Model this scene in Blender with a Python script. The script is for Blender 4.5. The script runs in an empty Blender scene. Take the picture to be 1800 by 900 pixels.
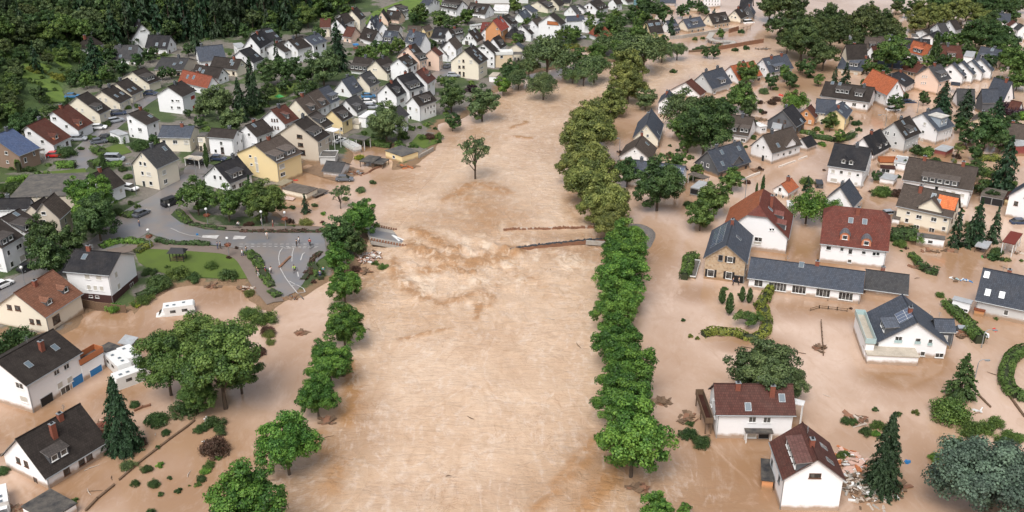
import bpy, bmesh, math, random
import numpy as np
from mathutils import Vector, Matrix
from mathutils.geometry import delaunay_2d_cdt
R = math.radians
S = bpy.context.scene
COL = S.collection
random.seed(7); np.random.seed(7)

# ---------------------------------------------------------------- camera
PW, PH, F = 1800.0, 900.0, 1800.0
TH, CH = R(25.0), 90.0
cd = bpy.data.cameras.new('camera'); cam = bpy.data.objects.new('camera', cd); COL.objects.link(cam)
cam.location = (0, 0, CH); cam.rotation_euler = (math.pi / 2 - TH, 0, 0)
cd.sensor_width = 36; cd.lens = 36 * F / PW; cd.clip_start = 1; cd.clip_end = 9000
S.camera = cam

# ---------------------------------------------------------------- sky, light, exposure
SUN_EL, SUN_AZ = R(56), R(-160)          # azimuth measured from +Y towards +X
w = bpy.data.worlds.new('World'); S.world = w; w.use_nodes = True
nt = w.node_tree; nt.nodes.clear()
sky = nt.nodes.new('ShaderNodeTexSky'); sky.sky_type = 'NISHITA'; sky.sun_disc = False
sky.sun_elevation = SUN_EL; sky.sun_rotation = SUN_AZ
sky.air_density = 1.0; sky.dust_density = 6.0; sky.ozone_density = 1.0; sky.altitude = 200
hs = nt.nodes.new('ShaderNodeHueSaturation'); hs.inputs['Saturation'].default_value = 0.42
bg = nt.nodes.new('ShaderNodeBackground'); bg.inputs[1].default_value = 0.15
wo = nt.nodes.new('ShaderNodeOutputWorld')
nt.links.new(sky.outputs[0], hs.inputs['Color']); nt.links.new(hs.outputs[0], bg.inputs[0]); nt.links.new(bg.outputs[0], wo.inputs[0])
sl = bpy.data.lights.new('sun', 'SUN'); sl.energy = 1.4; sl.angle = R(30); sl.color = (1, .985, .96)
so = bpy.data.objects.new('sun', sl); COL.objects.link(so)
so.rotation_euler = (math.pi / 2 - SUN_EL, 0, -SUN_AZ + math.pi)
sd = Vector((math.sin(SUN_AZ) * math.cos(SUN_EL), math.cos(SUN_AZ) * math.cos(SUN_EL), math.sin(SUN_EL)))
so.rotation_euler = sd.to_track_quat('Z', 'Y').to_euler(); so.location = sd * 500
S.view_settings.view_transform = 'Standard'; S.view_settings.look = 'None'
S.view_settings.gamma = 1; S.view_settings.exposure = EXPOSURE = 0.38
S.cycles.max_bounces = 5; S.cycles.diffuse_bounces = 3; S.cycles.glossy_bounces = 2; S.cycles.transmission_bounces = 3
S.cycles.caustics_reflective = False; S.cycles.caustics_refractive = False; S.cycles.use_denoising = True

# ---------------------------------------------------------------- pixel of the photograph -> place in the valley
CT, ST = math.cos(TH), math.sin(TH)
def ray(px, py):
    x = (px - 900) / F; y = (450 - py) / F
    return np.array((x, CT + y * ST, -ST + y * CT))
def at(px, py, z=0.0):
    d = ray(px, py); t = (z - CH) / d[2]
    return Vector((d[0] * t, d[1] * t, z))
def proj(p):
    dx, dy, dz = p[0], p[1], p[2] - CH
    zc = dy * CT - dz * ST; yc = dy * ST + dz * CT
    return np.array((900 + F * dx / zc, 450 - F * yc / zc))
def depth(p): return p[1] * CT - (p[2] - CH) * ST

def polydist(poly, X, Y):
    """signed distance to a polygon, positive inside"""
    d = np.full(X.shape, 1e9); ins = np.zeros(X.shape, bool)
    n = len(poly)
    for i in range(n):
        x1, y1 = poly[i]; x2, y2 = poly[(i + 1) % n]
        ex, ey = x2 - x1, y2 - y1; L = ex * ex + ey * ey + 1e-9
        t = np.clip(((X - x1) * ex + (Y - y1) * ey) / L, 0, 1)
        d = np.minimum(d, np.hypot(X - x1 - t * ex, Y - y1 - t * ey))
        if abs(ey) > 1e-9:
            c = ((Y >= y1) != (Y >= y2)) & (X < (Y - y1) / ey * ex + x1)
            ins ^= c
    return np.where(ins, d, -d)
def pxpoly(pts, z=0.0):
    return [tuple(at(x, y, z))[:2] for x, y in pts]

LAND = pxpoly([(-700, 590), (-60, 590), (60, 598), (100, 590), (128, 580), (152, 548), (240, 552), (268, 526), (300, 508), (345, 503), (415, 501), (426, 512), (446, 540), (470, 556), (486, 540),
    (500, 526), (540, 519), (562, 503), (590, 490), (618, 474), (640, 462), (650, 440), (648, 412), (640, 396), (600, 398), (567, 397), (520, 395), (500, 387), (488, 374), (470, 362), (448, 350), (440, 338),
    (482, 334), (520, 326), (529, 303), (534, 286), (567, 300), (590, 303), (612, 300), (625, 262), (640, 254), (688, 258), (688, 280), (690, 300), (735, 288), (762, 266), (775, 246), (771, 228), (774, 218), (800, 214), (830, 196), (848, 168),
    (878, 160), (900, 144), (930, 132), (962, 124), (996, 116), (1008, 92), (1020, 86), (1062, 108), (1100, 114), (1134, 110), (1146, 84), (1152, 62), (1146, 34), (1170, 12), (1220, -20), (1300, -120), (1500, -250), (-1200, -250), (-1500, 200)])
HILL = pxpoly([(-700, 420), (-150, 300), (20, 235), (60, 215), (100, 190), (128, 160), (150, 128), (220, 95), (330, 78), (430, 62), (540, 50), (600, 22), (650, -4), (760, -30), (900, -90), (1000, -250), (-1200, -250), (-1500, 200)], 3.0)
RIVER = pxpoly([(300, 1100), (560, 850), (610, 640), (650, 470), (700, 320), (800, 240), (880, 175), (1000, 150), (1100, 125), (1210, 105), (1350, 80), (1420, 60), (1480, 60), (1440, 80), (1340, 95), (1180, 140), (1100, 190), (1000, 230), (985, 330), (1050, 420), (1060, 600), (1075, 800), (1150, 1100)])
def lines(a, b, st, far):
    c = list(np.arange(a, b + .01, st)); s = st
    lo, hi = [a], [b]
    while lo[-1] > -far: s *= 1.35; lo.append(lo[-1] - s)
    s = st
    while hi[-1] < far: s *= 1.35; hi.append(hi[-1] + s)
    return np.array(lo[:0:-1] + c + hi[1:])
GX, GY = lines(-300, 270, 2.5, 4500), lines(85, 560, 2.5, 4500)
MX, MY = np.meshgrid(GX, GY)
def fbm(X, Y, seed=0, oct=4, f=.05):
    r = np.random.RandomState(seed); v = np.zeros(X.shape); a = 1.0; tot = 0
    for o in range(oct):
        s = np.zeros(X.shape)
        for k in range(6):
            th = r.uniform(0, 2 * np.pi); fr = f * r.uniform(.6, 1.5)
            s += np.sin((X * np.cos(th) + Y * np.sin(th)) * fr * 2 * np.pi + r.uniform(0, 6.28) + 1.5 * np.sin(fr * 3.1 * (X * np.sin(th) - Y * np.cos(th)) + r.uniform(0, 6)))
        v += a * s / 3; tot += a; a *= .5; f *= 2.1
    return v / tot
dl = polydist(LAND, MX, MY) + 1.2 * fbm(MX, MY, 3, 3, .06)
dh = polydist(HILL, MX, MY)
near = (np.abs(MX) < 700) & (MY < 900) & (MY > 0)
TZ = np.where(dl > 0, .55 * np.clip(dl / 2.5, 0, 1) + 4.2 * (1 - np.exp(-np.maximum(dl, 0) / 110)), np.maximum(dl * .35, -2.6))
TZ += np.where(dh > 0, 70 * (1 - np.exp(-np.maximum(dh - 2, 0) * .42 / 70)) + .6 * fbm(MX, MY, 9, 4, .03) * np.clip(dh / 20, 0, 1), 0)
TZ = np.where(near, TZ, np.minimum(TZ, 60))
def terr(x, y):
    i = np.clip(np.searchsorted(GX, x) - 1, 0, len(GX) - 2); j = np.clip(np.searchsorted(GY, y) - 1, 0, len(GY) - 2)
    u = (x - GX[i]) / (GX[i + 1] - GX[i]); v = (y - GY[j]) / (GY[j + 1] - GY[j])
    return (TZ[j, i] * (1 - u) * (1 - v) + TZ[j, i + 1] * u * (1 - v) + TZ[j + 1, i] * (1 - u) * v + TZ[j + 1, i + 1] * u * v)
def ground(x, y): return np.maximum(terr(x, y), 0.0)
TT = np.linspace(0, 1, 700)
def hit(px, py, off=0.0):
    """where the sight line through a pixel meets the ground (or water) plus off"""
    d = ray(px, py); t0 = (80 - CH) / d[2]; t1 = (off - .01 - CH) / d[2]
    t = t0 + (t1 - t0) * TT
    X, Y, Z = d[0] * t, d[1] * t, CH + d[2] * t
    g = ground(X, Y) + off - Z
    k = int(np.argmax(g > 0))
    if not (g > 0).any(): k = len(t) - 1
    a, b = (t[k - 1], t[k]) if k else (t[0], t[0])
    for _ in range(12):
        m = (a + b) / 2
        if ground(d[0] * m, d[1] * m) + off > CH + d[2] * m: b = m
        else: a = m
    return Vector((d[0] * b, d[1] * b, CH + d[2] * b))

# ---------------------------------------------------------------- materials
def mat(name):
    m = bpy.data.materials.new(name); m.use_nodes = True; n = m.node_tree
    b = n.nodes['Principled BSDF']; return m, n, b, n.links.new
def N(n, t, **k):
    x = n.nodes.new('ShaderNode' + t)
    for a, v in k.items():
        if a.startswith('i_'): x.inputs[a[2:].replace('_', ' ')].default_value = v
        else: setattr(x, a, v)
    return x
def mix(n, L, fac, a, b, blend='MIX'):
    x = n.nodes.new('ShaderNodeMix'); x.data_type = 'RGBA'; x.blend_type = blend
    for s, v in ((0, fac), (6, a), (7, b)):
        if isinstance(v, (int, float)): x.inputs[s].default_value = v
        elif isinstance(v, tuple): x.inputs[s].default_value = v + (1,) if len(v) == 3 else v
        else: L(v, x.inputs[s])
    return x.outputs[2]
def ramp(n, L, src, stops):
    r = n.nodes.new('ShaderNodeValToRGB'); e = r.color_ramp.elements
    while len(e) < len(stops): e.new(.5)
    for el, (p, c) in zip(e, stops): el.position = p; el.color = (c, c, c, 1) if isinstance(c, (int, float)) else c + (1,)
    L(src, r.inputs[0]); return r.outputs[0]
def noise(n, L, scale, detail=4, vec=None, rough=.55, dist=0.0):
    x = N(n, 'TexNoise'); x.inputs['Scale'].default_value = scale; x.inputs['Detail'].default_value = detail; x.inputs['Roughness'].default_value = rough; x.inputs['Distortion'].default_value = dist
    if vec is not None: L(vec, x.inputs['Vector'])
    return x.outputs[0]
def math_(n, L, op, a, b=None):
    x = n.nodes.new('ShaderNodeMath'); x.operation = op
    for i, v in enumerate((a, b)):
        if v is None: continue
        if isinstance(v, (int, float)): x.inputs[i].default_value = v
        else: L(v, x.inputs[i])
    return x.outputs[0]
def bump(n, L, b, h, st=.3, dist=.05):
    x = n.nodes.new('ShaderNodeBump'); x.inputs['Strength'].default_value = st; x.inputs['Distance'].default_value = dist
    L(h, x.inputs['Height']); L(x.outputs[0], b.inputs['Normal'])
def pos(n): return n.nodes.new('ShaderNodeNewGeometry').outputs['Position']

MUD = (.30, .185, .10)
def wall_mat(name, stone=None):
    m, n, b, L = mat(name)
    oi = N(n, 'ObjectInfo'); p = pos(n)
    c = oi.outputs['Color']
    nz = noise(n, L, .35, 5, p); ng = noise(n, L, 2.2, 4, p, .7)
    c = mix(n, L, math_(n, L, 'MULTIPLY', ramp(n, L, nz, [(.35, 0.0), (.75, 1.0)]), .10), c, (.5, .46, .4))
    c = mix(n, L, math_(n, L, 'MULTIPLY', ramp(n, L, ng, [(.5, 0.0), (.8, 1.0)]), .08), c, (.35, .31, .27))
    if stone:
        v = N(n, 'TexVoronoi'); v.inputs['Scale'].default_value = 2.6; L(p, v.inputs['Vector'])
        c = mix(n, L, .6, c, ramp(n, L, v.outputs['Color'], [(.1, (.24, .15, .09)), (.5, (.42, .29, .17)), (.9, (.52, .42, .30))]))
        v2 = N(n, 'TexVoronoi', feature='DISTANCE_TO_EDGE'); v2.inputs['Scale'].default_value = 2.6; L(p, v2.inputs['Vector'])
        c = mix(n, L, ramp(n, L, v2.outputs[0], [(0, 1.0), (.06, 0.0)]), c, (.42, .36, .28))
    # tide mark the flood left on the plaster
    sx = N(n, 'SeparateXYZ'); L(p, sx.inputs[0])
    z = math_(n, L, 'ADD', sx.outputs[2], math_(n, L, 'MULTIPLY', noise(n, L, .9, 4, p), -.9))
    c = mix(n, L, ramp(n, L, z, [(-.1, .85), (.55, 0.0)]), c, MUD)
    L(c, b.inputs['Base Color']); b.inputs['Roughness'].default_value = .85
    bump(n, L, b, noise(n, L, 14, 4, p), .25, .03)
    return m
def roof_mat():
    m, n, b, L = mat('roof_tiles')
    oi = N(n, 'ObjectInfo'); uv = N(n, 'UVMap').outputs[0]; p = pos(n)
    c = oi.outputs['Color']
    br = N(n, 'TexBrick'); L(uv, br.inputs['Vector'])
    br.inputs['Scale'].default_value = 1; br.inputs['Brick Width'].default_value = .34; br.inputs['Row Height'].default_value = .4
    br.inputs['Mortar Size'].default_value = .035; br.inputs['Mortar Smooth'].default_value = .6; br.inputs['Bias'].default_value = 0
    br.inputs['Color1'].default_value = (1.25, 1.25, 1.25, 1); br.inputs['Color2'].default_value = (.78, .78, .78, 1); br.inputs['Mortar'].default_value = (.45, .45, .45, 1)
    c = mix(n, L, .85, c, br.outputs['Color'], 'MULTIPLY')
    nz = noise(n, L, .5, 6, p, .65)
    c = mix(n, L, ramp(n, L, nz, [(.40, 0.0), (.85, .22)]), c, (.12, .10, .085))
    ns = noise(n, L, 3.5, 5, p, .75)
    c = mix(n, L, ramp(n, L, ns, [(.60, 0.0), (.74, .35)]), c, (.13, .125, .10))
    L(c, b.inputs['Base Color']); b.inputs['Roughness'].default_value = .7
    b.inputs['Specular IOR Level'].default_value = .15
    w_ = N(n, 'TexWave', wave_type='BANDS', bands_direction='Y', wave_profile='SAW'); L(uv, w_.inputs['Vector']); w_.inputs['Scale'].default_value = .78
    bump(n, L, b, mix(n, L, .4, w_.outputs['Color'], br.outputs['Color']), .5, .05)
    return m
def roof_mat2(col):
    m = roof_mat(); m.name = 'roof_tiles_orange'
    for nd in list(m.node_tree.nodes):
        if nd.type == 'OBJECT_INFO':
            rgb = m.node_tree.nodes.new('ShaderNodeRGB'); rgb.outputs[0].default_value = col + (1,)
            for l in list(nd.outputs['Color'].links): m.node_tree.links.new(rgb.outputs[0], l.to_socket)
    return m
def flat_mat():
    m, n, b, L = mat('roofing_felt')
    oi = N(n, 'ObjectInfo'); p = pos(n); nz = noise(n, L, .6, 6, p, .7)
    c = mix(n, L, ramp(n, L, nz, [(.35, 0.0), (.7, .55)]), oi.outputs['Color'], (.22, .19, .15))
    c = mix(n, L, ramp(n, L, noise(n, L, 4, 4, p), [(.5, 0.0), (.8, .3)]), c, (.04, .04, .035))
    L(c, b.inputs['Base Color']); b.inputs['Roughness'].default_value = .8
    return m
def tint_mat(name, rough=.6, metal=0.0, nz=.2, scale=3.0):
    m, n, b, L = mat(name); oi = N(n, 'ObjectInfo'); p = pos(n)
    c = mix(n, L, math_(n, L, 'MULTIPLY', noise(n, L, scale, 4, p), nz), oi.outputs['Color'], (.12, .1, .08))
    L(c, b.inputs['Base Color']); b.inputs['Roughness'].default_value = rough; b.inputs['Metallic'].default_value = metal
    return m
def plain(name, col, rough=.6, nzs=3.0, nz=.3, c2=None, metal=0.0):
    m, n, b, L = mat(name); p = pos(n)
    c = mix(n, L, math_(n, L, 'MULTIPLY', ramp(n, L, noise(n, L, nzs, 5, p), [(.3, 0.0), (.7, 1.0)]), nz), col, c2 or tuple(x * .4 for x in col))
    L(c, b.inputs['Base Color']); b.inputs['Roughness'].default_value = rough; b.inputs['Metallic'].default_value = metal
    return m
def leaf_mat(name, rough=.55):
    m, n, b, L = mat(name); oi = N(n, 'ObjectInfo')
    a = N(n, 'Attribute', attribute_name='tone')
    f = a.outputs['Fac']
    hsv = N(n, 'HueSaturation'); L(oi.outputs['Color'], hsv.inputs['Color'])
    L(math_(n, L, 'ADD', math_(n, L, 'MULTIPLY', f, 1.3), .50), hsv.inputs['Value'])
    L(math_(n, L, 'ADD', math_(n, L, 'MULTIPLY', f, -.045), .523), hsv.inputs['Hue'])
    L(hsv.outputs[0], b.inputs['Base Color']); b.inputs['Roughness'].default_value = rough; b.inputs['Specular IOR Level'].default_value = .3
    tr = N(n, 'BsdfTranslucent'); L(hsv.outputs[0], tr.inputs['Color'])
    ms = N(n, 'MixShader'); ms.inputs[0].default_value = .18
    L(b.outputs[0], ms.inputs[1]); L(tr.outputs[0], ms.inputs[2]); L(ms.outputs[0], n.nodes['Material Output'].inputs[0])
    return m
M = {}
M['wall'] = wall_mat('plaster'); M['stone'] = wall_mat('rubble_stone', True)
M['roof'] = roof_mat(); M['roof2'] = roof_mat2((.26, .085, .04)); M['flat'] = flat_mat(); M['leaf'] = leaf_mat('foliage'); M['bark'] = plain('bark', (.09, .065, .045), .9, 4)
M['tint'] = tint_mat('painted'); M['cloth'] = tint_mat('cloth', .9, 0, .1); M['paint'] = tint_mat('car_paint', .28, 0, .06)
M['frame'] = plain('window_frame_white', (.75, .75, .73), .5, 2, .15)
M['frameb'] = plain('window_frame_brown', (.12, .055, .03), .6, 2, .2)
M['metal'] = plain('zinc', (.33, .35, .36), .45, 3, .3, metal=.4)
M['dark'] = plain('dark_interior', (.012, .012, .014), .6, 3, .2)
M['rubber'] = plain('rubber', (.02, .02, .02), .8, 3, .2)
M['skin'] = plain('skin', (.55, .33, .23), .6, 3, .1)
M['white'] = plain('white_enamel', (.68, .68, .66), .35, 2, .12)
M['wood'] = plain('weathered_wood', (.16, .10, .06), .85, 5, .5)
M['concrete'] = plain('concrete', (.36, .34, .31), .85, 1.5, .45, (.2, .15, .1))
M['rust'] = plain('mud_coated_steel', (.24, .11, .06), .8, 1.2, .5, (.1, .07, .05))
M['asphalt'] = plain('wet_asphalt', (.15, .155, .168), .32, .2, .75, (.22, .175, .14))
M['paving'] = plain('brick_paving', (.15, .115, .095), .75, .6, .4, (.2, .16, .13))
M['lawn'] = plain('mown_lawn', (.080, .122, .014), .9, .4, .6, (.055, .08, .015))
M['marking'] = plain('road_marking', (.52, .51, .49), .7, .8, .6, (.24, .22, .2))
def glass_mat():
    m, n, b, L = mat('window_glass'); p = pos(n)
    c = mix(n, L, ramp(n, L, noise(n, L, .9, 2, p), [(.45, 0.0), (.6, 1.0)]), (.018, .02, .022), (.09, .09, .085))
    L(c, b.inputs['Base Color']); b.inputs['Roughness'].default_value = .08; b.inputs['Specular IOR Level'].default_value = .7
    return m
M['glass'] = glass_mat()
def sky_glass():
    m, n, b, L = mat('skylight_glass'); b.inputs['Base Color'].default_value = (.10, .13, .15, 1); b.inputs['Roughness'].default_value = .05; b.inputs['Specular IOR Level'].default_value = 1.0
    b.inputs['Coat Weight'].default_value = .2; return m
M['sky'] = sky_glass()
def solar():
    m, n, b, L = mat('solar_cells'); uv = N(n, 'UVMap').outputs[0]
    br = N(n, 'TexBrick', offset=0.0); L(uv, br.inputs['Vector']); br.inputs['Scale'].default_value = 1; br.inputs['Brick Width'].default_value = 1; br.inputs['Row Height'].default_value = 1.6; br.inputs['Mortar Size'].default_value = .04
    br.inputs['Color1'].default_value = (.09, .11, .16, 1); br.inputs['Color2'].default_value = (.07, .09, .14, 1); br.inputs['Mortar'].default_value = (.5, .5, .5, 1)
    L(br.outputs['Color'], b.inputs['Base Color']); b.inputs['Roughness'].default_value = .15; b.inputs['Coat Weight'].default_value = .8; return m
M['solar'] = solar()
def ground_mat():
    m, n, b, L = mat('gardens_and_yards'); p = pos(n)
    at_ = N(n, 'Attribute', attribute_name='hill').outputs['Fac']
    g = mix(n, L, ramp(n, L, noise(n, L, .12, 5, p), [(.35, 0.0), (.65, 1.0)]), (.03, .055, .014), (.065, .10, .025))
    pav = mix(n, L, noise(n, L, .4, 4, p), (.13, .115, .10), (.24, .21, .18))
    c = mix(n, L, ramp(n, L, noise(n, L, .09, 4, p), [(.47, 0.0), (.53, 1.0)]), g, pav)
    hg = mix(n, L, ramp(n, L, noise(n, L, .06, 6, p, .65), [(.35, 0.0), (.65, 1.0)]), (.03, .055, .014), (.075, .13, .028))
    c = mix(n, L, at_, c, hg)
    c = mix(n, L, ramp(n, L, noise(n, L, 1.7, 5, p, .7), [(.35, 0.0), (.8, .5)]), c, (.03, .035, .015))
    sx = N(n, 'SeparateXYZ'); L(p, sx.inputs[0])
    z = math_(n, L, 'ADD', sx.outputs[2], math_(n, L, 'MULTIPLY', noise(n, L, .5, 4, p), -.8))
    c = mix(n, L, ramp(n, L, z, [(0.0, 1.0), (.18, 0.0)]), c, (.20, .125, .07))
    L(c, b.inputs['Base Color']); b.inputs['Roughness'].default_value = .9
    bump(n, L, b, noise(n, L, 2.5, 6, p, .7), .8, .25)
    return m
M['ground'] = ground_mat()
def water_mat():
    m, n, b, L = mat('muddy_flood_water'); p = pos(n)
    tb = N(n, 'Attribute', attribute_name='turb').outputs['Fac']     # 0 still backwater .. 1 rapids
    mp = N(n, 'Mapping'); L(p, mp.inputs[0]); mp.inputs['Scale'].default_value = (1, .55, 1); v = mp.outputs[0]
    big = noise(n, L, .035, 5, v, .55, 1.2)
    c = mix(n, L, ramp(n, L, big, [(.3, 0.0), (.7, 1.0)]), (.36, .225, .138), (.56, .415, .325))  # pale patches paint sky sheen onto the slack water
    rv = mix(n, L, ramp(n, L, noise(n, L, .05, 5, v, .55, .6), [(.3, 0.0), (.7, 1.0)]), (.48, .325, .21), (.58, .43, .31))
    c = mix(n, L, ramp(n, L, tb, [(.22, 0.0), (.40, 1.0)]), c, rv)  # running water paler: sky reflected by its rough surface is in the colour
    # darker silt boils
    si = noise(n, L, .16, 6, v, .62, 2.5)
    c = mix(n, L, math_(n, L, 'MULTIPLY', ramp(n, L, si, [(.54, 0.0), (.66, 1.0)]), .20), c, (.30, .175, .09))
    # fine mottling painted for ripple reflections, stronger where the river runs
    mo = noise(n, L, .42, 9, v, .7, 1.4)
    c = mix(n, L, math_(n, L, 'MULTIPLY', ramp(n, L, mo, [(.46, 0.0), (.66, 1.0)]), ramp(n, L, tb, [(.1, .08), (.5, .20)])), c, (.38, .235, .14))
    mo2 = noise(n, L, .9, 7, v, .7, 1.0)
    c = mix(n, L, math_(n, L, 'MULTIPLY', ramp(n, L, mo2, [(.50, 0.0), (.68, 1.0)]), .08), c, (.68, .55, .44))
    # thin dark swirl lines painted for the uneven sky reflection on ripples
    sh = ramp(n, L, math_(n, L, 'ABSOLUTE', math_(n, L, 'SUBTRACT', noise(n, L, .11, 8, v, .6, 2.4), .5)), [(0.0, 1.0), (.010, 0.0)])
    c = mix(n, L, math_(n, L, 'MULTIPLY', math_(n, L, 'MULTIPLY', sh, ramp(n, L, noise(n, L, .06, 3, p), [(.5, 0.0), (.6, 1.0)])), ramp(n, L, tb, [(.25, 0.0), (.5, .6)])), c, (.30, .17, .09))
    # silty water in wakes; dark reflections painted brown into the backwaters
    sa = N(n, 'Attribute', attribute_name='silt_reflection').outputs['Fac']
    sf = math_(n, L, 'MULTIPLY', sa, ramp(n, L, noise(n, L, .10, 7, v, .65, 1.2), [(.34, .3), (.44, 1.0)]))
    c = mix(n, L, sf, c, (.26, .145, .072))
    # long current streaks down the river
    mpf = N(n, 'Mapping'); L(p, mpf.inputs[0]); mpf.inputs['Scale'].default_value = (1, .28, 1); mpf.inputs['Rotation'].default_value = (0, 0, .06)
    sk = noise(n, L, .5, 7, mpf.outputs[0], .62, 1.6); run = ramp(n, L, tb, [(.2, 0.0), (.42, 1.0)])
    c = mix(n, L, math_(n, L, 'MULTIPLY', math_(n, L, 'MULTIPLY', ramp(n, L, sk, [(.52, 0.0), (.66, 1.0)]), run), .13), c, (.36, .215, .12))
    c = mix(n, L, math_(n, L, 'MULTIPLY', math_(n, L, 'MULTIPLY', ramp(n, L, sk, [(.34, 1.0), (.45, 0.0)]), run), .07), c, (.76, .64, .53))
    # thin pale foam threads; on slack water they paint a faint sky sheen
    f1 = noise(n, L, .07, 6, v, .6, 3.2)
    th = math_(n, L, 'ABSOLUTE', math_(n, L, 'SUBTRACT', f1, .5))
    thr = ramp(n, L, th, [(0.0, 1.0), (.05, 0.0)])
    br = ramp(n, L, noise(n, L, .8, 5, v, .7), [(.42, 0.0), (.62, 1.0)])
    c = mix(n, L, math_(n, L, 'MULTIPLY', math_(n, L, 'MULTIPLY', thr, br), ramp(n, L, tb, [(.18, .10), (.42, .36)])), c, (.66, .57, .50))
    # broken foam and brown crests in the rapids
    fo = noise(n, L, .20, 9, v, .66, 1.2)
    fm = math_(n, L, 'MULTIPLY', ramp(n, L, fo, [(.52, 0.0), (.64, 1.0)]), ramp(n, L, tb, [(.45, 0.0), (1, 1.0)]))
    c = mix(n, L, math_(n, L, 'MULTIPLY', fm, .5), c, (.74, .63, .50))
    dk = math_(n, L, 'MULTIPLY', ramp(n, L, noise(n, L, .28, 7, v, .66, 2.0), [(.56, 0.0), (.68, 1.0)]), ramp(n, L, tb, [(.35, .15), (1, 1.0)]))
    c = mix(n, L, math_(n, L, 'MULTIPLY', dk, .8), c, (.36, .20, .09))
    ca = N(n, 'Attribute', attribute_name='crest').outputs['Fac']
    cf = math_(n, L, 'MULTIPLY', ramp(n, L, ca, [(.05, 0.0), (.7, 1.0)]), ramp(n, L, noise(n, L, .55, 8, v, .7, .6), [(.40, .1), (.52, 1.0)]))
    c = mix(n, L, math_(n, L, 'MULTIPLY', cf, .92), c, (.33, .175, .075))
    L(c, b.inputs['Base Color'])
    L(ramp(n, L, tb, [(0, .04), (.24, .07), (.4, .22), (.6, .3), (1, .45)]), b.inputs['Roughness']); b.inputs['IOR'].default_value = 1.5
    mpw = N(n, 'Mapping'); L(p, mpw.inputs[0]); mpw.inputs['Scale'].default_value = (.55, 1.25, 1); mpw.inputs['Rotation'].default_value = (0, 0, .25)
    h1 = noise(n, L, .75, 7, mpw.outputs[0], .62, .7); h2 = math_(n, L, 'SUBTRACT', 1.0, math_(n, L, 'MULTIPLY', math_(n, L, 'ABSOLUTE', math_(n, L, 'SUBTRACT', noise(n, L, .30, 5, v, .5, .5), .5)), 3.0))
    h = math_(n, L, 'ADD', math_(n, L, 'MULTIPLY', h1, .9), math_(n, L, 'MULTIPLY', h2, .40))
    st = math_(n, L, 'ADD', math_(n, L, 'MULTIPLY', ramp(n, L, tb, [(.14, .012), (.4, .42), (1, .7)]), 1.2), .0)
    bp = n.nodes.new('ShaderNodeBump'); bp.inputs['Distance'].default_value = .55; L(st, bp.inputs['Strength']); L(h, bp.inputs['Height']); L(bp.outputs[0], b.inputs['Normal'])
    return m
M['water'] = water_mat()

# ---------------------------------------------------------------- mesh helpers
class MB:
    def __init__(s): s.v = []; s.f = []; s.m = []; s.uv = []
    def face(s, pts, mi=0, uv=None):
        k = len(s.v); s.v += [tuple(p) for p in pts]; s.f.append(tuple(range(k, k + len(pts)))); s.m.append(mi); s.uv += list(uv) if uv else [(0, 0)] * len(pts)
    def poly(s, verts, faces, mi=0):
        k = len(s.v); s.v += [tuple(p) for p in verts]
        for f in faces: s.f.append(tuple(k + i for i in f)); s.m.append(mi); s.uv += [(0, 0)] * len(f)
    def box(s, c, d, mi=0, mtx=None):
        x, y, z = d[0] / 2, d[1] / 2, d[2] / 2
        vs = [Vector((a * x, b * y, e * z)) for e in (-1, 1) for a, b in ((-1, -1), (1, -1), (1, 1), (-1, 1))]
        if mtx is not None: vs = [mtx @ q for q in vs]
        c = Vector(c)
        s.poly([q + c for q in vs], [(3, 2, 1, 0), (4, 5, 6, 7), (0, 1, 5, 4), (1, 2, 6, 5), (2, 3, 7, 6), (3, 0, 4, 7)], mi)
    def tube(s, path, rad, mi=0, n=6):
        rings = []
        for i, p in enumerate(path):
            p = Vector(p); a = Vector(path[max(i - 1, 0)]); b_ = Vector(path[min(i + 1, len(path) - 1)])
            d = (b_ - a).normalized(); u = d.cross(Vector((.3, .9, .2))).normalized(); w_ = d.cross(u)
            r = rad[i] if isinstance(rad, (list, tuple)) else rad
            rings.append([p + (u * math.cos(t) + w_ * math.sin(t)) * r for t in [2 * math.pi * k / n for k in range(n)]])
        vs = [q for r_ in rings for q in r_]; fs = []
        for i in range(len(rings) - 1):
            for k in range(n): fs.append((i * n + k, i * n + (k + 1) % n, (i + 1) * n + (k + 1) % n, (i + 1) * n + k))
        fs.append(tuple(range(n - 1, -1, -1))); fs.append(tuple((len(rings) - 1) * n + k for k in range(n)))
        s.poly(vs, fs, mi)
    def mesh(s, name, mats, recalc=True, smooth=False):
        me = bpy.data.meshes.new(name); me.from_pydata(s.v, [], s.f)
        for m_ in mats: me.materials.append(m_)
        me.polygons.foreach_set('material_index', s.m)
        uvl = me.uv_layers.new(name='UVMap'); uvl.data.foreach_set('uv', [c for q in s.uv for c in q])
        if recalc:
            bm = bmesh.new(); bm.from_mesh(me); bmesh.ops.remove_doubles(bm, verts=bm.verts, dist=.0005); bmesh.ops.recalc_face_normals(bm, faces=bm.faces); bm.to_mesh(me); bm.free()
        if smooth: me.polygons.foreach_set('use_smooth', [True] * len(me.polygons))
        me.update(); return me
def link(name, data, parent=None, loc=None, rot=None, color=None, scale=None):
    o = bpy.data.objects.new(name, data); COL.objects.link(o)
    if parent is not None: o.parent = parent
    if loc is not None: o.location = loc
    if rot is not None: o.rotation_euler = rot
    if scale is not None: o.scale = scale
    if color is not None: o.color = tuple(color) + (1,)
    return o
USED = {}
def tag(o, label, cat, group=None):
    label = ' '.join(label.split()[:16]); o['label'] = label; o['category'] = cat
    if group: o['group'] = group
    USED.setdefault(label, []).append(o)
    return o
def empty(name, loc, rz=0.0, scale=None):
    o = bpy.data.objects.new(name, None); COL.objects.link(o); o.location = loc; o.rotation_euler = (0, 0, rz); o.empty_display_size = .5
    if scale: o.scale = scale
    return o

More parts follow.
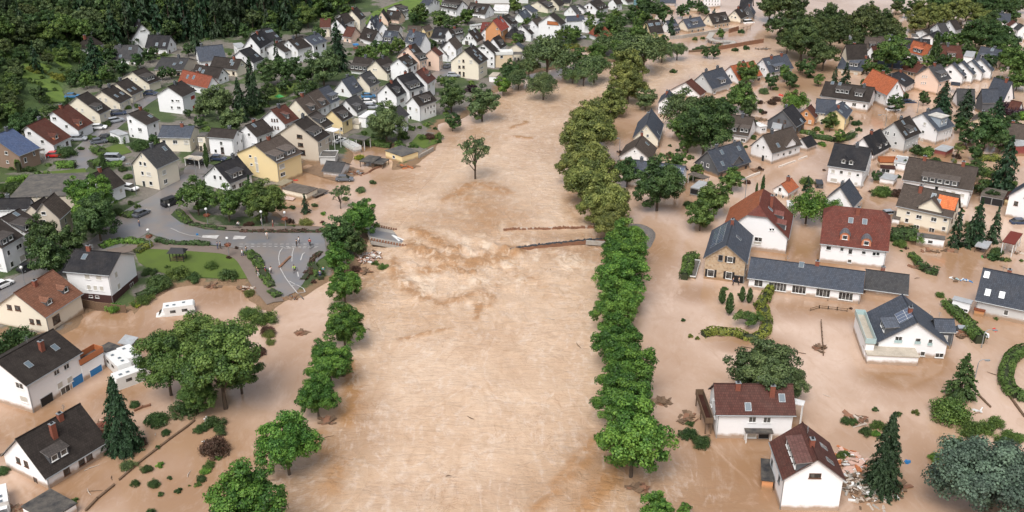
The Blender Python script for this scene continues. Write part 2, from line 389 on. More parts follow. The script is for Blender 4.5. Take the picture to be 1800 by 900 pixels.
# ---------------------------------------------------------------- ground and water
def gridmesh(name, X, Y, Z, m, attr=None):
    ny, nx = X.shape; me = bpy.data.meshes.new(name)
    co = np.stack([X, Y, Z], -1).reshape(-1, 3).astype(np.float32)
    i = np.arange(nx * ny).reshape(ny, nx)
    q = np.stack([i[:-1, :-1], i[:-1, 1:], i[1:, 1:], i[1:, :-1]], -1).reshape(-1, 4)
    me.vertices.add(len(co)); me.vertices.foreach_set('co', co.ravel())
    me.loops.add(q.size); me.loops.foreach_set('vertex_index', q.ravel().astype(np.int32))
    me.polygons.add(len(q)); me.polygons.foreach_set('loop_start', np.arange(0, q.size, 4, dtype=np.int32)); me.polygons.foreach_set('loop_total', np.full(len(q), 4, np.int32))
    me.polygons.foreach_set('use_smooth', np.ones(len(q), bool))
    if attr:
        a = me.attributes.new(attr[0], 'FLOAT', 'POINT'); a.data.foreach_set('value', attr[1].ravel().astype(np.float32))
    me.materials.append(m); me.update(); me.validate()
    o = link(name, me); o['kind'] = 'structure'; return o
gridmesh('ground', MX, MY, TZ, M['ground'], ('hill', np.clip(dh / 8 + .5, 0, 1)))
WX, WY = lines(-90, 110, .55, 4500), lines(104, 300, .65, 4500)
WMX, WMY = np.meshgrid(WX, WY)
dr = polydist(RIVER, WMX, WMY)
turb = .16 + .34 * np.clip(dr / 10 + .5, 0, 1)
def blob(px, py, rx, ry, a):
    c = at(px, py); return a * np.exp(-((WMX - c.x) / rx) ** 2 - ((WMY - c.y) / ry) ** 2)
for b_ in ((830, 470, 26, 13, .6), (760, 450, 12, 8, .4), (700, 470, 10, 10, .25), (950, 455, 12, 7, .35), (750, 520, 16, 12, .2), (835, 345, 9, 14, .3), (1130, 865, 12, 10, .3), (500, 840, 8, 8, .3), (860, 400, 16, 7, .22)): turb = turb + blob(*b_)
turb = np.clip(turb, 0, 1)
amp = np.clip(turb - .3, 0, 1)
# standing waves over the sunken bridge, and bow waves at the trunks that stand in the current
WZ = .30 * amp * fbm(WMX * 1.0, WMY * .8, 21, 3, .10) + .05 * np.clip(dr / 6, 0, 1) * fbm(WMX, WMY, 5, 2, .12)
def ridge(p0, p1, h, wd, y=0):
    a, b_ = at(*p0), at(*p1); ex, ey = b_.x - a.x, b_.y - a.y; L2 = ex * ex + ey * ey
    t = ((WMX - a.x) * ex + (WMY - a.y) * ey) / L2; tc = np.clip(t, 0, 1)
    wob = 1.5 * np.sin(tc * 17) + .8 * np.sin(tc * 41)
    d = np.hypot(WMX - a.x - tc * ex, WMY - a.y - tc * ey - wob)
    return h * np.exp(-(d / wd) ** 2) * (.6 + .4 * np.sin(tc * 55 + 2))
WZ += ridge((725, 445), (905, 438), .9, 1.3) + ridge((700, 470), (840, 455), .6, 1.2) + ridge((740, 410), (800, 445), .6, 1.1) + ridge((720, 500), (790, 520), .5, 1.0) + ridge((800, 490), (900, 465), .5, 1.0) - ridge((760, 485), (900, 470), .3, 1.5)
WZ += ridge((720, 405), (760, 425), .4, .9) + ridge((1040, 880), (1100, 800), .25, 1.2) + ridge((800, 345), (850, 330), .35, .8)
WZ += .26 * np.clip(turb - .2, 0, 1) * fbm(WMX, WMY * .7, 31, 3, .22)
silt_reflection = np.zeros(WMX.shape)  # brown wakes, plus dark reflections painted on sheltered water
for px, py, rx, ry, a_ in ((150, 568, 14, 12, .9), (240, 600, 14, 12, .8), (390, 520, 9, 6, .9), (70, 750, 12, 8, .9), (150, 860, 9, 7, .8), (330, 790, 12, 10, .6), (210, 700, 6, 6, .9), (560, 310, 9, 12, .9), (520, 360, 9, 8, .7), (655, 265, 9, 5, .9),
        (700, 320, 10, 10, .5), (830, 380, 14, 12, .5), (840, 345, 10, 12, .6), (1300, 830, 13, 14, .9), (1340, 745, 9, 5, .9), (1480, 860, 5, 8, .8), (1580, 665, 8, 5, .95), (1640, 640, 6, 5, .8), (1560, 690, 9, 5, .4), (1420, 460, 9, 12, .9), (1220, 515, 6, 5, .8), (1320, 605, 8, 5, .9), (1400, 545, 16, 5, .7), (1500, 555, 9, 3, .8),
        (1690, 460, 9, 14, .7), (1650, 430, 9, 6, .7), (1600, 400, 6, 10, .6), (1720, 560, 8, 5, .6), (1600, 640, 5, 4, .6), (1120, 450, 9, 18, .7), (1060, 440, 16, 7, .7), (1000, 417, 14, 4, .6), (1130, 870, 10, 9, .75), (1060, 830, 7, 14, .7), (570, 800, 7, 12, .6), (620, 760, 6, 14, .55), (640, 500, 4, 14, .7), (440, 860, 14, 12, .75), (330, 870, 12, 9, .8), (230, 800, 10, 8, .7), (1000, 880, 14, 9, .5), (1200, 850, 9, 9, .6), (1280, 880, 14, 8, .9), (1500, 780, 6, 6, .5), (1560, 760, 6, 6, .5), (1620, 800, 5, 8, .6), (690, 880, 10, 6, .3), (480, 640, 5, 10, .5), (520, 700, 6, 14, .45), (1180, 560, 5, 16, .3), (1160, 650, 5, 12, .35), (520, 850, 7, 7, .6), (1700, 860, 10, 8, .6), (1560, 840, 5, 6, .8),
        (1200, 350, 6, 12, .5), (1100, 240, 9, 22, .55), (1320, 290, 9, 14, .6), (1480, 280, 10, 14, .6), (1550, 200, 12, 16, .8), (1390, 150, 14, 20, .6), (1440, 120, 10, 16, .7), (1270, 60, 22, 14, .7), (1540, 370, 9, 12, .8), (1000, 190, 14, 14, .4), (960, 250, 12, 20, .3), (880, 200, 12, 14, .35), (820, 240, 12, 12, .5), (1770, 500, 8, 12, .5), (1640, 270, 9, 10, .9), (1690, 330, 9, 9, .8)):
    cc_ = at(px, py); silt_reflection = np.maximum(silt_reflection, a_ * np.exp(-(((WMX - cc_.x) / rx) ** 2 + ((WMY - cc_.y) / ry) ** 2) ** 1.5))
crest = np.zeros(WMX.shape)
for pl, wd_, am_ in (([(722, 428), (760, 452), (830, 464), (870, 455), (905, 441)], 1.7, 1), ([(730, 402), (770, 425), (800, 440)], 1.6, .8), ([(690, 458), (700, 490), (730, 520), (780, 536), (840, 515)], 1.2, .7), ([(745, 478), (790, 470), (830, 480)], 1.2, .9), ([(835, 560), (850, 520)], .8, .8),
        ([(785, 352), (825, 326), (850, 322), (890, 338)], 1.3, .9), ([(820, 350), (860, 375), (850, 400)], 3, .5), ([(1030, 895), (1065, 850), (1110, 800)], 1.6, .8), ([(940, 897), (990, 850), (1040, 800)], .8, .7), ([(975, 850), (1040, 775)], .6, .6), ([(612, 640), (622, 700), (612, 740)], 1.2, .8), ([(560, 770), (590, 820), (585, 860)], 1.4, .6),
        ([(700, 600), (750, 585), (790, 578)], .6, .7), ([(860, 540), (875, 500)], .6, .6), ([(930, 480), (960, 520)], 2, .3), ([(905, 240), (930, 243)], .8, .9), ([(900, 225), (925, 215)], .8, .8), ([(1040, 300), (1000, 350), (1010, 390)], 1.5, .4), ([(760, 560), (840, 600), (900, 560)], 5, .25), ([(700, 380), (800, 390), (900, 380)], 5, .3)):
    for p0, p1 in zip(pl, pl[1:]):
        a, b_ = at(*p0), at(*p1); ex, ey = b_.x - a.x, b_.y - a.y
        t = np.clip(((WMX - a.x) * ex + (WMY - a.y) * ey) / (ex * ex + ey * ey), 0, 1)
        d = np.hypot(WMX - a.x - t * ex, WMY - a.y - t * ey) + .5 * fbm(WMX, WMY, 55, 3, .2)
        crest = np.maximum(crest, am_ * np.exp(-(np.maximum(d, 0) / (wd_ * 1.45)) ** 2))
WZ += .45 * crest * (.6 + .4 * fbm(WMX, WMY, 61, 3, .25))
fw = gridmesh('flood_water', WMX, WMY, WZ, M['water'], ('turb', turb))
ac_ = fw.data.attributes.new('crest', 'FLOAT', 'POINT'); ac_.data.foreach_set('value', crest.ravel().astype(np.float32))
at_s = fw.data.attributes.new('silt_reflection', 'FLOAT', 'POINT'); at_s.data.foreach_set('value', silt_reflection.ravel().astype(np.float32))
DEBUG = False
HOUSE_DATA = '''T 0 700 4.5
358,643 862,340 118,325 95 W B|d475,480,3 c480,165 c432,305 w527,577,1,1.2,b w645,502,1,1.2,b w706,463,1,1.2,b w145,492,.9,1,b w208,520,.9,1,b w285,662,.8,1.1,b|with two brick chimneys beside the dark conifer, nearest lower left
T 0 530 4.5
207,670 655,400 -40,475 225 W B|s437,365 s228,500 c335,385 w447,560,1.1,.9 w525,515,1.1,.9 w475,662,1.1,1.1,s w552,618,1.1,1.1,s w628,700,2.4,1.9,u w530,755,1.9,1.4 w385,840,2.4,1.8,k w155,665,1.6,1.1 w190,772,1.6,1.1,s|with blue garage doors and two skylights standing in floodwater
360,130 660,-65 105,-68 150 C J|g395,25,1.5 g525,-70,1.5 c280,-125 w75,45,1,1,b w140,52,1.2,1,b w252,157,.9,1,b w305,162,.9,1,b w445,140,1.8,1.6,b w467,225,1.2,.8,b|with weathered red brown roof and two small gabled dormers
T 0 350 4.5
865,605 497,572 960,428 225 W K|c705,400 s668,457 w690,612,1.1,1.1,s w780,618,1.1,1.1,s w705,697,.8,1,s w755,702,.8,1,s w805,707,.8,1,s w720,768,.8,.5 w770,772,.8,.5 w918,598,.9,1.2,s w940,690,.9,1.2,s w1045,705,1.3,1.3|with maroon plinth beside the park lawn|plinth=1
15,392 190,290 -180,255 195 W B|d65,345,3.4 w68,425,.8,1.1 w150,375,1.6,1 w95,515,.9,1.2 w178,465,1.6,1.3,s|at the left edge beside the parked white car
205,270 350,190 5,150 -5.5 W B|d225,245,3 s130,120|with chimney, adjoining its left edge neighbour behind trees
475,160 570,75 335,30 -5.5 T T|w345,112,1,.8 w350,180,.7,1 w518,170,.7,1.1 w535,245,.7,1.1 w585,222,.7,1.1|with steep gable between the street trees and flat roofed block
310,110 420,40 240,50 -4.5 T B||hiding directly behind the steep tan gabled one
T 0 170 4.5
235,890 -100,900 225,800 -4.5 W K||with only its roof showing below the flat dark roof
840,757 998,687 700,620 100 W B|c790,590|with roofed balcony above the acacia crown
150,470 320,403 -90,320 125 R U|c45,265 w50,445,1,.9 w60,515,.8,.7 w200,500,.8,1.3 w268,450,.6,1|of brown brick under a glossy blue roof|w=11
425,385 568,315 210,232 80 W N|g450,335,1.8 w232,290,1.1,.9 w335,355,1,.9|with red cheeked dormer, next to the brick one|t=.8
620,268 742,205 415,118 75 W N|g640,225,2 w430,172,1.2,.8 w527,235,.9,.9|with orange cheeked dormer, second in the brown roofed pair|t=.8
790,140 880,95 603,0 75 C B|d790,105,2.6|beside the first brown roofed pair, third up the lane
1160,225 1265,182 1010,138 125 W B|s1190,155 s1215,140 c1180,75 w1033,195,.9,1 w1108,262,1.3,1.1 w1040,255,.6,.4 w1052,310,.7,.8 w1222,230,.8,1 w1232,292,.8,1.1|tall and white beside the parked cars|t=.8
1240,572 1418,490 1115,435 170 C G|c1200,400 w1118,470,.4,.6 w1112,527,.8,1 w1147,533,.8,1 w1128,605,.8,1 w1178,612,1.3,1,s w1195,685,1,1 w1140,690,.9,1.6 w1298,598,1.3,1.1,s w1310,670,1.2,1.1|with two gable windows above the road bend
T 0 0 4.5
950,818 1045,768 795,722 70 C B|s920,760 s965,740|with two skylights in the lane row, fourth up
1045,755 1140,712 915,655 65 C B|s1025,715 s1062,700|with white skylights in the lane row, fifth up
1180,665 1280,630 1040,568 65 C B|d1195,635,3.4|topmost of the lane row, with wide dark dormer
700,385 830,350 640,300 60 W B|c670,300|with hipped roof alone at the foot of the forest|k=1
1035,322 968,272 1117,190 -3 W K|w1130,245,2,.6|with brown timber gable at the upper forest edge
1322,388 1143,378 1348,280 45 W K|s1240,352 s1300,352|with long black roof below the timber gabled one
1075,470 880,475 1102,355 40 W G|s952,445 s1030,385 c950,375|with grey roof half hidden by dark garden trees
T 300 0 4.5
90,557 -135,550 150,460 50 T G||single storey and tan below the grey roofed one
400,412 190,432 458,345 50 W S|g320,405,1.3 s255,385 s370,385 c245,350 w458,392,1.2,.7|with slate roof, standing by the blue spruce|w=9
655,500 742,467 540,400 70 W K|s680,440 w575,460,.6,.8|with glass conservatory at its garden end
525,555 305,530 560,468 55 C B|w560,510,.5,.8 w572,510,.5,.8|cream gabled behind the red roofed one, uphill
375,625 160,595 412,538 50 W B|w408,575,.8,.6 w395,633,1.2,.8 w432,620,.8,1|with brown roof directly behind the red roofed one
290,700 55,645 325,603 60 W A|w330,690,.6,1 w345,685,.6,1|under a patched red roof on the upper left slope
95,768 205,715 -25,690 140 W B|w15,797,.8,.8 w55,797,1.3,.6 w10,850,.7,.8 w65,852,1.2,.8 w175,770,2.2,1.2,r w190,845,2.2,1.2,r|three storeyed with red balconies on its corner
710,385 800,330 632,283 -5 W K||with black roof, left of two merged gables by forest
800,330 885,315 700,232 -5 W K|s762,252 s785,248 s812,242 s845,285|with four skylights, right of two merged gables by forest
905,415 1000,385 808,350 85 W B|s918,368 w920,428,1.2,.5 w930,470,1.4,1|white terrace end with balcony behind the slim conifer
1005,395 1120,365 925,318 105 W B|s1000,350 w1030,445,.7,.8 w1070,435,.7,.8 w1030,492,.7,.8 w1070,480,.7,.8|with three storeys next to the terrace end
1130,360 1240,322 1055,298 -5 W S|s1140,318 s1185,305|with grey roof, farthest of the three terrace ones
1265,218 1178,220 1285,145 -3.5 C N||with brown roof against the dark wood
1360,205 1410,180 1310,150 -5 W B||white gable beside the dark wood top
T 300 170 4.5
158,326 -105,322 192,230 115 C S|c90,235 w15,315,.8,1.2 w180,345,.8,.8 w205,415,.7,.9|with slate roof beside the flat linking wing
495,335 285,318 530,262 140 W B|w533,298,.8,.8 w527,367,.7,.9 w560,350,.7,.9 w535,433,.7,1 w400,368,.8,1 w357,430,.8,1 w410,425,.9,1.8,b|with brown door, standing behind the lone cypress
680,322 822,268 587,228 -4.5 W B|w620,300,.9,.9 s660,228|with blue lean to, behind the yellow block
905,220 1020,172 790,105 -5.5 W N|d930,175,1 w802,185,.5,.8,b w822,187,.5,.8,b w843,187,.5,.8,b w805,243,.5,.8,b w827,245,.5,.8,b w850,247,.5,.8,b|with six small brown shuttered gable windows
1168,357 1262,300 975,205 165 T B|d1165,300,4 c1040,160 w1020,315,1.6,1,b w1028,380,1.5,1,b w1040,440,1.8,1.4,b|big tan gable with green dormer over the muddy yard
1220,248 1290,210 1087,145 -5 T B|d1190,210,3|with brown roof attached behind the big tan gable
1085,140 1185,95 982,22 -5 C T|d1130,110,1.8 c1035,-10 w1015,105,.3,.4|with beige gable at the lower end of a long row
1185,95 1265,55 1087,-25 -5 W T|d1215,68,2|with brown dormer in the middle of that long row
1265,55 1345,20 1170,-62 -5 W S|d1300,20,3|with blue slate roof at the row's far end
840,525 1045,440 660,380 170 Y T|w630,470,.9,.7 w640,535,.9,.6 w675,500,.9,1.6,s w685,560,.9,2.2,s w880,550,1.8,1.2,s w887,613,1.6,1 d860,500,3 d955,455,3.2|large yellow block with white dormer roofs and balconies
468,690 655,612 342,540 75 W K|d530,635,3.6 c490,480 w348,575,.5,.6 w350,637,.9,1.1 w395,643,.9,1.1 w500,715,1.2,1.2 w560,695,1.8,1.2|with anthracite roof in front of the yellow block
T 600 170 4.5
10,197 98,152 -80,108 105 Y B|d35,165,2.4 w0,255,.7,1|yellow with tall chimney above the flooded yard
478,178 540,140 400,100 -4.5 W G||mostly behind the big round garden tree
-5,605 -160,590 38,522 45 W G|w-60,600,1,.3|tiny white garage with grey roof in the flood
T 600 0 4.5
440,768 525,725 350,668 110 W K|d455,735,2 w352,730,.7,.8 w357,782,.7,.9 w480,792,2,.8,b|with brown oriel next to the tall garden tree
620,845 760,795 560,765 120 W B|d680,805,3.2 w663,875,.6,1.5 w685,855,.7,.9 w708,845,.7,.9 w733,838,.7,.9 w707,890,.7,.9 w733,882,.7,.9|with five dark windows above the riverside garden
540,720 660,680 440,608 -5 W K|d585,695,4.5|with wide grey dormer behind the oriel one
685,665 750,620 592,568 -5 W V|g695,600,2 c655,560|with reddish roof and brown dormer at the lane
1090,510 1165,465 970,395 125 C B|s1055,405 s1065,435 s1100,445 s1100,468 w933,482,.8,.9,s w966,482,.7,.9,b w1025,487,1.1,1,s w935,530,.8,.9,b w967,530,.8,.9,b w937,577,.8,.9,b w968,587,.7,1.5,b w1110,535,2.4,.5 w1110,570,2.4,.5|big cream block with balconies near the purple tree
1215,430 1255,400 1120,343 110 W B|w1120,380,1.8,.8 w1157,413,.8,.8 w1190,460,.8,.8 w1190,507,.8,.8|tall and narrow beside the tan flat roofed block
215,570 65,555 250,460 30 W B|d130,555,6|with broad glazed dormer above the big garden oak
365,583 460,545 265,478 60 C B|d390,555,4 w258,550,.5,.6 w275,550,.5,.6|cream gabled with wide dormer, middle left town
228,688 308,650 148,590 50 C G|d262,655,2 w140,620,.5,.7 w250,710,.6,.8 w280,700,.6,.8|with grey roof and twin window dormer, middle left
85,750 178,712 0,628 30 W S|g118,692,1.6|with slate roof and one small dark dormer
125,893 215,850 30,790 25 W G|d142,868,2|grey roofed beside the parked blue cars
T 750 0 7.5
280,742 383,690 165,595 80 W G|w175,635,.5,.6|with white gable behind the brown clad cube
395,660 480,600 290,530 -4.5 W T||brown roofed between two white gables, mid town
665,560 760,505 558,415 50 W B|s632,410 s660,490 w528,500,.7,.8 w565,500,.7,.8 w600,505,.7,.8 w530,565,1.3,1.4,b|with arched door and three gable windows
870,497 935,450 770,375 60 W S|s870,430 w755,460,.6,.7 w792,460,.6,.7|with blue grey roof in front of the red chalet
975,645 1060,595 880,500 -5 W B|d1000,590,2|with glazed dormer behind the tan flat roofed block
170,745 225,705 60,655 -5 P N|w40,840,.8,1.4,b|brown clad and pink cube with shallow brown roof
235,512 50,500 288,375 60 W K|s180,452 w170,540,1,.7 w290,450,.5,.9 w270,470,.5,.9|with plain black roof and one white skylight
500,440 340,480 450,345 -3 W B|d430,440,4|low with long dark dormer behind the black roofed one
985,415 1090,355 875,268 -5 O M|w930,380,.8,.6|timber chalet under a bright red roof
1120,345 1215,300 990,230 -4 W B|d1150,280,2.4|behind the red roofed chalet with black roof
1205,545 1310,498 1100,370 40 R K|s1070,490 d1250,470,2.5|with black hipped roof above brick walls|k=.8
770,190 510,160 838,62 60 W B|d665,155,1.2 s745,110 d595,130,1.4 w700,220,.6,.7 w650,222,1.8,.8 w825,165,.5,1 w872,200,.5,.5 w822,215,.5,1|with long roof and white gable in the town centre
390,135 170,90 478,10 90 W B|d350,100,5 d240,85,4 w485,85,.5,.9|with row of white dormer windows and brown balconies
1290,255 1345,235 1208,165 45 W S|w1180,240,.6,.6 w1215,245,.6,.6|small white with plain slate roof near the brick tower
1275,655 1320,630 1168,580 150 C S|w1165,780,.8,1.2 w1210,780,.8,1.2|cream annex by the river trees
T 600 0 7.5
1150,75 1020,60 1232,-15 110 W S|w1195,30,.9,1.2 w1235,30,.9,1.2 w1270,40,.9,1.2|tall white with round headed windows, top centre left
250,265 325,220 135,130 -4 C B|c130,100 s270,190|cream gabled by the meadow edge
80,300 185,275 -30,190 -4 W B|w130,300,1,.8|white, just left of the meadow edge one
60,385 95,350 0,300 -4 W K||white gable nearest the meadow's left corner
130,495 10,480 192,365 75 P N|w140,555,.6,1|with brown roof and peach gable near the playground
440,375 540,310 425,235 -4 W S|w395,320,.8,1|with narrow white gable facing left
490,400 430,340 540,302 -4 W S||white gable facing right, crossing the narrow one
415,555 230,500 470,400 60 W B|d360,500,1.6 w268,505,3,.5 w275,580,2,1 w470,490,.5,.6|with dark band of windows near the playground
705,570 520,550 755,420 45 G S|d610,545,3 s635,455 w755,515,.5,.6 w772,515,.5,.6|grey rendered with slate roof and cream dormer
755,410 600,400 785,335 -4 W B|w792,415,.5,.9|with brown roof and white gable behind grey one
755,265 560,240 790,150 50 P B|w780,225,.6,.8|peach coloured with hedge in front, below the meadow
620,290 650,250 545,142 50 P B|w520,225,.8,.8|peach wing with tall gable below the meadow
800,160 900,140 690,75 -3.5 W B|d850,150,3|with white gable just behind the peach one
1045,415 865,410 1060,345 -4.5 Y T||with taupe roof attached to the yellow hipped one
1110,415 1212,385 1065,350 90 Y T|w1068,385,.5,.6|yellow with taupe roof and dark awning
1040,610 830,550 1085,430 -4.5 W S|s945,470 d915,545,2.5 w1080,500,.5,.7|with slate roof and cream bay, middle town
1035,805 1145,770 868,605 -5.5 P B|d1080,780,3 c885,640 s950,670 w1075,835,.6,.9 w1110,825,.6,.9|pink walled with tall red chimney
880,890 1010,825 745,775 -5 W B|g925,850,2 s915,755 s835,830 w740,840,.5,.6|white with square white dormer beside the pink one
T 900 0 7.5
255,455 295,435 120,325 100 W B|d225,390,1.6 w125,360,.5,.6 w155,430,.8,.7|narrow white with reddish dormer, right of town centre
380,395 478,352 265,262 125 W T|d425,352,2.2 w290,355,.5,.7 w400,420,.4,.7 w430,405,.4,.7|with taupe roof and tall pale side wall
650,335 715,297 490,200 -7 W B|w540,305,4.5,1.3,o w490,365,.5,.7|with orange timber gable above white ground floor
925,245 690,258 928,203 150 W S|w760,280,1.2,.9 w825,295,1.8,1.2 w880,290,.8,1.2 w905,290,.8,1.2 w735,345,1.6,1|wide white villa with roof terrace
165,265 260,205 85,170 40 W S|w85,205,.4,.4|small slate roofed one, left of the taupe roof
265,165 350,140 140,85 50 W S||white with grey roof below the tall town tree
475,118 570,90 330,15 60 C B|d495,90,1.4 d520,80,1.4 w372,80,.6,.6|cream gable with dark dormers at the top
625,85 695,50 530,-20 60 C B||cream wall under brown roof near the top edge
765,40 655,35 800,-20 40 C K|w790,22,.5,.5 w805,22,.5,.5|with slate roof cut by the top edge
860,195 925,180 768,82 50 W G||left of two narrow white gables near top
950,125 985,115 858,72 60 W G|w965,150,.5,1|right of two narrow white gables near top
1145,140 1280,95 1015,30 60 W B|g1165,110,1 g1190,105,1 g1230,85,1 w1175,155,.5,.7 w1205,148,.5,.7|with three small dormers and moss brown roof
T 1050 0 7.5
255,65 340,45 200,-20 80 W B|w260,95,.6,.8 w290,85,.6,.8 w330,100,2,2,e|with pale green end walls near the top
400,30 490,10 330,-20 40 W B||white, right of the pale green walled one
640,30 490,25 640,-30 60 M E||maroon walled barn with teal metal roof
1035,45 825,38 1120,-40 45 W S|w910,15,.6,.5 w940,15,.6,.5 w975,15,.6,.5|long white block cut by the top edge, right of centre
225,490 55,420 150,362 60 W A||with red hipped roof among the river trees|k=.9
705,450 885,435 640,278 -3 Y B|s692,330 s720,325 s782,318 s810,315 w755,408,1,1,y|yellow with four white skylights above the willow
975,425 1100,395 910,275 45 W S|d1035,385,3.4 w905,325,.6,.6 w1000,440,.8,1 w1040,435,.8,1 w1075,425,.8,1|with slate dormer on the flooded promenade, first
1195,380 1430,340 1125,255 60 C S|s1210,335 d1290,325,3 w1120,290,.5,.8 w1250,410,1,1 w1330,400,1,1 w1395,390,1,1|second on the flooded promenade, with slate roof
T 1200 0 7.5
400,322 632,285 340,187 50 C B|d460,285,1.4 d560,265,2 w435,345,.8,.9 w480,340,.8,.9 w540,335,.8,.9 w590,325,.8,.9|third on the flooded promenade, with dark brown roof
770,250 860,210 688,130 70 C B|w680,175,.5,.6 w695,230,.8,.8 w650,220,.5,.7|with cream gable at the promenade's end
940,205 965,160 873,80 60 D S||slate clad behind the promenade's last one
940,75 785,65 925,-45 60 W K|g860,60,1.8|tall white gabled with black roof at the top
T 1200 0 4.5
140,755 190,725 20,650 40 W N||small brown roofed, left of the grey shingled one
235,705 395,655 155,580 55 G S|d320,660,2.6 c275,545 c185,570 w160,625,.6,.6|light grey shingled with balcony at the river
445,640 635,595 375,522 40 W O|w390,605,.7,.9 w370,600,.7,.9|orange roofed behind a round tree at the river
690,578 880,538 632,465 60 W S|d770,552,5 c700,460 c780,440 s680,500 w627,545,.7,.8 w645,550,.7,.8 w628,495,.4,.5 w800,580,.7,.9 w850,568,.9,.8|with long slate dormer by the riverside oaks
T 1200 170 4.5
520,315 345,290 568,163 60 W T|d385,275,2.4 d485,285,2.4 c475,160 w478,345,1.3,.9 w385,322,1.5,.6 w560,265,.6,.9|brown roofed with two dark dormers by the big dark tree
712,452 948,380 632,300 85 W T|x852,420,4.4 s755,385 c705,285 w595,388,.7,.8 w640,400,.7,.8 w662,473,.5,.6 w635,487,.8,1.6,k w755,462,.5,.6 w798,455,.9,.8 w848,440,1.2,1 w890,420,.6,.6|with big cross gable in the middle of the right bank
285,597 545,515 195,430 50 D S|x430,560,4 c265,405 c408,380 s310,440 s315,530 s445,410 w155,530,.8,1 w200,543,.8,1|slate clad with brick red chimney, right bank
990,405 1068,375 940,335 35 W K||low annex with dark roof beside the cross gabled one
900,240 980,190 790,105 -3 D K|s825,165 s940,190|black with A shaped roofs and solar glass
1205,137 1048,125 1195,25 90 C S|w1072,135,.5,.5 w1100,138,.5,.5 w1100,208,.8,.8|cream middle wing with slate roof in the yellow group
1050,172 1085,140 985,90 65 O N||orange gabled at the left of the yellow group
1295,175 1345,105 1212,103 110 Y S|w1192,165,.8,1 w1182,238,.9,.9|large yellow gable with two windows, flooded hedge before it
838,765 922,715 780,690 50 W O|c820,645 w770,735,.8,1.1 w738,797,.6,1 w792,805,.6,1|small white gable with balcony and orange roof
1350,875 1422,800 1247,715 -2.5 W S|w1205,820,.9,.5|small slate roofed one in front of the white villa
T 900 170 4.5
1345,657 905,600 1368,548 -3.8 W S|p1265,590,7,2.6 c1025,510|with solar panels behind two dark round trees|w=8
1098,500 1150,405 972,392 40 W T|w970,433,.4,.6 c1020,290|brown roofed with dormer, beside the river avenue
1165,345 1200,215 1065,215 70 C S|s1160,290 w1062,252,.3,.4 w1073,308,.7,.8|cream with slate roof behind the brown roofed one
1275,60 1300,0 1220,2 100 W S|w1172,85,.6,.8 w1207,88,.6,.8 w1208,38,.3,.5 w1220,38,.3,.5|small white gable by the river, birch in front
T 1500 0 4.5
130,812 -267,760 197,697 80 W B|d40,765,2.4 d-90,740,4 s-163,652 s-105,660 c85,690 w150,820,.5,.8|with long dark brown roof behind the yellow group|w=10
265,755 65,660 350,632 105 W O|w345,690,.5,1.3 w285,765,.5,.7 w320,755,.5,.7 w355,740,.5,.7 w265,820,.5,.7 w300,808,.5,.7 w335,790,.5,.7|with bright orange roof and rows of windows
415,690 500,645 290,603 60 W K|s393,632 c375,570 w430,705,.5,.8 w450,698,.5,.8 w475,688,.5,.8|black roofed beside the bright orange one
500,578 362,550 560,515 25 D N|w452,585,2,1.2|dark clad with maroon roof linking to the pink one
680,648 778,620 595,530 110 P G|d712,610,3.6 w550,603,.3,.7 w566,603,.3,.7 w582,605,.3,.7 w542,655,.3,.7 w557,655,.3,.7 w572,657,.3,.7 w688,670,.8,.7 w735,665,.5,.9|large pink block with twin window dormers
T 1620 100 7.5
555,255 592,228 400,93 130 W S|s510,180 w380,197,1,.9|first of four white row gables, with dark window
685,235 718,205 530,73 130 W S|s640,155|second of four white row gables
810,212 842,188 655,50 130 W S|s780,140|third of four white row gables
930,190 965,160 775,28 130 W S|s895,110|last of four white row gables, under the dark tree
625,562 385,555 690,420 40 W G||behind the blue cedar with plain grey roof
930,548 710,552 985,400 -3.5 D S||with broken spotted slate roof
1225,550 975,485 1255,325 60 W S|d1105,445,3.4 w1210,500,1,1|with twin white dormer windows and damaged canopy
1340,680 1195,650 1350,600 -2 W N||low brown roofed shed house at the right edge
T 1500 0 4.5
1130,505 960,475 1166,387 60 T S|d1020,465,1.6 d1090,468,1.6 s1105,385|dark slate behind the four white gables
865,470 685,462 885,365 30 W N|d775,450,2.6 w820,490,1,.5|maroon roofed beside the tall dark cypress
575,450 425,410 603,345 60 W O|d500,420,3.6 w537,468,1.1,.8 w530,512,1.1,.7|narrow with patchy orange roof and wide dormer
590,360 385,350 602,308 -4 W K||black roofed directly behind the patchy orange one
375,352 200,347 380,292 -4.5 C T||brown grey roofed under the big oaks, right unit
215,392 85,385 215,298 -4 C T|d150,375,2 w130,400,2,.6|brown grey roofed under the big oaks, left unit
165,430 270,410 160,365 -3 W N||tiny red roofed behind the light green tree
600,275 680,262 545,238 -3 W B|w545,262,.5,.6|small white gable near the avenue of lindens
690,342 760,305 600,275 -3 W K||wide dark roof near the avenue of lindens
T 1460 40 7.5
400,430 125,440 440,265 -4 C B|c310,300|dark roofed with red chimney beside the oaks
420,640 80,600 545,450 60 C S|d300,580,3 c490,470 s395,480|long school like block with slate roof, left wing
925,612 570,560 1070,540 40 D S|c640,490|long slate roofed right wing of the school like block
T 1620 0 7.5
265,435 378,428 200,305 -4.5 W G|w185,350,.5,.7|left of three white gables under the lindens
450,400 545,385 370,270 -5 W B|w353,310,.5,.7 w365,365,.5,.6|middle of three white gables under the lindens
650,325 770,318 590,275 60 W G|w545,340,.6,.8 w690,350,2.4,1.6,y|right of three white gables, with a yellow bay
1175,297 935,282 1165,182 100 W S|s1015,235 w990,305,1.2,.5 w1095,310,.7,.8 w990,365,2,.8 w1080,370,2,.8|large white slate roofed in the upper right corner
1155,350 1110,320 1250,290 -4.5 W N|w1200,400,.6,.7|white gable beside the large upper right one
1270,405 1205,375 1340,330 -4 W G|w1235,430,1,1|grey roofed at the upper right edge
T 1500 170 4.5
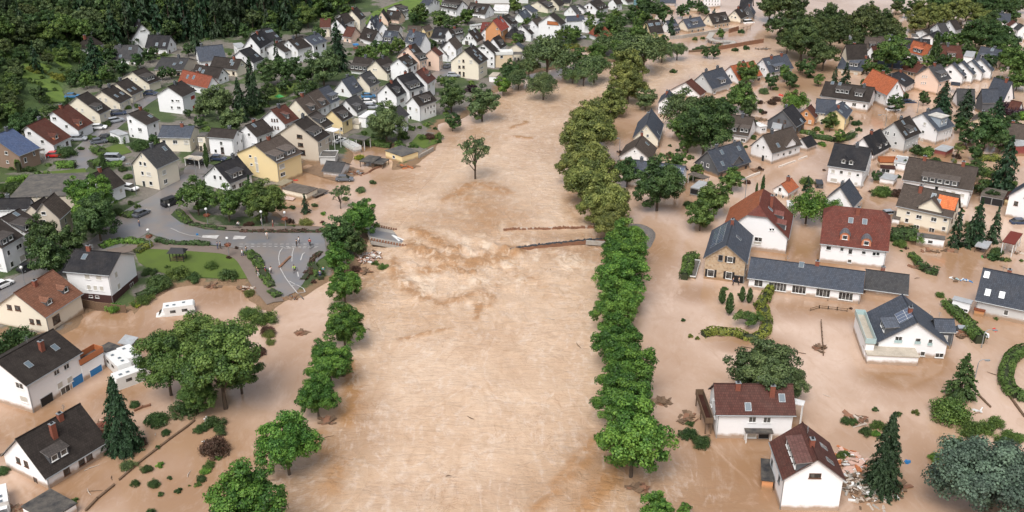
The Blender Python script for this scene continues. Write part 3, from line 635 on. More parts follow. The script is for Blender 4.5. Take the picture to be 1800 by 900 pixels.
1075,215 1120,160 1005,165 -4 H T||half timbered with cream panels among dark trees
670,275 805,228 545,130 110 W S|D715,240,3.6 w565,215,.8,.9,s w552,278,.8,.8 w540,345,.9,.8,s w645,265,.4,.8 w720,290,.4,.9 w740,285,.4,.9 w765,275,.4,.9 w720,345,.4,.9 w745,335,.4,.9|tall white with metal dormer beside the red shed
415,340 540,285 322,200 115 G B|d460,285,2.4 s412,290 s395,205 s487,255 w258,285,.5,1.1 w275,290,.5,1.1 w325,300,.5,1 w335,368,.8,.8 w318,432,.8,.6 w430,375,.3,1 w445,365,.3,1 w470,350,.3,1 w500,340,.3,1 w430,435,.4,.9|light grey plastered with repaired orange ridge tiles
165,465 300,392 80,325 50 W K|g210,410,1.4 g258,385,1.4 w190,480,.5,1 w240,460,.5,.8|black roofed with two gabled dormers
95,590 -207,545 155,410 145 W K|g-80,530,1.3 g-20,540,1.3 c30,395 w-160,590,.9,.9,s w-95,598,.8,.9 w-30,608,.8,.9,s w-155,660,1.6,1,s w35,620,.7,.7 w20,690,.8,.9,s|square white villa with two small gabled dormers
942,745 385,655 1005,562 150 W T|d680,690,8 c563,500 c868,545 w450,705,.8,.8 w520,715,.8,.7 w658,725,.8,1 w720,745,.8,.8,s w790,762,.9,.9,s w862,780,.9,.9,s w850,850,.9,.9,s|longest block, taupe roof with wide five window dormer
1380,345 1155,325 1400,225 -3 T T||low barn with mottled brown roof at right edge
1500,850 1560,780 1385,690 -5 W S||white wall at the right edge beside the garages
T 1500 350 4.5
785,150 335,52 835,-35 145 C T|x600,120,5.5 P750,30,4,3 c530,-60 w435,110,.8,.7 w520,140,1.2,.9 w637,160,1.2,1 w728,165,.8,.7 w423,168,.8,1 w500,220,1.2,1 w620,245,1.2,1.1 w715,233,.8,.9|cream with a cross gable and partly new orange tiles
280,415 -265,352 245,88 150 W Q|b100,370,1.8 b-70,325,1.8 s90,180 s-20,170 c35,115 w83,423,.8,.7 w165,432,.7,.8 w195,433,.7,.8 w-195,387,1,.9 w-90,397,.7,.8 w-23,415,.8,1.2 w-30,490,.8,.8|maroon tiled with two round topped orange dormers|k=.3 w=12
962,800 1480,910 978,532 110 G S|s1055,600 s1063,740 s1175,760|modern grey with anthracite roof at the right edge
437,757 85,710 435,598 45 G G||dark roofed timber shed hall with white lattice wall
T 1200 350 4.5
510,510 558,285 347,362 165 Z S|w300,465,.9,1.3,k w375,478,1.1,1.2,h w222,585,1.3,1.5,h w365,603,1.2,1.5,h w450,640,2,1.9,k c385,190 p285,290,9.5,3|old stone mill with shutters and solar roof
1428,745 510,622 1432,572 95 W S|w600,665,1.6,1.4 w770,695,2.4,1.7,f w700,690,1,1.7 w920,715,2.6,1.6,f w1110,742,2.6,1.6,f w1290,768,2.6,1.6,f s945,487|long single storey hall with patio doors beside the mill
840,315 877,125 597,72 125 W Q|d810,235,2.4 d790,165,2.4 s695,80 c700,60 w598,318,1.6,1 w590,348,1.6,.6,s w695,240,.5,.6 w716,240,.5,.6|white with orange and brown half hipped roof behind the mill|k=.3 o2=1
T 1500 530 4.5
190,325 85,95 512,168 110 W S|d230,225,3.4 p400,115,3.4,2.6 w357,300,1.2,1.2,l w510,312,.9,1.1,l w608,322,.7,1.2,l w548,412,.8,.9 w680,425,1.4,.9|modern white with solar panels and glass balconies
815,245 650,240 800,140 -3.4 D S||slate clad wing behind the modern white one
T 1200 700 4.5
262,133 900,138 248,-118 192 W V|c435,-75 c705,-25 s517,70 s785,0 w552,168,1.1,1 w667,172,1.1,1 w535,295,1.8,.8,s w640,300,1.6,.9,k|with red brown tiles and orange side balcony, in open flood
790,650 685,345 1070,487 245 W V|d880,540,6 c1072,340 S1115,385 S1165,500 w1047,613,1.6,.8,b w708,510,.9,1.2,k w765,640,.9,1.2,k|nearest of all, white gable beside the rubble heap
'''
FLAT_DATA = '''T 0 700 4.5
155,850 400,712 610,828 -1.6 W K|garage|flat_roofed_garage|white garage with dark felt roof at the lower left corner
T 0 530 4.5
640,505 820,398 800,345 130 W K|w770,600,2.6,1.9,u|roof_terrace_wing|white garage wing with orange railed roof terrace and blue door|rail
790,380 860,318 1060,385 -2.2 G K||shed|flat dark shed roof between the orange terrace and the caravans
925,320 1000,265 1085,290 -.9 G L||collapsed_shed|crumpled grey sheet roof lying in brown water behind the dark shed
T 0 350 4.5
640,690 555,655 690,660 -2.5 W K|w650,715,.8,.7|entrance_annex|small dark roofed annex on the maroon plinth house by the lawn
T 0 170 4.5
70,800 235,615 700,610 -3 T F||workshop|large flat weathered dark roof beside the acacia tree
900,290 935,255 1020,290 -2.4 W L||pavilion|small pale roofed garden pavilion beside the hedge garden
300,415 350,408 375,412 -2.5 W T||porch|brown roofed porch between the brick and the brown roofed house
T 300 0 4.5
500,350 560,335 598,372 -3.5 W L||annex|pale blue glazed flat roof behind the slate roofed uphill house
T 300 170 4.5
207,312 238,280 300,284 -4.5 C G|w235,340,1.2,.9,s w235,410,.7,1.4,b|linking_wing|cream linking wing with flat grey roof and small brown door
155,455 190,432 310,440 -2.4 W G||garage|flat grey garage roof beside the lone cypress
110,485 150,460 270,478 -2.2 G C||carport|cream roofed carport sheltering the dark van
862,722 968,680 1165,722 60 C T||outbuilding|low cream outbuilding with brown felt roof standing in the flood
815,690 905,648 975,660 -2 T R||pergola|slatted wooden pergola roof against the yellow block
1070,770 1180,722 1232,750 -.7 G T||floating_shed_roof|brown shed roof drifting beside the low cream outbuilding
820,800 870,780 995,795 -.25 C P||drifting_board|pale pink panel drifting below the low cream outbuilding
640,375 690,345 690,405 -2.6 W L||lean_to|pale blue lean to roof between white house and yellow block
1225,265 1270,240 1345,255 -5 W W|w1310,320,1.6,1.4|veranda|white canopied veranda of the yellow house by the tan gable
1175,480 1200,430 1325,435 -2.5 G G||terrace|grey roof terrace at the foot of the big tan gable
T 600 170 4.5
140,510 215,460 305,482 45 T K||open_carport|dark roofed open carport standing in brown water, larger one
245,525 300,482 380,492 40 T K||open_carport|dark roofed open carport standing in brown water, smaller one
380,437 475,383 612,430 65 Y G||garage|cream yellow garage with grey flat roof at the river edge
65,325 100,295 235,318 -2.4 W G||carport|grey roofed carport beside the long clipped hedge
60,210 110,168 170,190 40 C C||balcony_wing|cream wing with planted roof balcony by the yellow house
130,160 215,105 262,122 -3 W W||garage|white flat roof beside the big round garden tree
0,375 60,365 160,415 -1 W L|rail|terrace|grey paved riverside terrace with white balustrade|rail
T 600 0 4.5
1165,600 1200,570 1255,580 -2 W C||balcony_annex|cream balcony annex beside the big cream block
440,345 520,300 900,300 -.1 G G||parking_area|grey parking yard seen between the top town houses
T 750 0 7.5
903,725 1140,720 1105,685 165 H W|w1105,780,.8,1,b w1105,855,.8,1,b w985,1,1,1|flat_roofed_house|tan brick block with white rimmed roof terrace above the river trees|rail
500,360 560,335 715,315 50 W L|w540,395,.8,.8 w685,350,.6,.7|flat_roofed_house|white flat roofed house left of the red chalet
703,390 735,290 850,295 -3 M M||garage|red roofed side wing left of the timber chalet
870,150 1080,145 1100,60 -1 W W||stone_base|pale plinth below the brown brick tower
1140,715 1275,712 1262,680 -3.4 C G||porch|dark canopy on the cream annex by the river trees
T 900 0 7.5
455,428 480,388 652,392 70 C G||annex|cream annex under the orange timber gable house
945,275 960,243 1155,255 -4.5 W L|w1100,290,.8,.6|flat_roofed_house|white flat roofed house behind the white villa
T 1200 0 7.5
245,85 262,72 372,110 80 W L||flat_roofed_annex|small white annex with grey roof by the flooded yard
105,95 110,72 240,85 60 C C||flat_roofed_annex|beige annex with gravel roof by the flooded yard
20,100 25,90 100,105 -3 W W||shed|white roofed shed at the edge of the flooded yard
270,-40 490,-60 615,-70 150 W S|w310,10,.5,.8 w350,12,.5,.8 w390,12,.5,.8 w430,14,.5,.8 w465,14,.5,.8 w310,55,.5,.8 w350,56,.5,.8 w390,58,.5,.8 w430,60,.5,.8 w465,60,.5,.8|apartment_block|large white block with two rows of windows at the top edge
T 1200 170 4.5
30,608 85,592 215,632 -2.4 G T||carport|brown roofed carport left of the slate clad house
60,715 130,660 188,690 -2.4 W L|w92,745,2,1.4,k|garage|white garage with open black door, left bank of the side street
585,230 600,205 670,235 -2.6 W W|w640,258,1.4,.6|flat_roofed_house|white low house beside the brown roofed house with two dormers
1105,130 1115,100 1205,110 -.2 G G||yard|grey wall top beside the yellow group
700,250 720,180 790,210 -3 W L||conservatory|glass roofed corner of the black A roofed house
T 1500 0 4.5
870,445 895,400 975,402 -4 W L||annex|pale grey flat roof beside the dark slate house
770,670 775,645 850,650 -3 W S||porch|dark porch roof below the first white row gable
470,280 500,265 520,290 -2 W G||shed|grey shed near the avenue
T 1620 0 7.5
485,445 500,405 640,410 90 W W||garage|white garage with flat roof near the tall round cypress
1205,500 1240,455 1350,470 60 W L|w1280,500,3,1|conservatory|white glazed conservatory at the upper right edge
1030,700 1040,680 1210,705 -3 W W||garage|white flat roofed garage in front of the flooded yard, upper right
T 1500 170 4.5
640,412 705,375 785,405 55 M L||garden_shed|dark red shed with pale green roof in the flood
1005,775 1040,712 1225,740 65 W T|w1050,815,2.4,1.8,k w1140,828,2.4,1.8,k|double_garage|white double garage with two open black bays
1195,805 1230,742 1320,735 55 Y N|w1265,835,1,.4,k|garage|yellow garage with maroon roof beside the double garage
1190,395 1215,350 1400,340 -3 M L||shed|pale sheet roof with red wall beside the dark conifer
320,520 345,468 440,480 70 W L|w340,540,.5,.6|flat_roofed_house|small white house with pale flat roof beside the taupe block
165,520 190,500 325,500 -1.6 H N||deck|brown timber deck railed with yellow boards|rail
190,560 210,535 330,545 60 W N|w240,570,2,1|garage|white garage under the brown timber deck
205,640 240,600 360,620 55 W L||garage|white arched garage with pale roof beside the island tree
160,620 195,585 250,595 -2 T K||shed|black roofed shed between square villa and white arched garage
900,320 935,300 960,320 -1.8 G K||shed|small dark shed at the foot of the half timbered house
T 1500 350 4.5
305,150 325,92 390,100 60 W T||annex|brown roofed annex at the left of the cream patched roof house
480,288 505,262 728,292 75 W G||outbuilding|long low white outbuilding behind the leaning palm
1178,335 1245,250 1400,195 -3 W M||carport|bright red sloping carport roof at the right edge
960,370 1000,315 1100,335 50 T L||open_shelter|open garden shelter with pale roof between dark conifers
780,790 800,762 950,800 -2.4 W L|w905,885,1.5,.6|lean_to|pale glass roof beside the modern grey house
785,100 800,88 880,120 -2.5 W S||porch|slate canopy at the cream patched roof house
0,1 1,0 2,2 -.1 X X||x|x
T 1200 350 4.5
30,610 70,480 140,490 -.5 T F||terrace|dark submerged terrace left of the old stone mill
820,0 870,10 880,60 -2 W W||porch|white porch behind the orange half hipped roof
T 1500 530 4.5
75,342 110,422 527,440 75 W C||flat_roofed_annex|low white annex with gravel roof before the modern house
85,97 10,100 95,332 -3.2 W C||balcony|long roof balcony with glass railing left of the modern house|rail
955,50 960,40 1050,60 50 O O|w1085,90,1.3,1.4,k|entrance_porch|bright orange entrance porch of the modern grey house
T 1200 700 4.5
880,40 880,0 970,20 -4 W W||canopy|white corrugated canopy behind the red brown tiled house
618,485 720,485 728,658 85 O K|w690,728,.6,.5,k|entrance_porch|orange brick porch with black flat roof on the nearest house
488,250 500,272 720,275 -2 W K||porch_roof|narrow dark porch roof over the white lattice screen
120,-30 160,-30 240,200 -2.0 T N|rail|side_balcony|brown floored balcony hanging over the flood|rail
'''
TREE_DATA = '''maple 433,890,150 503,782,115 557,697,80 578,635,88 604,573,80 604,498,68 593,452,52 635,383,68 1112,772,146 1095,695,112 1100,648,108 1082,602,98 1080,540,90 1094,495,104 1092,455,92 1098,425,84 1155,895,64 1203,897,30|bright|riverside maples
maple 592,415,60 622,428,44|dkgreen|darker trees at the bridge head
linden 1075,392,68 1060,358,88 1040,322,92 1024,285,90 1032,247,92 1045,213,84 1078,178,56 1105,150,68 1107,119,58|olive|river avenue lindens
willow 955,150,52 1007,130,34 1026,133,38 1045,118,56 962,98,82 1062,76,44 1100,64,32 1133,90,80 1164,93,34 1191,88,36 911,138,40 990,105,40 930,118,40|mid|trees along the flooded bank
maple 884,151,32|lime|
maple 896,127,34 793,173,46|dkgreen|
maple 847,182,58 1135,174,36|mid|
round 829,152,26|plum|
maple 678,219,66|mid|
round 709,234,26 742,239,18 702,250,24 771,237,20 640,232,14 620,187,20|green|
round 115,262,36 245,250,36 187,215,18 270,240,22 60,330,40 20,325,40|dkgreen|
cypress 362,275,12,42 182,290,14,34 1341,326,9,34 1330,333,6,22 1645,88,22,52 1687,57,12,20 1283,535,18,40 1305,518,14,28 1318,520,14,26 1270,520,16,30 144,107,8,22 150,108,8,22|dkgreen|
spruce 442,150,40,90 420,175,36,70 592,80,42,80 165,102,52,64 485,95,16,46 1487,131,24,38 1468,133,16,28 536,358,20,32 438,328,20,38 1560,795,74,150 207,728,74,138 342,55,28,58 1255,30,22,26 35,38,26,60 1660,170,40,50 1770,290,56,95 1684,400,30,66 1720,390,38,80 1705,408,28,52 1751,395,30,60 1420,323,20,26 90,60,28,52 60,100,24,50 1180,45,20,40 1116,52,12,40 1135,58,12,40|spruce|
maple 385,183,56 567,118,60 410,212,44 355,190,30|mid|
maple 155,348,74 182,352,40 150,378,50|lime|
maple 170,385,76 73,417,62 129,423,52 84,454,64 104,452,36|dkgreen|
round 20,590,84|dkgreen|
ash 386,640,150 292,640,104 350,592,92 345,690,70 420,650,80|green|three tall ash trees in the flooded garden
maple 345,346,62 400,360,56 465,355,70 435,345,44|green|street trees above the path
round 438,545,40 465,552,44|green|
bare 597,342,36 835,268,68|mid|
maple 1240,225,92 1272,200,42 1312,192,26 1165,80,30|dkgreen|
willow 1205,185,76|mid|
maple 1195,225,40 1210,250,36 1195,285,30 1460,215,30 1475,240,22|green|
maple 1313,129,38 1307,171,50 1265,185,30|green|
willow 1400,178,44 1420,362,68 1470,355,34|lime|
oak 1371,47,44 1354,14,48 1390,14,60 1405,45,44 1432,42,40 1458,33,46 1411,71,72 1449,98,54 1462,62,58 1493,50,40 1385,75,40 1430,60,50 1478,38,36 1510,60,30|oak|
oak 1520,42,56 1545,62,52 1568,58,44 1530,22,34 1576,14,24 1592,22,20 1505,80,40 1555,40,40|oak|
linden 1612,38,40 1635,33,40 1655,30,42 1678,24,42 1700,22,42 1625,20,36 1722,30,34|olive|
oak 1650,8,40 1690,4,44 1730,8,50 1765,12,48 1790,8,30 1610,12,30 1745,28,36 1780,30,24 1580,2,24 1715,2,30|dkgreen|
maple 1740,42,36 1718,62,46 1745,68,48 1768,78,48 1762,60,36 1700,65,30|dkgreen|
maple 1572,92,60 1548,95,30 1525,118,24 1540,125,24 1790,115,54 1680,115,24 1668,72,30|green|
cedar 1748,842,182 1805,850,110|blue|
spruce 1700,182,38,46 1660,188,36,38 1755,195,38,46 1690,208,24,30|spruce|
round 1780,185,46 1750,172,30|plum|
maple 1735,232,62 1690,222,26 1715,270,26|dkgreen|
round 1797,200,30|lime|
maple 1287,315,40 1257,350,60 1232,380,50|green|
maple 1103,305,46 1157,325,88|dkgreen|
round 1551,332,36 1628,262,30 1445,250,14 1715,262,22 1770,322,26 1735,318,24|green|
bare 1685,262,26|olive|
round 1672,712,72 1706,746,46 1748,738,44 1682,776,40 1726,748,40 1772,762,44|green|
spruce 1695,660,62,80|dkgreen|
ash 1345,658,124 1385,670,64|mid|
palm 1316,560,44 1616,420,30|green|
round 1751,448,28 1570,415,30|dkgreen|
maple 1052,345,50 1020,305,50 1080,365,60|olive|
maple 795,215,30 1000,75,16 980,60,16 1010,20,14|dkgreen|
maple 745,30,22 735,24,18 665,32,12 820,28,22 905,10,26 770,40,16 690,215,20 650,105,26 700,80,26 760,100,20 755,78,18 638,95,26|green|
maple 1080,25,14 1095,36,16 1110,30,22 1140,20,40 1165,25,30 1215,8,20 1240,20,16 1200,20,24 1230,14,20 1060,55,30 1085,50,24 1130,8,30 1075,38,20 940,30,12|dkgreen|
maple 215,120,26 205,180,20 230,160,14 285,130,20 262,98,22 270,92,18 240,108,24 300,52,30 330,88,20 355,50,20 400,52,24 430,58,26 215,40,26 190,60,24 490,110,20 500,125,40 470,130,40 530,135,26 545,155,30 440,195,20 395,205,20|dkgreen|
round 1350,8,20 1180,272,12 1255,205,20 1385,270,12|green|
maple 470,165,34 500,150,30 530,165,30 455,185,26 520,115,26 545,130,24 560,60,26 480,60,30 520,50,30 420,120,14 135,95,20 130,140,22 195,135,18 212,150,18 300,128,20 195,100,24 120,185,24 90,200,30 30,225,40 60,210,36 330,200,16 350,215,20 270,75,20 175,150,14|dkgreen|
maple 575,40,30 600,60,16 540,30,34 505,20,34 470,35,34 610,25,26 640,100,20 725,160,18 730,75,20 910,70,22 925,45,20 985,62,26 1010,60,22 1120,60,34 1090,90,34 1105,105,30 1130,30,26 1075,55,24 1150,45,24 1020,100,30 1050,95,34|green|
maple 1490,210,16 1540,310,20 1590,290,16 1610,265,20 1700,240,30 1760,250,40 1780,220,34 1715,300,36 1745,345,22 1725,330,26 1600,110,30 1660,110,26 1700,90,30 1740,110,26 1590,170,16 1470,160,20 1500,165,24 1520,150,20 1420,120,30|dkgreen|
maple 1190,310,26 1180,290,22 1225,300,24 1300,260,18 1380,130,26 1770,100,40 1790,140,36 1580,60,24 1650,60,20 1690,60,20 1470,290,16 1430,60,24|green|
'''
# ---------------------------------------------------------------- colours of plaster and roofs: (colour, words)
WALL = {'W': ((.82, .82, .825), 'white'), 'C': ((.76, .69, .56), 'cream'), 'Y': ((.78, .62, .34), 'yellow'), 'P': ((.78, .58, .46), 'pinkish'), 'T': ((.56, .49, .40), 'tan'),
        'G': ((.55, .55, .54), 'grey'), 'R': ((.26, .17, .12), 'brick'), 'O': ((.60, .27, .11), 'orange'), 'M': ((.20, .035, .03), 'maroon'), 'D': ((.075, .08, .09), 'dark slate'),
        'H': ((.66, .52, .36), 'timber framed'), 'Z': ((.42, .30, .19), 'rubble stone')}
ROOF = {'K': ((.019, .019, .022), 'black'), 'B': ((.030, .024, .021), 'dark brown'), 'G': ((.050, .050, .052), 'grey'), 'S': ((.055, .064, .082), 'slate'), 'T': ((.066, .051, .042), 'taupe'),
        'N': ((.085, .030, .021), 'brown'), 'M': ((.27, .055, .04), 'red'), 'O': ((.34, .10, .045), 'orange'), 'U': ((.075, .105, .19), 'blue'), 'Q': ((.125, .036, .026), 'maroon'),
        'V': ((.085, .034, .027), 'red brown'), 'F': ((.055, .052, .05), 'dark'), 'E': ((.09, .17, .19), 'teal'), 'R': ((.30, .26, .17), 'wooden'), 'L': ((.36, .38, .40), 'pale grey'),
        'W': ((.75, .75, .75), 'white'), 'C': ((.48, .42, .34), 'beige'), 'P': ((.62, .46, .40), 'pink'), 'X': ((.1, .1, .1), 'x'), 'A': ((.21, .062, .036), 'rusty red'), 'J': ((.19, .085, .052), 'red brown')}
def brick(c): return c
HOUSES = []      # (px, py, phrase, root)
WCACHE = {}
def window_meshes(w, h, kind, split):
    key = (round(w, 2), round(h, 2), kind, split)
    if key in WCACHE: return WCACHE[key]
    fr = M['frameb'] if kind in 'bo' else (M['metal'] if kind == 'k' else M['frame'])
    pane = {'s': M['shutter'], 'u': M['blue'], 'k': M['dark'], 'b': M['glass'], 'r': M['redbox'], 'o': M['timber'], 'y': M['yellowp'], 'e': M['greenp']}.get(kind, M['glass'])
    a = MB(); t = .07 if kind not in 'ou' else .05; d = .07
    for x in (-1, 1): a.box((x * (w / 2 - t / 2), -d / 2 + .01, 0), (t, d, h))
    for z in (-1, 1): a.box((0, -d / 2 + .01, z * (h / 2 - t / 2)), (w - 2 * t, d, t))
    if w > 1.0 and kind in 'wlf': a.box((0, -d / 2 + .012, 0), (.06, d - .01, h - 2 * t))
    if w > 1.9 and kind == 'f':
        for x in (-.25, .25): a.box((x * w, -d / 2 + .012, 0), (.06, d - .01, h - 2 * t))
    a.box((0, -.06, -h / 2 - .03), (w + .16, .18, .05))
    if kind == 'l': a.box((0, -.12, -h / 2 + .25), (w + .1, .03, .55), 2)
    if kind == 'h':
        for x in (-1, 1): a.box((x * (w / 2 + .24), -.04, 0), (.42, .06, h + .1), 3)
    p = MB()
    if kind in 'su':
        k = int(h / .12) + 1
        for i in range(k): p.box((0, -.012, -h / 2 + t + (i + .5) * (h - 2 * t) / k), (w - 2 * t, .025, (h - 2 * t) / k * .86))
        p.box((0, .005, 0), (w - 2 * t, .01, h - 2 * t))
    else: p.box((0, .0, 0), (w - 2 * t, .02, h - 2 * t))
    mats = [fr, pane, M['aqua'], M['dark']]
    if split: r = (a.mesh('window', mats), p.mesh('pane', [pane]))
    else:
        for f, mi in zip(p.f, p.m): a.poly([p.v[i] for i in f], [tuple(range(len(f)))], 1)
        r = (a.mesh('window', mats), None)
    WCACHE[key] = r; return r
for k, c, r in (('shutter', (.52, .49, .43), .7), ('blue', (.02, .19, .46), .5), ('redbox', (.36, .04, .025), .7), ('timber', (.42, .14, .05), .7), ('yellowp', (.75, .48, .12), .8), ('greenp', (.42, .55, .30), .8), ('aqua', (.38, .5, .5), .2), ('orangep', (.5, .18, .06), .8)):
    M[k] = plain(k + '_panel', c, r, 3, .15)

def setup(bpx, cpx, gpx, hb, apx=None, t=.5, zoom=4.5, wprior=None):
    B0 = hit(*bpx, 0.0)
    s = F / depth(B0)
    if hb < 0: He = -hb
    else:
        He = 4.0
        for _ in range(4):
            b = hit(*bpx, He); z0 = ground(b.x, b.y); q = proj((b.x, b.y, z0)); q1 = proj((b.x, b.y, z0 + 1))
            He = (hb / zoom) / max(q[1] - q1[1], 1e-3)
        He = min(max(He, 1.2), 9)
    b = hit(*bpx, He); z0 = float(ground(b.x, b.y)); ze = z0 + He
    c = at(*cpx, ze); u = Vector((c.x - b.x, c.y - b.y)); Lh = u.length; u.normalize()
    best = None
    for sg in (1, -1):
        n = Vector((-u.y, u.x)) * sg
        for wd in np.arange(3.5, 17, .25):
            for rise in np.arange(.8, 7.5, .2):
                p = proj((b.x + n.x * wd * t, b.y + n.y * wd * t, ze + rise))
                e = (p[0] - gpx[0]) ** 2 + (p[1] - gpx[1]) ** 2
                pr = ((wd - (wprior or 9.5)) / (1.0 if wprior else 5)) ** 2 * 1.5 + ((rise / (wd * t) - .85) / .25) ** 2 * 1.2
                if apx is not None:
                    a = proj((b.x + n.x * wd, b.y + n.y * wd, ze)); e += .5 * ((a[0] - apx[0]) ** 2 + (a[1] - apx[1]) ** 2)
                e += pr * (1 + s * .05)
                if best is None or e < best[0]: best = (e, sg, wd, rise)
    e, sg, wd, rise = best
    n = Vector((-u.y, u.x)) * sg
    return b, z0, He, u, n, Lh, float(wd), float(rise), e

class House:
    def __init__(s, b, z0, He, u, n, L, w, rise, t):
        s.L, s.w, s.He, s.rise, s.t, s.z0 = L, w, He, rise, t, z0
        s.b, s.u, s.n = b, u, n
        lx = Vector((n.y, -n.x)); s.sg = 1 if u.dot(lx) > 0 else -1
        c = Vector((b.x, b.y)) + u * (L / 2) + n * (w / 2)
        s.loc = Vector((c.x, c.y, z0)); s.rz = math.atan2(lx.y, lx.x)
        s.inv = (Matrix.Translation(s.loc) @ Matrix.Rotation(s.rz, 4, 'Z')).inverted()
        s.o = s.inv @ Vector((0, 0, CH)); s.px = None
    def P(s, a, b, z): return Vector((s.sg * (a - s.L / 2), b - s.w / 2, z))
    def zs(s, b): return s.He + s.rise * (b / (s.t * s.w) if b < s.t * s.w else 1 - (b - s.t * s.w) / ((1 - s.t) * s.w) * min(1, (1 - s.t) / s.t))
    def rayl(s, px, py):
        d = Vector(ray(px, py)); return (s.inv.to_3x3() @ d)
    def on_plane(s, px, py, p0, nrm):
        d = s.rayl(px, py); k = (Vector(p0) - s.o).dot(nrm) / d.dot(nrm); return s.o + d * k
    def ab(s, q): return (s.sg * q.x + s.L / 2, q.y + s.w / 2, q.z)
    def slope(s, px, py, side=0):
        if side == 0: p0 = s.P(0, 0, s.He); nr = Vector((0, -s.rise, s.t * s.w)).normalized()
        else:
            q = s.zs(s.w); p0 = s.P(0, s.w, q); nr = Vector((0, (s.rise + s.He - q), (1 - s.t) * s.w)).normalized()
        return s.ab(s.on_plane(px, py, p0, nr))

OV = .38
def house(root, h, wc, rc, feats, k=0.0, T_=None, near=False, wallm=None, auto=True, o2=False):
    L, w, He, rise, t = h.L, h.w, h.He, h.rise, h.t
    P = h.P; hz = h.zs(w); hip = k
    # walls
    m = MB(); o1 = min(OV, w * .06); zb = -2.6; th = .16
    a0, a1, b0, b1 = o1, L - o1, o1, w - o1
    rt = t * w; zt = lambda b: h.zs(b) - th - .02
    zk = He + (1 - hip) * rise
    def prof(a):
        pts = [P(a, b0, zb), P(a, b1, zb), P(a, b1, zt(b1))]
        if hip > 0:
            y1 = w - (w - rt) * (1 - hip); y0 = rt * (1 - hip)
            if hip < .97: pts += [P(a, y1, min(zt(y1), zk - th)), P(a, y0, min(zt(y0), zk - th))]
        else: pts.append(P(a, rt, zt(rt)))
        pts.append(P(a, b0, zt(b0))); return pts
    f0, f1 = prof(a0), prof(a1)
    n_ = len(f0); m.face(f0); m.face(f1[::-1])
    for i in range(n_):
        j = (i + 1) % n_; m.face([f0[i], f1[i], f1[j], f0[j]])
    link('wall', m.mesh('wall', [wallm or M['wall']]), root, color=wc)
    # roof
    m = MB(); sl0 = math.hypot(rt, rise); sl1 = math.hypot(w - rt, He + rise - hz)
    def sheet(dz):
        r0, r1 = (hip * w / 2 * .9, L - hip * w / 2 * .9) if hip else (0, L)
        if r1 < r0 + .2: r0 = r1 = L / 2; r0 -= .1; r1 += .1
        y0, y1 = rt * (1 - hip), w - (w - rt) * (1 - hip)
        A = [P(0, 0, He + dz), P(L, 0, He + dz)]
        if hip:
            m.face([A[0], A[1], P(L, y0, zk + dz), P(r1, rt, He + rise + dz), P(r0, rt, He + rise + dz), P(0, y0, zk + dz)], 0, [(0, 0), (L, 0), (L, sl0 * (1 - hip)), (r1, sl0), (r0, sl0), (0, sl0 * (1 - hip))])
            m.face([P(0, w, hz + dz), P(L, w, hz + dz), P(L, y1, zk + dz), P(r1, rt, He + rise + dz), P(r0, rt, He + rise + dz), P(0, y1, zk + dz)], 2 if o2 else 0, [(0, 0), (L, 0), (L, sl1 * (1 - hip)), (r1, sl1), (r0, sl1), (0, sl1 * (1 - hip))])
            m.face([P(0, y0, zk + dz), P(0, y1, zk + dz), P(r0, rt, He + rise + dz)], 0, [(y0, 0), (y1, 0), (rt, sl0 * hip)])
            m.face([P(L, y0, zk + dz), P(L, y1, zk + dz), P(r1, rt, He + rise + dz)], 0, [(y0, 0), (y1, 0), (rt, sl0 * hip)])
        else:
            m.face([A[0], A[1], P(L, rt, He + rise + dz), P(0, rt, He + rise + dz)], 0, [(0, 0), (L, 0), (L, sl0), (0, sl0)])
            m.face([P(0, w, hz + dz), P(L, w, hz + dz), P(L, rt, He + rise + dz), P(0, rt, He + rise + dz)], 0, [(0, 0), (L, 0), (L, sl1), (0, sl1)])
        return [P(0, 0, He + dz), P(L, 0, He + dz)] + ([P(L, y0, zk + dz)] if hip else []) + ([P(L, rt, He + rise + dz)] if not hip else []) + ([P(L, y1, zk + dz)] if hip else []) + [P(L, w, hz + dz), P(0, w, hz + dz)] + ([P(0, y1, zk + dz)] if hip else []) + ([P(0, rt, He + rise + dz)] if not hip else []) + ([P(0, y0, zk + dz)] if hip else [])
    e0 = sheet(0); e1 = sheet(-th)
    for i in range(len(e0)):
        j = (i + 1) % len(e0); m.face([e0[i], e0[j], e1[j], e1[i]], 1)
    roof = link('roof', m.mesh('roof', [M['roof'], M['trim'], M['roof2']]), root, color=rc)
    if not hip:   # ridge tiles
        m = MB(); m.tube([P(-.02, rt, He + rise + .02), P(L + .02, rt, He + rise + .02)], .11, 0, 6); link('ridge_cap', m.mesh('ridge_cap', [M['roof']]), roof, color=rc)
    if near or He > 2:
        m = MB(); m.tube([P(0, -.06, He - .1), P(L, -.06, He - .1)], .075, 0, 6); m.tube([P(.5, b0 - .07, He - .15), P(.5, b0 - .07, -1.2)], .05, 0, 5)
        link('gutter', m.mesh('gutter', [M['metal']]), root)
    pitch = math.atan2(rise, rt); pitch1 = math.atan2(He + rise - hz, w - rt)
    nocc = []
    got = {'w': 0, 'c': 0, 's': 0}
    T = T_
    def put_window(pt, ry, ww, hh, kind, parent=root):
        wm, pm = window_meshes(ww, hh, kind, near)
        o = link('door' if (hh > 1.45 and ww < 1.9) else ('garage_door' if kind == 'u' else 'window'), wm, parent, pt, (0, 0, ry))
        if pm: link('pane', pm, o)
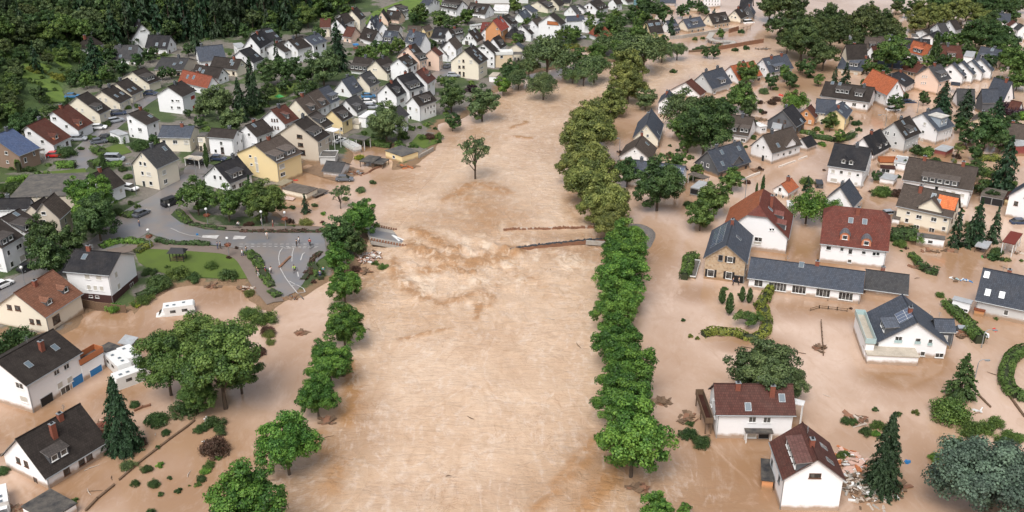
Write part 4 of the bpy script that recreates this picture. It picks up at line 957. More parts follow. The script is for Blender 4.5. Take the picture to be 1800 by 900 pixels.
    def skylight(side, a, b, sz=(.8, 1.15)):
        z = h.zs(b) + .05
        if near:
            fr = MB(); fr.box((0, 0, 0), (sz[0] + .16, sz[1] + .16, .12)); gl = MB(); gl.box((0, 0, .065), (sz[0], sz[1], .02))
            o = link('skylight', fr.mesh('skylight', [M['metal']]), roof, P(a, b, z), ((pitch if side == 0 else -pitch1), 0, 0)); link('pane', gl.mesh('pane', [M['sky']]), o)
        else:
            if 'sk' not in WCACHE:
                fr = MB(); fr.box((0, 0, 0), (.96, 1.3, .12)); fr.box((0, 0, .065), (.8, 1.12, .02), 1); WCACHE['sk'] = fr.mesh('skylight', [M['metal'], M['sky']])
            link('skylight', WCACHE['sk'], roof, P(a, b, z), ((pitch if side == 0 else -pitch1), 0, 0))
    def chimney(a, b, red):
        b = min(max(b, .5), w - .5); z = h.zs(b); m = MB(); top = max(He + rise + .55, z + 1.0)
        if 'ch' not in WCACHE: pass
        m.box((0, 0, (top - z + .5) / 2 - .5), (.75, .6, top - z + .5)); m.box((0, 0, top - z + .03), (.85, .7, .06), 1); m.box((0, 0, top - z + .16), (.34, .3, .2), 2)
        link('chimney', m.mesh('chimney', [M['brickred'] if red else M['slatecl'], M['metal'], M['dark']]), roof, P(a, b, z))
    def dormer(a, b, wd, kind, hd=1.25):
        m0 = math.tan(pitch); m2 = .18 * m0 if kind == 'd' else 0
        z = h.zs(max(b, .05)); maxdb = rt - b
        hd = min(hd, (m0 - m2) * maxdb * .98)
        if hd < .5: hd = .5
        db = min(hd / max(m0 - m2, .05), maxdb)
        a = min(max(a, wd / 2 + .2), L - wd / 2 - .2) if L > wd + .4 else L / 2
        l, r = a - wd / 2, a + wd / 2; m = MB()
        zt2 = z + hd + m2 * db
        if kind == 'd':
            F0 = [P(l, b, z - .3), P(r, b, z - .3), P(r, b, z + hd), P(l, b, z + hd)]
            m.face(F0); m.face([P(l, b, z - .3), P(l, b, z + hd), P(l, b + db, zt2 - .1), P(l, b + db, zt2 - .5)]); m.face([P(r, b, z - .3), P(r, b, z + hd), P(r, b + db, zt2 - .1), P(r, b + db, zt2 - .5)])
            body = link('dormer', m.mesh('dormer', [M['wall']]), root, color=(DORM if wc != (.2,) else wc))
            q = MB(); o = .18
            top = [P(l - o, b - o, z + hd + .02), P(r + o, b - o, z + hd + .02), P(r + o, b + db + .1, zt2 + .05), P(l - o, b + db + .1, zt2 + .05)]
            q.face(top, 0, [(0, 0), (wd, 0), (wd, db), (0, db)]); q.face([v + Vector((0, 0, .12)) for v in top], 0, [(0, 0), (wd, 0), (wd, db), (0, db)])
            for i in range(4): q.face([top[i], top[(i + 1) % 4], top[(i + 1) % 4] + Vector((0, 0, .12)), top[i] + Vector((0, 0, .12))], 1)
            link('dormer_roof', q.mesh('dormer_roof', [M['roof'], M['trim']]), body, color=tuple(min(1, c * 1.35 + .02) for c in rc))
        else:
            rg = wd * .42; hd2 = hd * (.62 if kind != 'b' else .8)
            dbr = min((hd2 + rg) / m0, maxdb); dbe = min(hd2 / m0, maxdb)
            prof_ = [(l, z - .3), (r, z - .3), (r, z + hd2)]
            if kind == 'b': prof_ += [(a + wd / 2 * math.cos(q_), z + hd2 + rg * math.sin(q_)) for q_ in (.5, 1.05, 1.57, 2.1, 2.64)]
            else: prof_.append((a, z + hd2 + rg))
            prof_.append((l, z + hd2))
            m.face([P(x, b, zz) for x, zz in prof_])
            m.face([P(l, b, z - .3), P(l, b, z + hd2), P(l, b + dbe, z + hd2)]); m.face([P(r, b, z - .3), P(r, b, z + hd2), P(r, b + dbe, z + hd2)])
            body = link('dormer', m.mesh('dormer', [M['wall']]), root, color=((.50, .17, .08) if rc in (ROOF['Q'][0], ROOF['N'][0]) else DORM))
            q = MB(); o = .15; up = .06
            arc = prof_[2:]
            arc = [(x + (o if i == 0 else (-o if i == len(arc) - 1 else 0)), zz + up) for i, (x, zz) in enumerate(arc)]
            def back(zz): return min(b + max((zz - z) / m0, 0), rt)
            for i in range(len(arc) - 1):
                (x0, z0_), (x1, z1_) = arc[i], arc[i + 1]
                q.face([P(x0, b - o, z0_), P(x1, b - o, z1_), P(x1, back(z1_) + .1, z1_), P(x0, back(z0_) + .1, z0_)], 0, [(0, 0), (0, 1), (2, 1), (2, 0)])
                q.face([P(x0, b - o, z0_ - .1), P(x1, b - o, z1_ - .1), P(x1, back(z1_) + .1, z1_ - .1), P(x0, back(z0_) + .1, z0_ - .1)], 1, [(0, 0), (0, 1), (2, 1), (2, 0)])
                q.face([P(x0, b - o, z0_), P(x1, b - o, z1_), P(x1, b - o, z1_ - .1), P(x0, b - o, z0_ - .1)], 1)
            link('dormer_roof', q.mesh('dormer_roof', [M['roof'], M['trim']]), body, color=rc if kind != 'b' else (.12, .12, .13))
        nw = max(1, int(round(wd / 1.5))); ww = min(1.0, (wd - .3) / nw - .2); hh = max(.35, min(.95, hd - .35))
        for i in range(nw): put_window(P(l + (i + .5) * wd / nw, b - .01, z + (hd if kind == 'd' else hd * .9) / 2 + .08), 0, ww, hh, 'w' if True else 'b', body)
    def metaldormer(a, b, wd):
        z = h.zs(b); m = MB(); z1 = He + rise * .82; db = (z1 - z) / math.tan(pitch); l, r = a - wd / 2, a + wd / 2
        m.face([P(l, b, z - .2), P(r, b, z - .2), P(r, b, z1), P(l, b, z1)]); m.face([P(l, b, z - .2), P(l, b, z1), P(l, b + db, z1)]); m.face([P(r, b, z - .2), P(r, b, z1), P(r, b + db, z1)])
        body = link('dormer', m.mesh('dormer', [M['wall']]), root, color=(.30, .35, .40))
        q = MB(); q.box(P(a, b + db / 2 - .1, z1 + .09), (wd + .5, db + .5, .16)); link('dormer_roof', q.mesh('dormer_roof', [M['flat']]), body, color=(.55, .53, .48))
        for x in (-.25, .25): put_window(P(a + x * wd, b - .01, z + (z1 - z) * .5), 0, .7, .9, 'w', body)
    def crossgable(a, wd):
        rg = min(wd * .5 * .85, rise * .96); a = min(max(a, wd / 2), L - wd / 2); l, r = a - wd / 2, a + wd / 2; f = b0 - .03; he2 = He + (rise - rg) * .0 + .15
        he2 = min(He + rise - rg, He + .9); m = MB()
        zg = he2 + rg; 
        m.face([P(l + .3, f, zb), P(r - .3, f, zb), P(r - .3, f, he2 + .1), P(a, f, zg - .18), P(l + .3, f, he2 + .1)])
        for x in (l + .3, r - .3): m.face([P(x, f, zb), P(x, f, he2 + .1), P(x, (he2 + .1 - He) / rise * rt + .1, he2 + .1), P(x, b0 + .05, zb)])
        body = link('cross_gable', m.mesh('cross_gable', [M['wall']]), root, color=wc)
        q = MB()
        def back(zz): return min((zz - He) / rise * rt, rt)
        for s_, x in ((-1, l), (1, r)):
            for dz, mi in ((.06, 0), (-.1, 1)):
                q.face([P(x, f - .35, he2 - .05 + dz), P(a, f - .35, zg + dz), P(a, back(zg) + .1, zg + dz), P(x, back(he2) + .1, he2 - .05 + dz)], mi, [(0, 0), (0, wd * .6), (rt, wd * .6), (rt * .5, 0)])
            q.face([P(x, f - .35, he2 + .01), P(a, f - .35, zg + .06), P(a, f - .35, zg - .1), P(x, f - .35, he2 - .15)], 1)
        link('gable_roof', q.mesh('gable_roof', [M['roof'], M['trim']]), body, color=rc)
        return a
    winrects = []
    xg = None
    for tok in feats.split():
        c = tok[0]; v = tok[1:].split(','); px, py = T(float(v[0]), float(v[1]))
        if c == 's' or c == 'S':
            a, b, z = h.slope(px, py, 0 if c == 's' else 1)
            lim = (.3, rt - .3) if c == 's' else (rt + .3, w - .3)
            if -.5 < a < L + .5: skylight(0 if c == 's' else 1, min(max(a, .7), L - .7), min(max(b, lim[0]), lim[1])); got['s'] += 1
        elif c == 'c':
            a, b, z = h.slope(px, py)
            b = min(max(b, .6), rt)
            chimney(min(max(a, .6), L - .6), b, rc in (ROOF['V'][0], ROOF['M'][0], ROOF['Q'][0]) or near or random.random() < .3); got['c'] = 1
        elif c in 'dgb':
            a, b, z = h.slope(px, py); dormer(a, min(max(b, .35), rt * .55), float(v[2]), c); got['s'] = 1
        elif c == 'D': a, b, z = h.slope(px, py); metaldormer(min(max(a, 2.2), L - 2.2), .8, float(v[2])); got['s'] = 1
        elif c == 'x':
            q = h.ab(h.on_plane(px, py, P(0, b0, 0), Vector((0, 1, 0)))); xg = (crossgable(q[0], float(v[2])), float(v[2]))
        elif c in 'pP':
            a, b, z = h.slope(px, py, 0); pw, phh = float(v[2]), float(v[3]); side = 0
            if not (-.5 < a < L + .5 and -.3 < b < rt + .3): a, b, z = h.slope(px, py, 1); side = 1
            a = min(max(a, pw / 2 + .1), L - pw / 2 - .1); sl_ = sl0 if side == 0 else sl1
            lo, hi = (phh / 2 * math.cos(pitch) + .1, rt - phh / 2 * math.cos(pitch) - .1)
            b = min(max(b, lo), max(hi, lo)) if side == 0 else b
            m = MB()
            m.box((0, 0, 0), (pw, phh, .06)); k0 = len(m.v)
            m.face([(-pw / 2, -phh / 2, .035), (pw / 2, -phh / 2, .035), (pw / 2, phh / 2, .035), (-pw / 2, phh / 2, .035)], 1, [(0, 0), (pw, 0), (pw, phh), (0, phh)])
            if c == 'p': link('solar_panel', m.mesh('solar_panel', [M['metal'], M['solar']], recalc=False), roof, P(a, b, h.zs(b) + .1), ((pitch if side == 0 else -pitch1), 0, 0))
            else: link('new_tiles', m.mesh('new_tiles', [M['trim'], M['roof']], recalc=False), roof, P(a, b, h.zs(b) + .02), (pitch, 0, 0), color=(.62, .17, .06))
        elif c == 'w':
            ww, hh = float(v[2]), float(v[3]); kind = v[4] if len(v) > 4 else 'w'
            q = h.ab(h.on_plane(px, py, P(0, b0, 0), Vector((0, 1, 0)))); g = h.ab(h.on_plane(px, py, P(a0, 0, 0), Vector((1, 0, 0))))
            okl = a0 <= q[0] <= a1 and (q[2] < He or (xg and abs(q[0] - xg[0]) < xg[1] / 2)) and q[2] > -2.2; okg = b0 <= g[1] <= b1 and -2.2 < g[2] < h.zs(g[1])
            q = (q[0], q[1], max(q[2], hh / 2 - .25)); g = (g[0], g[1], max(g[2], hh / 2 - .25))
            if okl:
                f = b0 - (.03 if xg and abs(q[0] - xg[0]) < xg[1] / 2 else 0)
                put_window(P(min(max(q[0], a0 + ww / 2), a1 - ww / 2), f, q[2]), 0, ww, hh, kind); got['w'] += 1; winrects.append(('l', q[0]))
            elif okg:
                put_window(P(a0, min(max(g[1], b0 + ww / 2), b1 - ww / 2), g[2]), (-math.pi / 2 if h.sg > 0 else math.pi / 2), ww, hh, kind); got['w'] += 1; winrects.append(('g', g[1]))
    rnd = random.Random(int(L * 1000))
    kinds = ['w', 'w', 'w', 's', 'b'] if wc != WALL['D'][0] else ['w']
    hasl = any(x[0] == 'l' for x in winrects); hasg = any(x[0] == 'g' for x in winrects)
    fl = max(1, int(round((He - .3) / 2.75)))
    kd = rnd.choice(kinds)
    if not hasl:
        nc = max(1, int((L - 1) / 2.5))
        for f_ in range(fl):
            zc = He - 1.3 - 2.7 * f_
            if zc < .2: break
            for i in range(nc):
                if rnd.random() < .12: continue
                put_window(P((i + .5) * L / nc, b0, zc), 0, rnd.choice([.8, .9, 1.2]), 1.05, kd if rnd.random() < .75 else 's')
    if not hasg:
        ry = -math.pi / 2 if h.sg > 0 else math.pi / 2
        if rise > 2.4 and not hip:
            for x in ((-.9, .9) if w > 7.5 else (0,)): put_window(P(a0, rt + x, He + .75), ry, .7, .9, kd)
        for f_ in range(fl):
            zc = He - 1.3 - 2.7 * f_
            if zc < .2: break
            nc = 2 if w < 9 else 3
            for i in range(nc):
                if rnd.random() < .35: continue
                put_window(P(a0, b0 + (i + .5) * (b1 - b0) / nc, zc), ry, .85, 1.0, kd if rnd.random() < .7 else 's')
    if not got['c'] and L > 6:
        chimney(L * rnd.uniform(.25, .75), rt + rnd.uniform(-.3, .5), rnd.random() < .35)
    if not got['s'] and not hip and rise > 2 and L > 7:
        for i in range(rnd.choice([0, 1, 2, 2])): skylight(0, L * rnd.uniform(.15, .85), rt * rnd.uniform(.45, .75))
    # masonry band at the foot, satellite dish or antenna
    if near or rnd.random() < .5:
        m = MB(); m.tube([(0, 0, -.2), (0, 0, 1.3)], .03, 0, 4)
        for z_, l_ in ((1.2, .5), (.95, .7), (.7, .9)): m.box((0, 0, z_), (l_, .03, .03))
        link('antenna', m.mesh('antenna', [M['metal']]), roof, P(L * rnd.uniform(.2, .8), rt, He + rise))
DORM = (.055, .06, .07)
M['trim'] = plain('verge_board', (.20, .19, .18), .7, 2, .3)
M['plinth'] = plain('plinth_clinker', (.07, .028, .024), .8, 4, .4)
M['brickred'] = plain('chimney_brick', (.24, .075, .045), .85, 6, .5)
M['slatecl'] = plain('chimney_slate', (.085, .09, .10), .7, 5, .4)

def parse(lines_):
    T = None
    for ln in lines_.strip().split('\n'):
        ln = ln.strip()
        if not ln: continue
        if ln.startswith('T '):
            _, ox, oy, z = ln.split(); ox, oy, z = float(ox), float(oy), float(z)
            T = (lambda x, y, ox=ox, oy=oy, z=z: (ox + x / z, oy + y / z)); T.z = z
        else: yield T, ln
import colorsys
for T, ln in parse(HOUSE_DATA):
    parts = ln.split('|'); f0 = parts[0].split(); pt = [tuple(map(float, s.split(','))) for s in f0[:3]]
    hb = float(f0[3]); W_, R_ = f0[4], f0[5]; feats = parts[1]; phrase = parts[2]; opt = dict(x.split('=') for x in parts[3].split()) if len(parts) > 3 else {}
    t = float(opt.get('t', .5)); k = float(opt.get('k', 0))
    bpx, cpx, gpx = T(*pt[0]), T(*pt[1]), T(*pt[2])
    ap = T(*map(float, opt['A'].split(','))) if 'A' in opt else None
    b, z0, He, u, n, L, wd, rise, e = setup(bpx, cpx, gpx, hb, ap, t, T.z, float(opt['w']) if 'w' in opt else None)
    if wd / L > 3: print('ODD', phrase)
    h = House(b, z0, He, u, n, L, wd, rise, t)
    near = bpx[1] > 330
    root = empty('house', h.loc, h.rz)
    jit = random.Random(hash(round(b.x * 7)) % 9999)
    wc = WALL[W_][0]; v = jit.uniform(.93, 1.0); wc = tuple(c * v for c in wc)
    rc = ROOF[R_][0]; v = jit.uniform(.85, 1.15); rcj = tuple(c * v for c in rc) if R_ not in 'QNVM' else rc
    house(root, h, wc, rcj, feats, k, T, near, M['stone'] if W_ in 'Z' else (M['timberwall'] if W_ == 'H' and 'timberwall' in M else None), o2='o2' in opt)
    ww = WALL[W_][1]; rw = ROOF[R_][1]
    if len(phrase.split()) <= 11 and ww not in phrase and 'roof' not in phrase: lab = f'{ww} house under a {rw} roof {phrase}'
    elif ww.split()[0] in phrase.split()[:4]: lab = f'house {phrase}' if phrase.split()[0] in ('with', 'behind') else f'{phrase}, a house'
    else: lab = f'{ww} walled house {phrase}'
    tag(root, lab, 'house')
    HOUSES.append((float(proj(h.loc)[0]), float(proj(h.loc)[1]), lab, root))
    if 'plinth' in opt:
        m = MB(); c0 = h.P(L / 2, wd / 2, 0); m.box((c0.x, c0.y, -.2), (L - .66, wd - .66, 3.6)); link('plinth', m.mesh('plinth', [M['plinth']]), root)
    if DEBUG: print('H %5.0f %4.0f L%5.1f w%5.1f He%4.1f rise%4.1f e%7.1f %s' % (bpx[0], bpx[1], L, wd, He, rise, e, phrase[:40]))

# ---------------------------------------------------------------- flat roofed outbuildings, garages, carports
for T, ln in parse(FLAT_DATA):
    pr = ln.split('|'); f0 = pr[0].split()
    if f0[0] == '0,1': continue
    A, B, C = [T(*map(float, s.split(','))) for s in f0[:3]]; hb = float(f0[3]); W_, R_ = f0[4], f0[5]
    feats, name, label = pr[1], pr[2], pr[3]; opt = pr[4] if len(pr) > 4 else ''
    def hh_at(p):
        if hb < 0: return -hb
        He = 3.0
        for _ in range(4):
            b = hit(*p, He); z0 = ground(b.x, b.y); He = (hb / T.z) / max(proj((b.x, b.y, z0))[1] - proj((b.x, b.y, z0 + 1))[1], 1e-3)
        return min(max(He, .4), 12)
    low = max((A, B, C), key=lambda p: p[1]); He = hh_at(low); q0 = hit(*low, He); z0 = float(ground(q0.x, q0.y)); ze = z0 + He
    a, b, c = at(*A, ze), at(*B, ze), at(*C, ze)
    e1, e2 = (a - b).to_2d(), (c - b).to_2d()
    if e1.length < e2.length: e1, e2 = e2, e1
    u = e1.normalized(); n = Vector((-u.y, u.x)); d2 = e2.dot(n); n = n * (1 if d2 > 0 else -1); d2 = max(abs(d2), 1.2)
    # visible long side: the one nearer the camera
    org = b.to_2d()
    if n.y < 0: org = org + n * d2; n = -n
    h = House(Vector((org.x, org.y, ze)), z0, He, u, n, e1.length, d2, 0.001, .5)
    if h.P(0, 0, 0).x > 0: pass
    root = empty(name, h.loc, h.rz); P = h.P; L, w = h.L, h.w
    wc, rc = WALL[W_][0] if W_ in WALL else ROOF[W_][0], ROOF[R_][0] if R_ in ROOF else WALL[R_][0]
    open_ = name in ('open_carport', 'carport', 'pergola', 'canopy', 'porch_roof', 'open_shelter', 'porch', 'veranda', 'side_balcony'); m = MB()
    if open_:
        i = 0
        for x in ([.2, L / 2, L - .2] if L > 5 else [.2, L - .2]):
            for y in (.2, w - .2):
                m = MB(); p = P(x, y, 0); m.box((p.x, p.y, (He - 2.2) / 2 - .1), (.16, .16, He + 2)); link('post', m.mesh('post', [M['wood'] if W_ == 'T' else M['white']]), root)
    elif name not in ('drifting_board', 'floating_shed_roof', 'collapsed_shed', 'yard', 'parking_area'):
        c0 = P(L / 2, w / 2, 0); m.box((c0.x, c0.y, (He - .15 - 2.5) / 2), (L - .3, w - .3, He - .15 + 2.5)); link('wall', m.mesh('wall', [M['wall']]), root, color=wc)
        gz = .35 * He
        if not feats.startswith('w') and He > 2 and L > 3.5 and 'balcony' not in name and 'tower' not in name:
            wm, _ = window_meshes(1.0, .8, 'w', False); link('window', wm, root, P(L * .5, .15, He * .55))
    m = MB(); c0 = P(L / 2, w / 2, 0)
    if opt == 'rail' or name in ('flat_roofed_house', 'terrace'):
        m.box((c0.x, c0.y, He - .07), (L - .1, w - .1, .16))
        q = MB(); zr = He + (.5 if opt == 'rail' else .12); ht = 1.0 if opt == 'rail' else .25; mi = 0
        for cc, dd in ((P(L / 2, .02, 0), (L, .07)), (P(L / 2, w - .02, 0), (L, .07)), (P(.02, w / 2, 0), (.07, w - .1)), (P(L - .02, w / 2, 0), (.07, w - .1))): q.box((cc.x, cc.y, zr), (dd[0], dd[1], ht))
        link('railing', q.mesh('railing', [M['timber'] if ('orange' in label or 'timber' in label) else (M['aqua'] if 'glass' in label else M['wood'] if 'brown floored' in label else M['white'])]), root)
    else:
        t_ = .16 if name != 'drifting_board' else .1; m.box((c0.x, c0.y, He - t_ / 2), (L, w, t_))
        if name == 'pergola': m = MB(); [m.box((P((i + .5) * L / 12, w / 2, 0).x, c0.y, He), (L / 22, w, .08)) for i in range(12)]
    rm = M['flat'] if name in ('pergola',) or (R_ in 'GFKLWCRPT' and R_ != 'N') else M['roof']
    if R_ == 'N' or R_ == 'M' or R_ == 'S': rm = M['roof']
    me = m.mesh('roof', [rm])
    ro = link('roof', me, root, color=rc)
    if name == 'collapsed_shed': ro.rotation_euler = (.12, -.1, .1)
    if opt == 'rail' and 'terrace wing' in label:
        pass
    for tok in feats.split():
        if tok[0] != 'w' or not tok[1].isdigit(): continue
        v = tok[1:].split(','); px, py = T(float(v[0]), float(v[1])); kind = v[4] if len(v) > 4 else 'w'
        q = h.ab(h.on_plane(px, py, P(0, .15, 0), Vector((0, 1, 0)))); ww, hh = float(v[2]), float(v[3]); ww = min(ww, L - .6)
        wm, pm = window_meshes(ww, min(hh, max(He - .3, .3)), kind, False)
        if -.3 < q[0] < L + .3: link('window' if kind not in 'uk' else 'garage_door', wm, root, P(min(max(q[0], .3 + ww / 2), L - .3 - ww / 2), .15, min(max(q[2], .3), He - .3 - hh / 2 + .1)))
        else:
            side = .15 if h.o.x * h.sg < 0 else L - .15
            g = h.ab(h.on_plane(px, py, P(side, 0, 0), Vector((1, 0, 0))))
            if -.3 < g[1] < w + .3: link('window' if kind not in 'uk' else 'garage_door', wm, root, P(side, min(max(g[1], .6), max(w - .6, .6)), min(max(g[2], .3), max(.4, He - .3 - hh / 2))), (0, 0, -math.pi / 2 if (side > 1) != (h.sg > 0) else math.pi / 2))
    tag(root, label, {'house': 'house'}.get(name, name.replace('_', ' ').replace('flat roofed ', '')))
# the brown brick tower at the top edge
bt = at(*(750 + 975 / 7.5, 16), 0); z0 = float(ground(bt.x, bt.y)); root = empty('brick_tower', (bt.x, bt.y + 6, z0), R(4))
m = MB(); m.box((0, 0, 8), (22, 11, 20)); link('wall', m.mesh('wall', [M['wall']]), root, color=(.30, .20, .15))
m = MB(); m.box((0, -5.6, 1.2), (23, .3, 3.4)); link('plinth', m.mesh('plinth', [M['white']]), root)
m = MB(); m.box((-1, -5.62, 10), (.8, .3, 15)); link('stair_window', m.mesh('stair_window', [M['frame']]), root)
m = MB(); m.box((0, 0, 18.2), (22.4, 11.4, .4)); link('roof', m.mesh('roof', [M['flat']]), root, color=(.1, .1, .1))
tag(root, 'tall brown brick block with white stair strip cut off by the top edge', 'tower block')

M['railm'] = plain('painted_steel', (.05,.06,.07), .5, 3, .3)
M['mudg'] = plain('mud', (.22, .14, .085), .7, 1.2, .5)

# ---------------------------------------------------------------- foliage
def quads(name, C, Nn, size, tone, aspect=1.0, seed=0):
    """many small leaf-sized faces: centres C, facing Nn"""
    r = np.random.RandomState(seed); n = len(C)
    rv = r.normal(size=(n, 3)); U = np.cross(Nn, rv); U /= np.linalg.norm(U, axis=1, keepdims=True) + 1e-9; V = np.cross(Nn, U)
    s = (size * r.uniform(.6, 1.35, n))[:, None]; U = U * s * aspect; V = V * s / aspect
    bend = Nn * s * .35
    co = np.stack([C - U - bend, C - V * .8, C + U - bend, C + V * .8], 1).reshape(-1, 3).astype(np.float32)
    me = bpy.data.meshes.new(name); me.vertices.add(4 * n); me.vertices.foreach_set('co', co.ravel())
    me.loops.add(4 * n); me.loops.foreach_set('vertex_index', np.arange(4 * n, dtype=np.int32)); me.polygons.add(n)
    me.polygons.foreach_set('loop_start', np.arange(0, 4 * n, 4, dtype=np.int32)); me.polygons.foreach_set('loop_total', np.full(n, 4, np.int32))
    a = me.attributes.new('tone', 'FLOAT', 'POINT'); a.data.foreach_set('value', np.repeat(np.clip(tone, 0, 1), 4).astype(np.float32))
    me.materials.append(M['leaf']); me.update(); me.validate(); return me
def unit(v): return v / (np.linalg.norm(v, axis=1, keepdims=True) + 1e-9)
def broad(seed, nc, nl, leaf, rz=.40, zc=.6, clump=.13, sparse=0.0, droop=0.0, lobes=5):
    r = np.random.RandomState(seed)
    # a few big limbs carry lobes, each lobe carries clumps: uneven outline
    th0 = r.uniform(0, 6.28); LB = []
    for i in range(lobes):
        th = th0 + i * 2 * math.pi / lobes + r.uniform(-.4, .4); rr = r.uniform(.2, .3); LB.append((rr * math.cos(th), rr * math.sin(th), r.uniform(-.35, .35) * rz, r.uniform(.20, .27)))
    LB.append((r.uniform(-.06, .06), r.uniform(-.06, .06), rz * .42, .27)); LB.append((0, 0, 0, .3))
    cc, cr = [], []
    for i in range(nc):
        lx, ly, lz, lr = LB[i % len(LB)]
        d = r.normal(size=3); d[2] = d[2] * .9 + .22; d /= np.linalg.norm(d)
        q = lr * r.uniform(.72, 1.02)
        p = np.array((lx, ly, lz)) + d * q * np.array((1, 1, rz / .48))
        if math.hypot(p[0], p[1]) > .53: p[:2] *= .53 / math.hypot(p[0], p[1])
        cc.append(p); cr.append(clump * r.uniform(.6, 1.15))
    C, Nn, tn = [], [], []
    for p, q in zip(cc, cr):
        if r.rand() < sparse: continue
        k = int(nl * (q / clump) ** 2)
        d = unit(r.normal(size=(k, 3)) + np.array((0, 0, .25))); rad = q * r.uniform(.55, 1.05, k)[:, None]
        pts = p + d * rad * np.array((1, 1, .72)); out = unit(p[None] * np.array((1, 1, 1.1)) + 1e-6)
        if droop: pts[:, 2] -= droop * (np.hypot(pts[:, 0], pts[:, 1]) / .5) ** 2 * r.uniform(0, 1, k)
        C.append(pts); Nn.append(unit(d * .8 + out * .3 + r.normal(size=(k, 3)) * .45 + np.array((0, 0, .35))))
        t = r.uniform(.1, .8); tn.append(np.clip(t + r.normal(size=k) * .2, 0, 1))
    C = np.concatenate(C); C[:, 2] += zc; Nn = np.concatenate(Nn); tn = np.concatenate(tn)
    me = quads('crown', C, Nn, leaf, tn, 1.0, seed)
    m = MB(); m.tube([(0, 0, -.12), (.005, 0, .12), (-.005, .01, .34), (0, 0, zc)], [.03, .024, .02, .008], 0, 7)
    for i in range(min(9, nc)):
        p = cc[(i * 7) % nc]; z0 = .2 + .2 * (i % 4) / 4
        m.tube([(0, 0, z0), (p[0] * .45, p[1] * .45, z0 + (p[2] + zc - z0) * .6), (p[0] * .9, p[1] * .9, p[2] + zc - .02)], [.014, .009, .003], 0, 5)
    return me, m.mesh('trunk', [M['bark']])
def conifer(seed, whorls, leaf, nb=9, droop=.12, power=.85, nl=26, wid=.5):
    r = np.random.RandomState(seed); C, Nn, tn = [], [], []; m = MB()
    for i in range(whorls):
        f = i / (whorls - 1); z = .06 + .93 * f; R_ = wid * (1 - f) ** power * r.uniform(.82, 1.08) + .012
        for b in range(max(4, int(nb * (1 - f * .5)))):
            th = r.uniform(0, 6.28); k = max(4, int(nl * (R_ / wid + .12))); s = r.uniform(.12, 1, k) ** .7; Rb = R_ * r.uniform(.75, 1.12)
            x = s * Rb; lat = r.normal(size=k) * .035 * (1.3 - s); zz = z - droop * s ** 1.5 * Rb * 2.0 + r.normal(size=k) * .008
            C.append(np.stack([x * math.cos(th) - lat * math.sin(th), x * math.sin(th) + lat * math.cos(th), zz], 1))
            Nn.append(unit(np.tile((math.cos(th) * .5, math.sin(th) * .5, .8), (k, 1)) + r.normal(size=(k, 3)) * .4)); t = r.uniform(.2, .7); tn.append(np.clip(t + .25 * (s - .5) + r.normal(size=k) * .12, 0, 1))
    me = quads('crown', np.concatenate(C), np.concatenate(Nn), leaf, np.concatenate(tn), 1.35, seed)
    m.tube([(0, 0, -.1), (0, 0, .5), (0, 0, .98)], [.035, .02, .004], 0, 6)
    return me, m.mesh('trunk', [M['bark']])
def ball(seed, n, leaf, rx=.5, rz=.4, zc=.34, bumps=9):
    r = np.random.RandomState(seed); d = unit(r.normal(size=(n, 3)) + np.array((0, 0, .2)))
    bd = unit(r.normal(size=(bumps, 3)) + np.array((0, 0, .3))); dot = (d @ bd.T).max(1); rad = .72 + .28 * np.clip((dot - .55) / .4, 0, 1) + r.normal(size=n) * .03
    C = d * rad[:, None] * np.array((rx, rx, rz)); C[:, 2] += zc
    tn = np.clip(.45 + .25 * np.sin((d @ bd.T).argmax(1) * 2.4) + r.normal(size=n) * .13, 0, 1)
    me = quads('foliage', C, unit(d + r.normal(size=(n, 3)) * .4), leaf, tn, 1.0, seed)
    m = MB()
    for i in range(3): m.tube([(0, 0, -.1), (.1 * math.cos(i * 2.1), .1 * math.sin(i * 2.1), .3), (.25 * math.cos(i * 2.1), .25 * math.sin(i * 2.1), .5 * zc + .2)], [.02, .012, .005], 0, 5)
    return me, m.mesh('stems', [M['bark']])
def bushy(seed, nc, nl, leaf):
    r = np.random.RandomState(seed); C, Nn, tn = [], [], []; sx = r.uniform(.75, 1.0); m = MB()
    for i in range(nc):
        th = r.uniform(0, 6.28); q = r.uniform(0, .36) ** .8 if i else 0; p = np.array((q * math.cos(th), q * math.sin(th) * sx, r.uniform(.05, .34) * (1 - (q / .46) ** 2 * .6))); cr = r.uniform(.10, .19)
        k = int(nl * (cr / .15) ** 2); d = unit(r.normal(size=(k, 3)) + np.array((0, 0, .3))); C.append(p + d * cr * r.uniform(.55, 1.15, k)[:, None]); Nn.append(unit(d + r.normal(size=(k, 3)) * .5)); tn.append(np.clip(r.uniform(.15, .8) + r.normal(size=k) * .15, 0, 1))
        m.tube([(0, 0, -.1), tuple(p * .9)], [.012, .004], 0, 4)
    return quads('foliage', np.concatenate(C), np.concatenate(Nn), leaf, np.concatenate(tn), 1.0, seed), m.mesh('stems', [M['bark']])
PR = {}
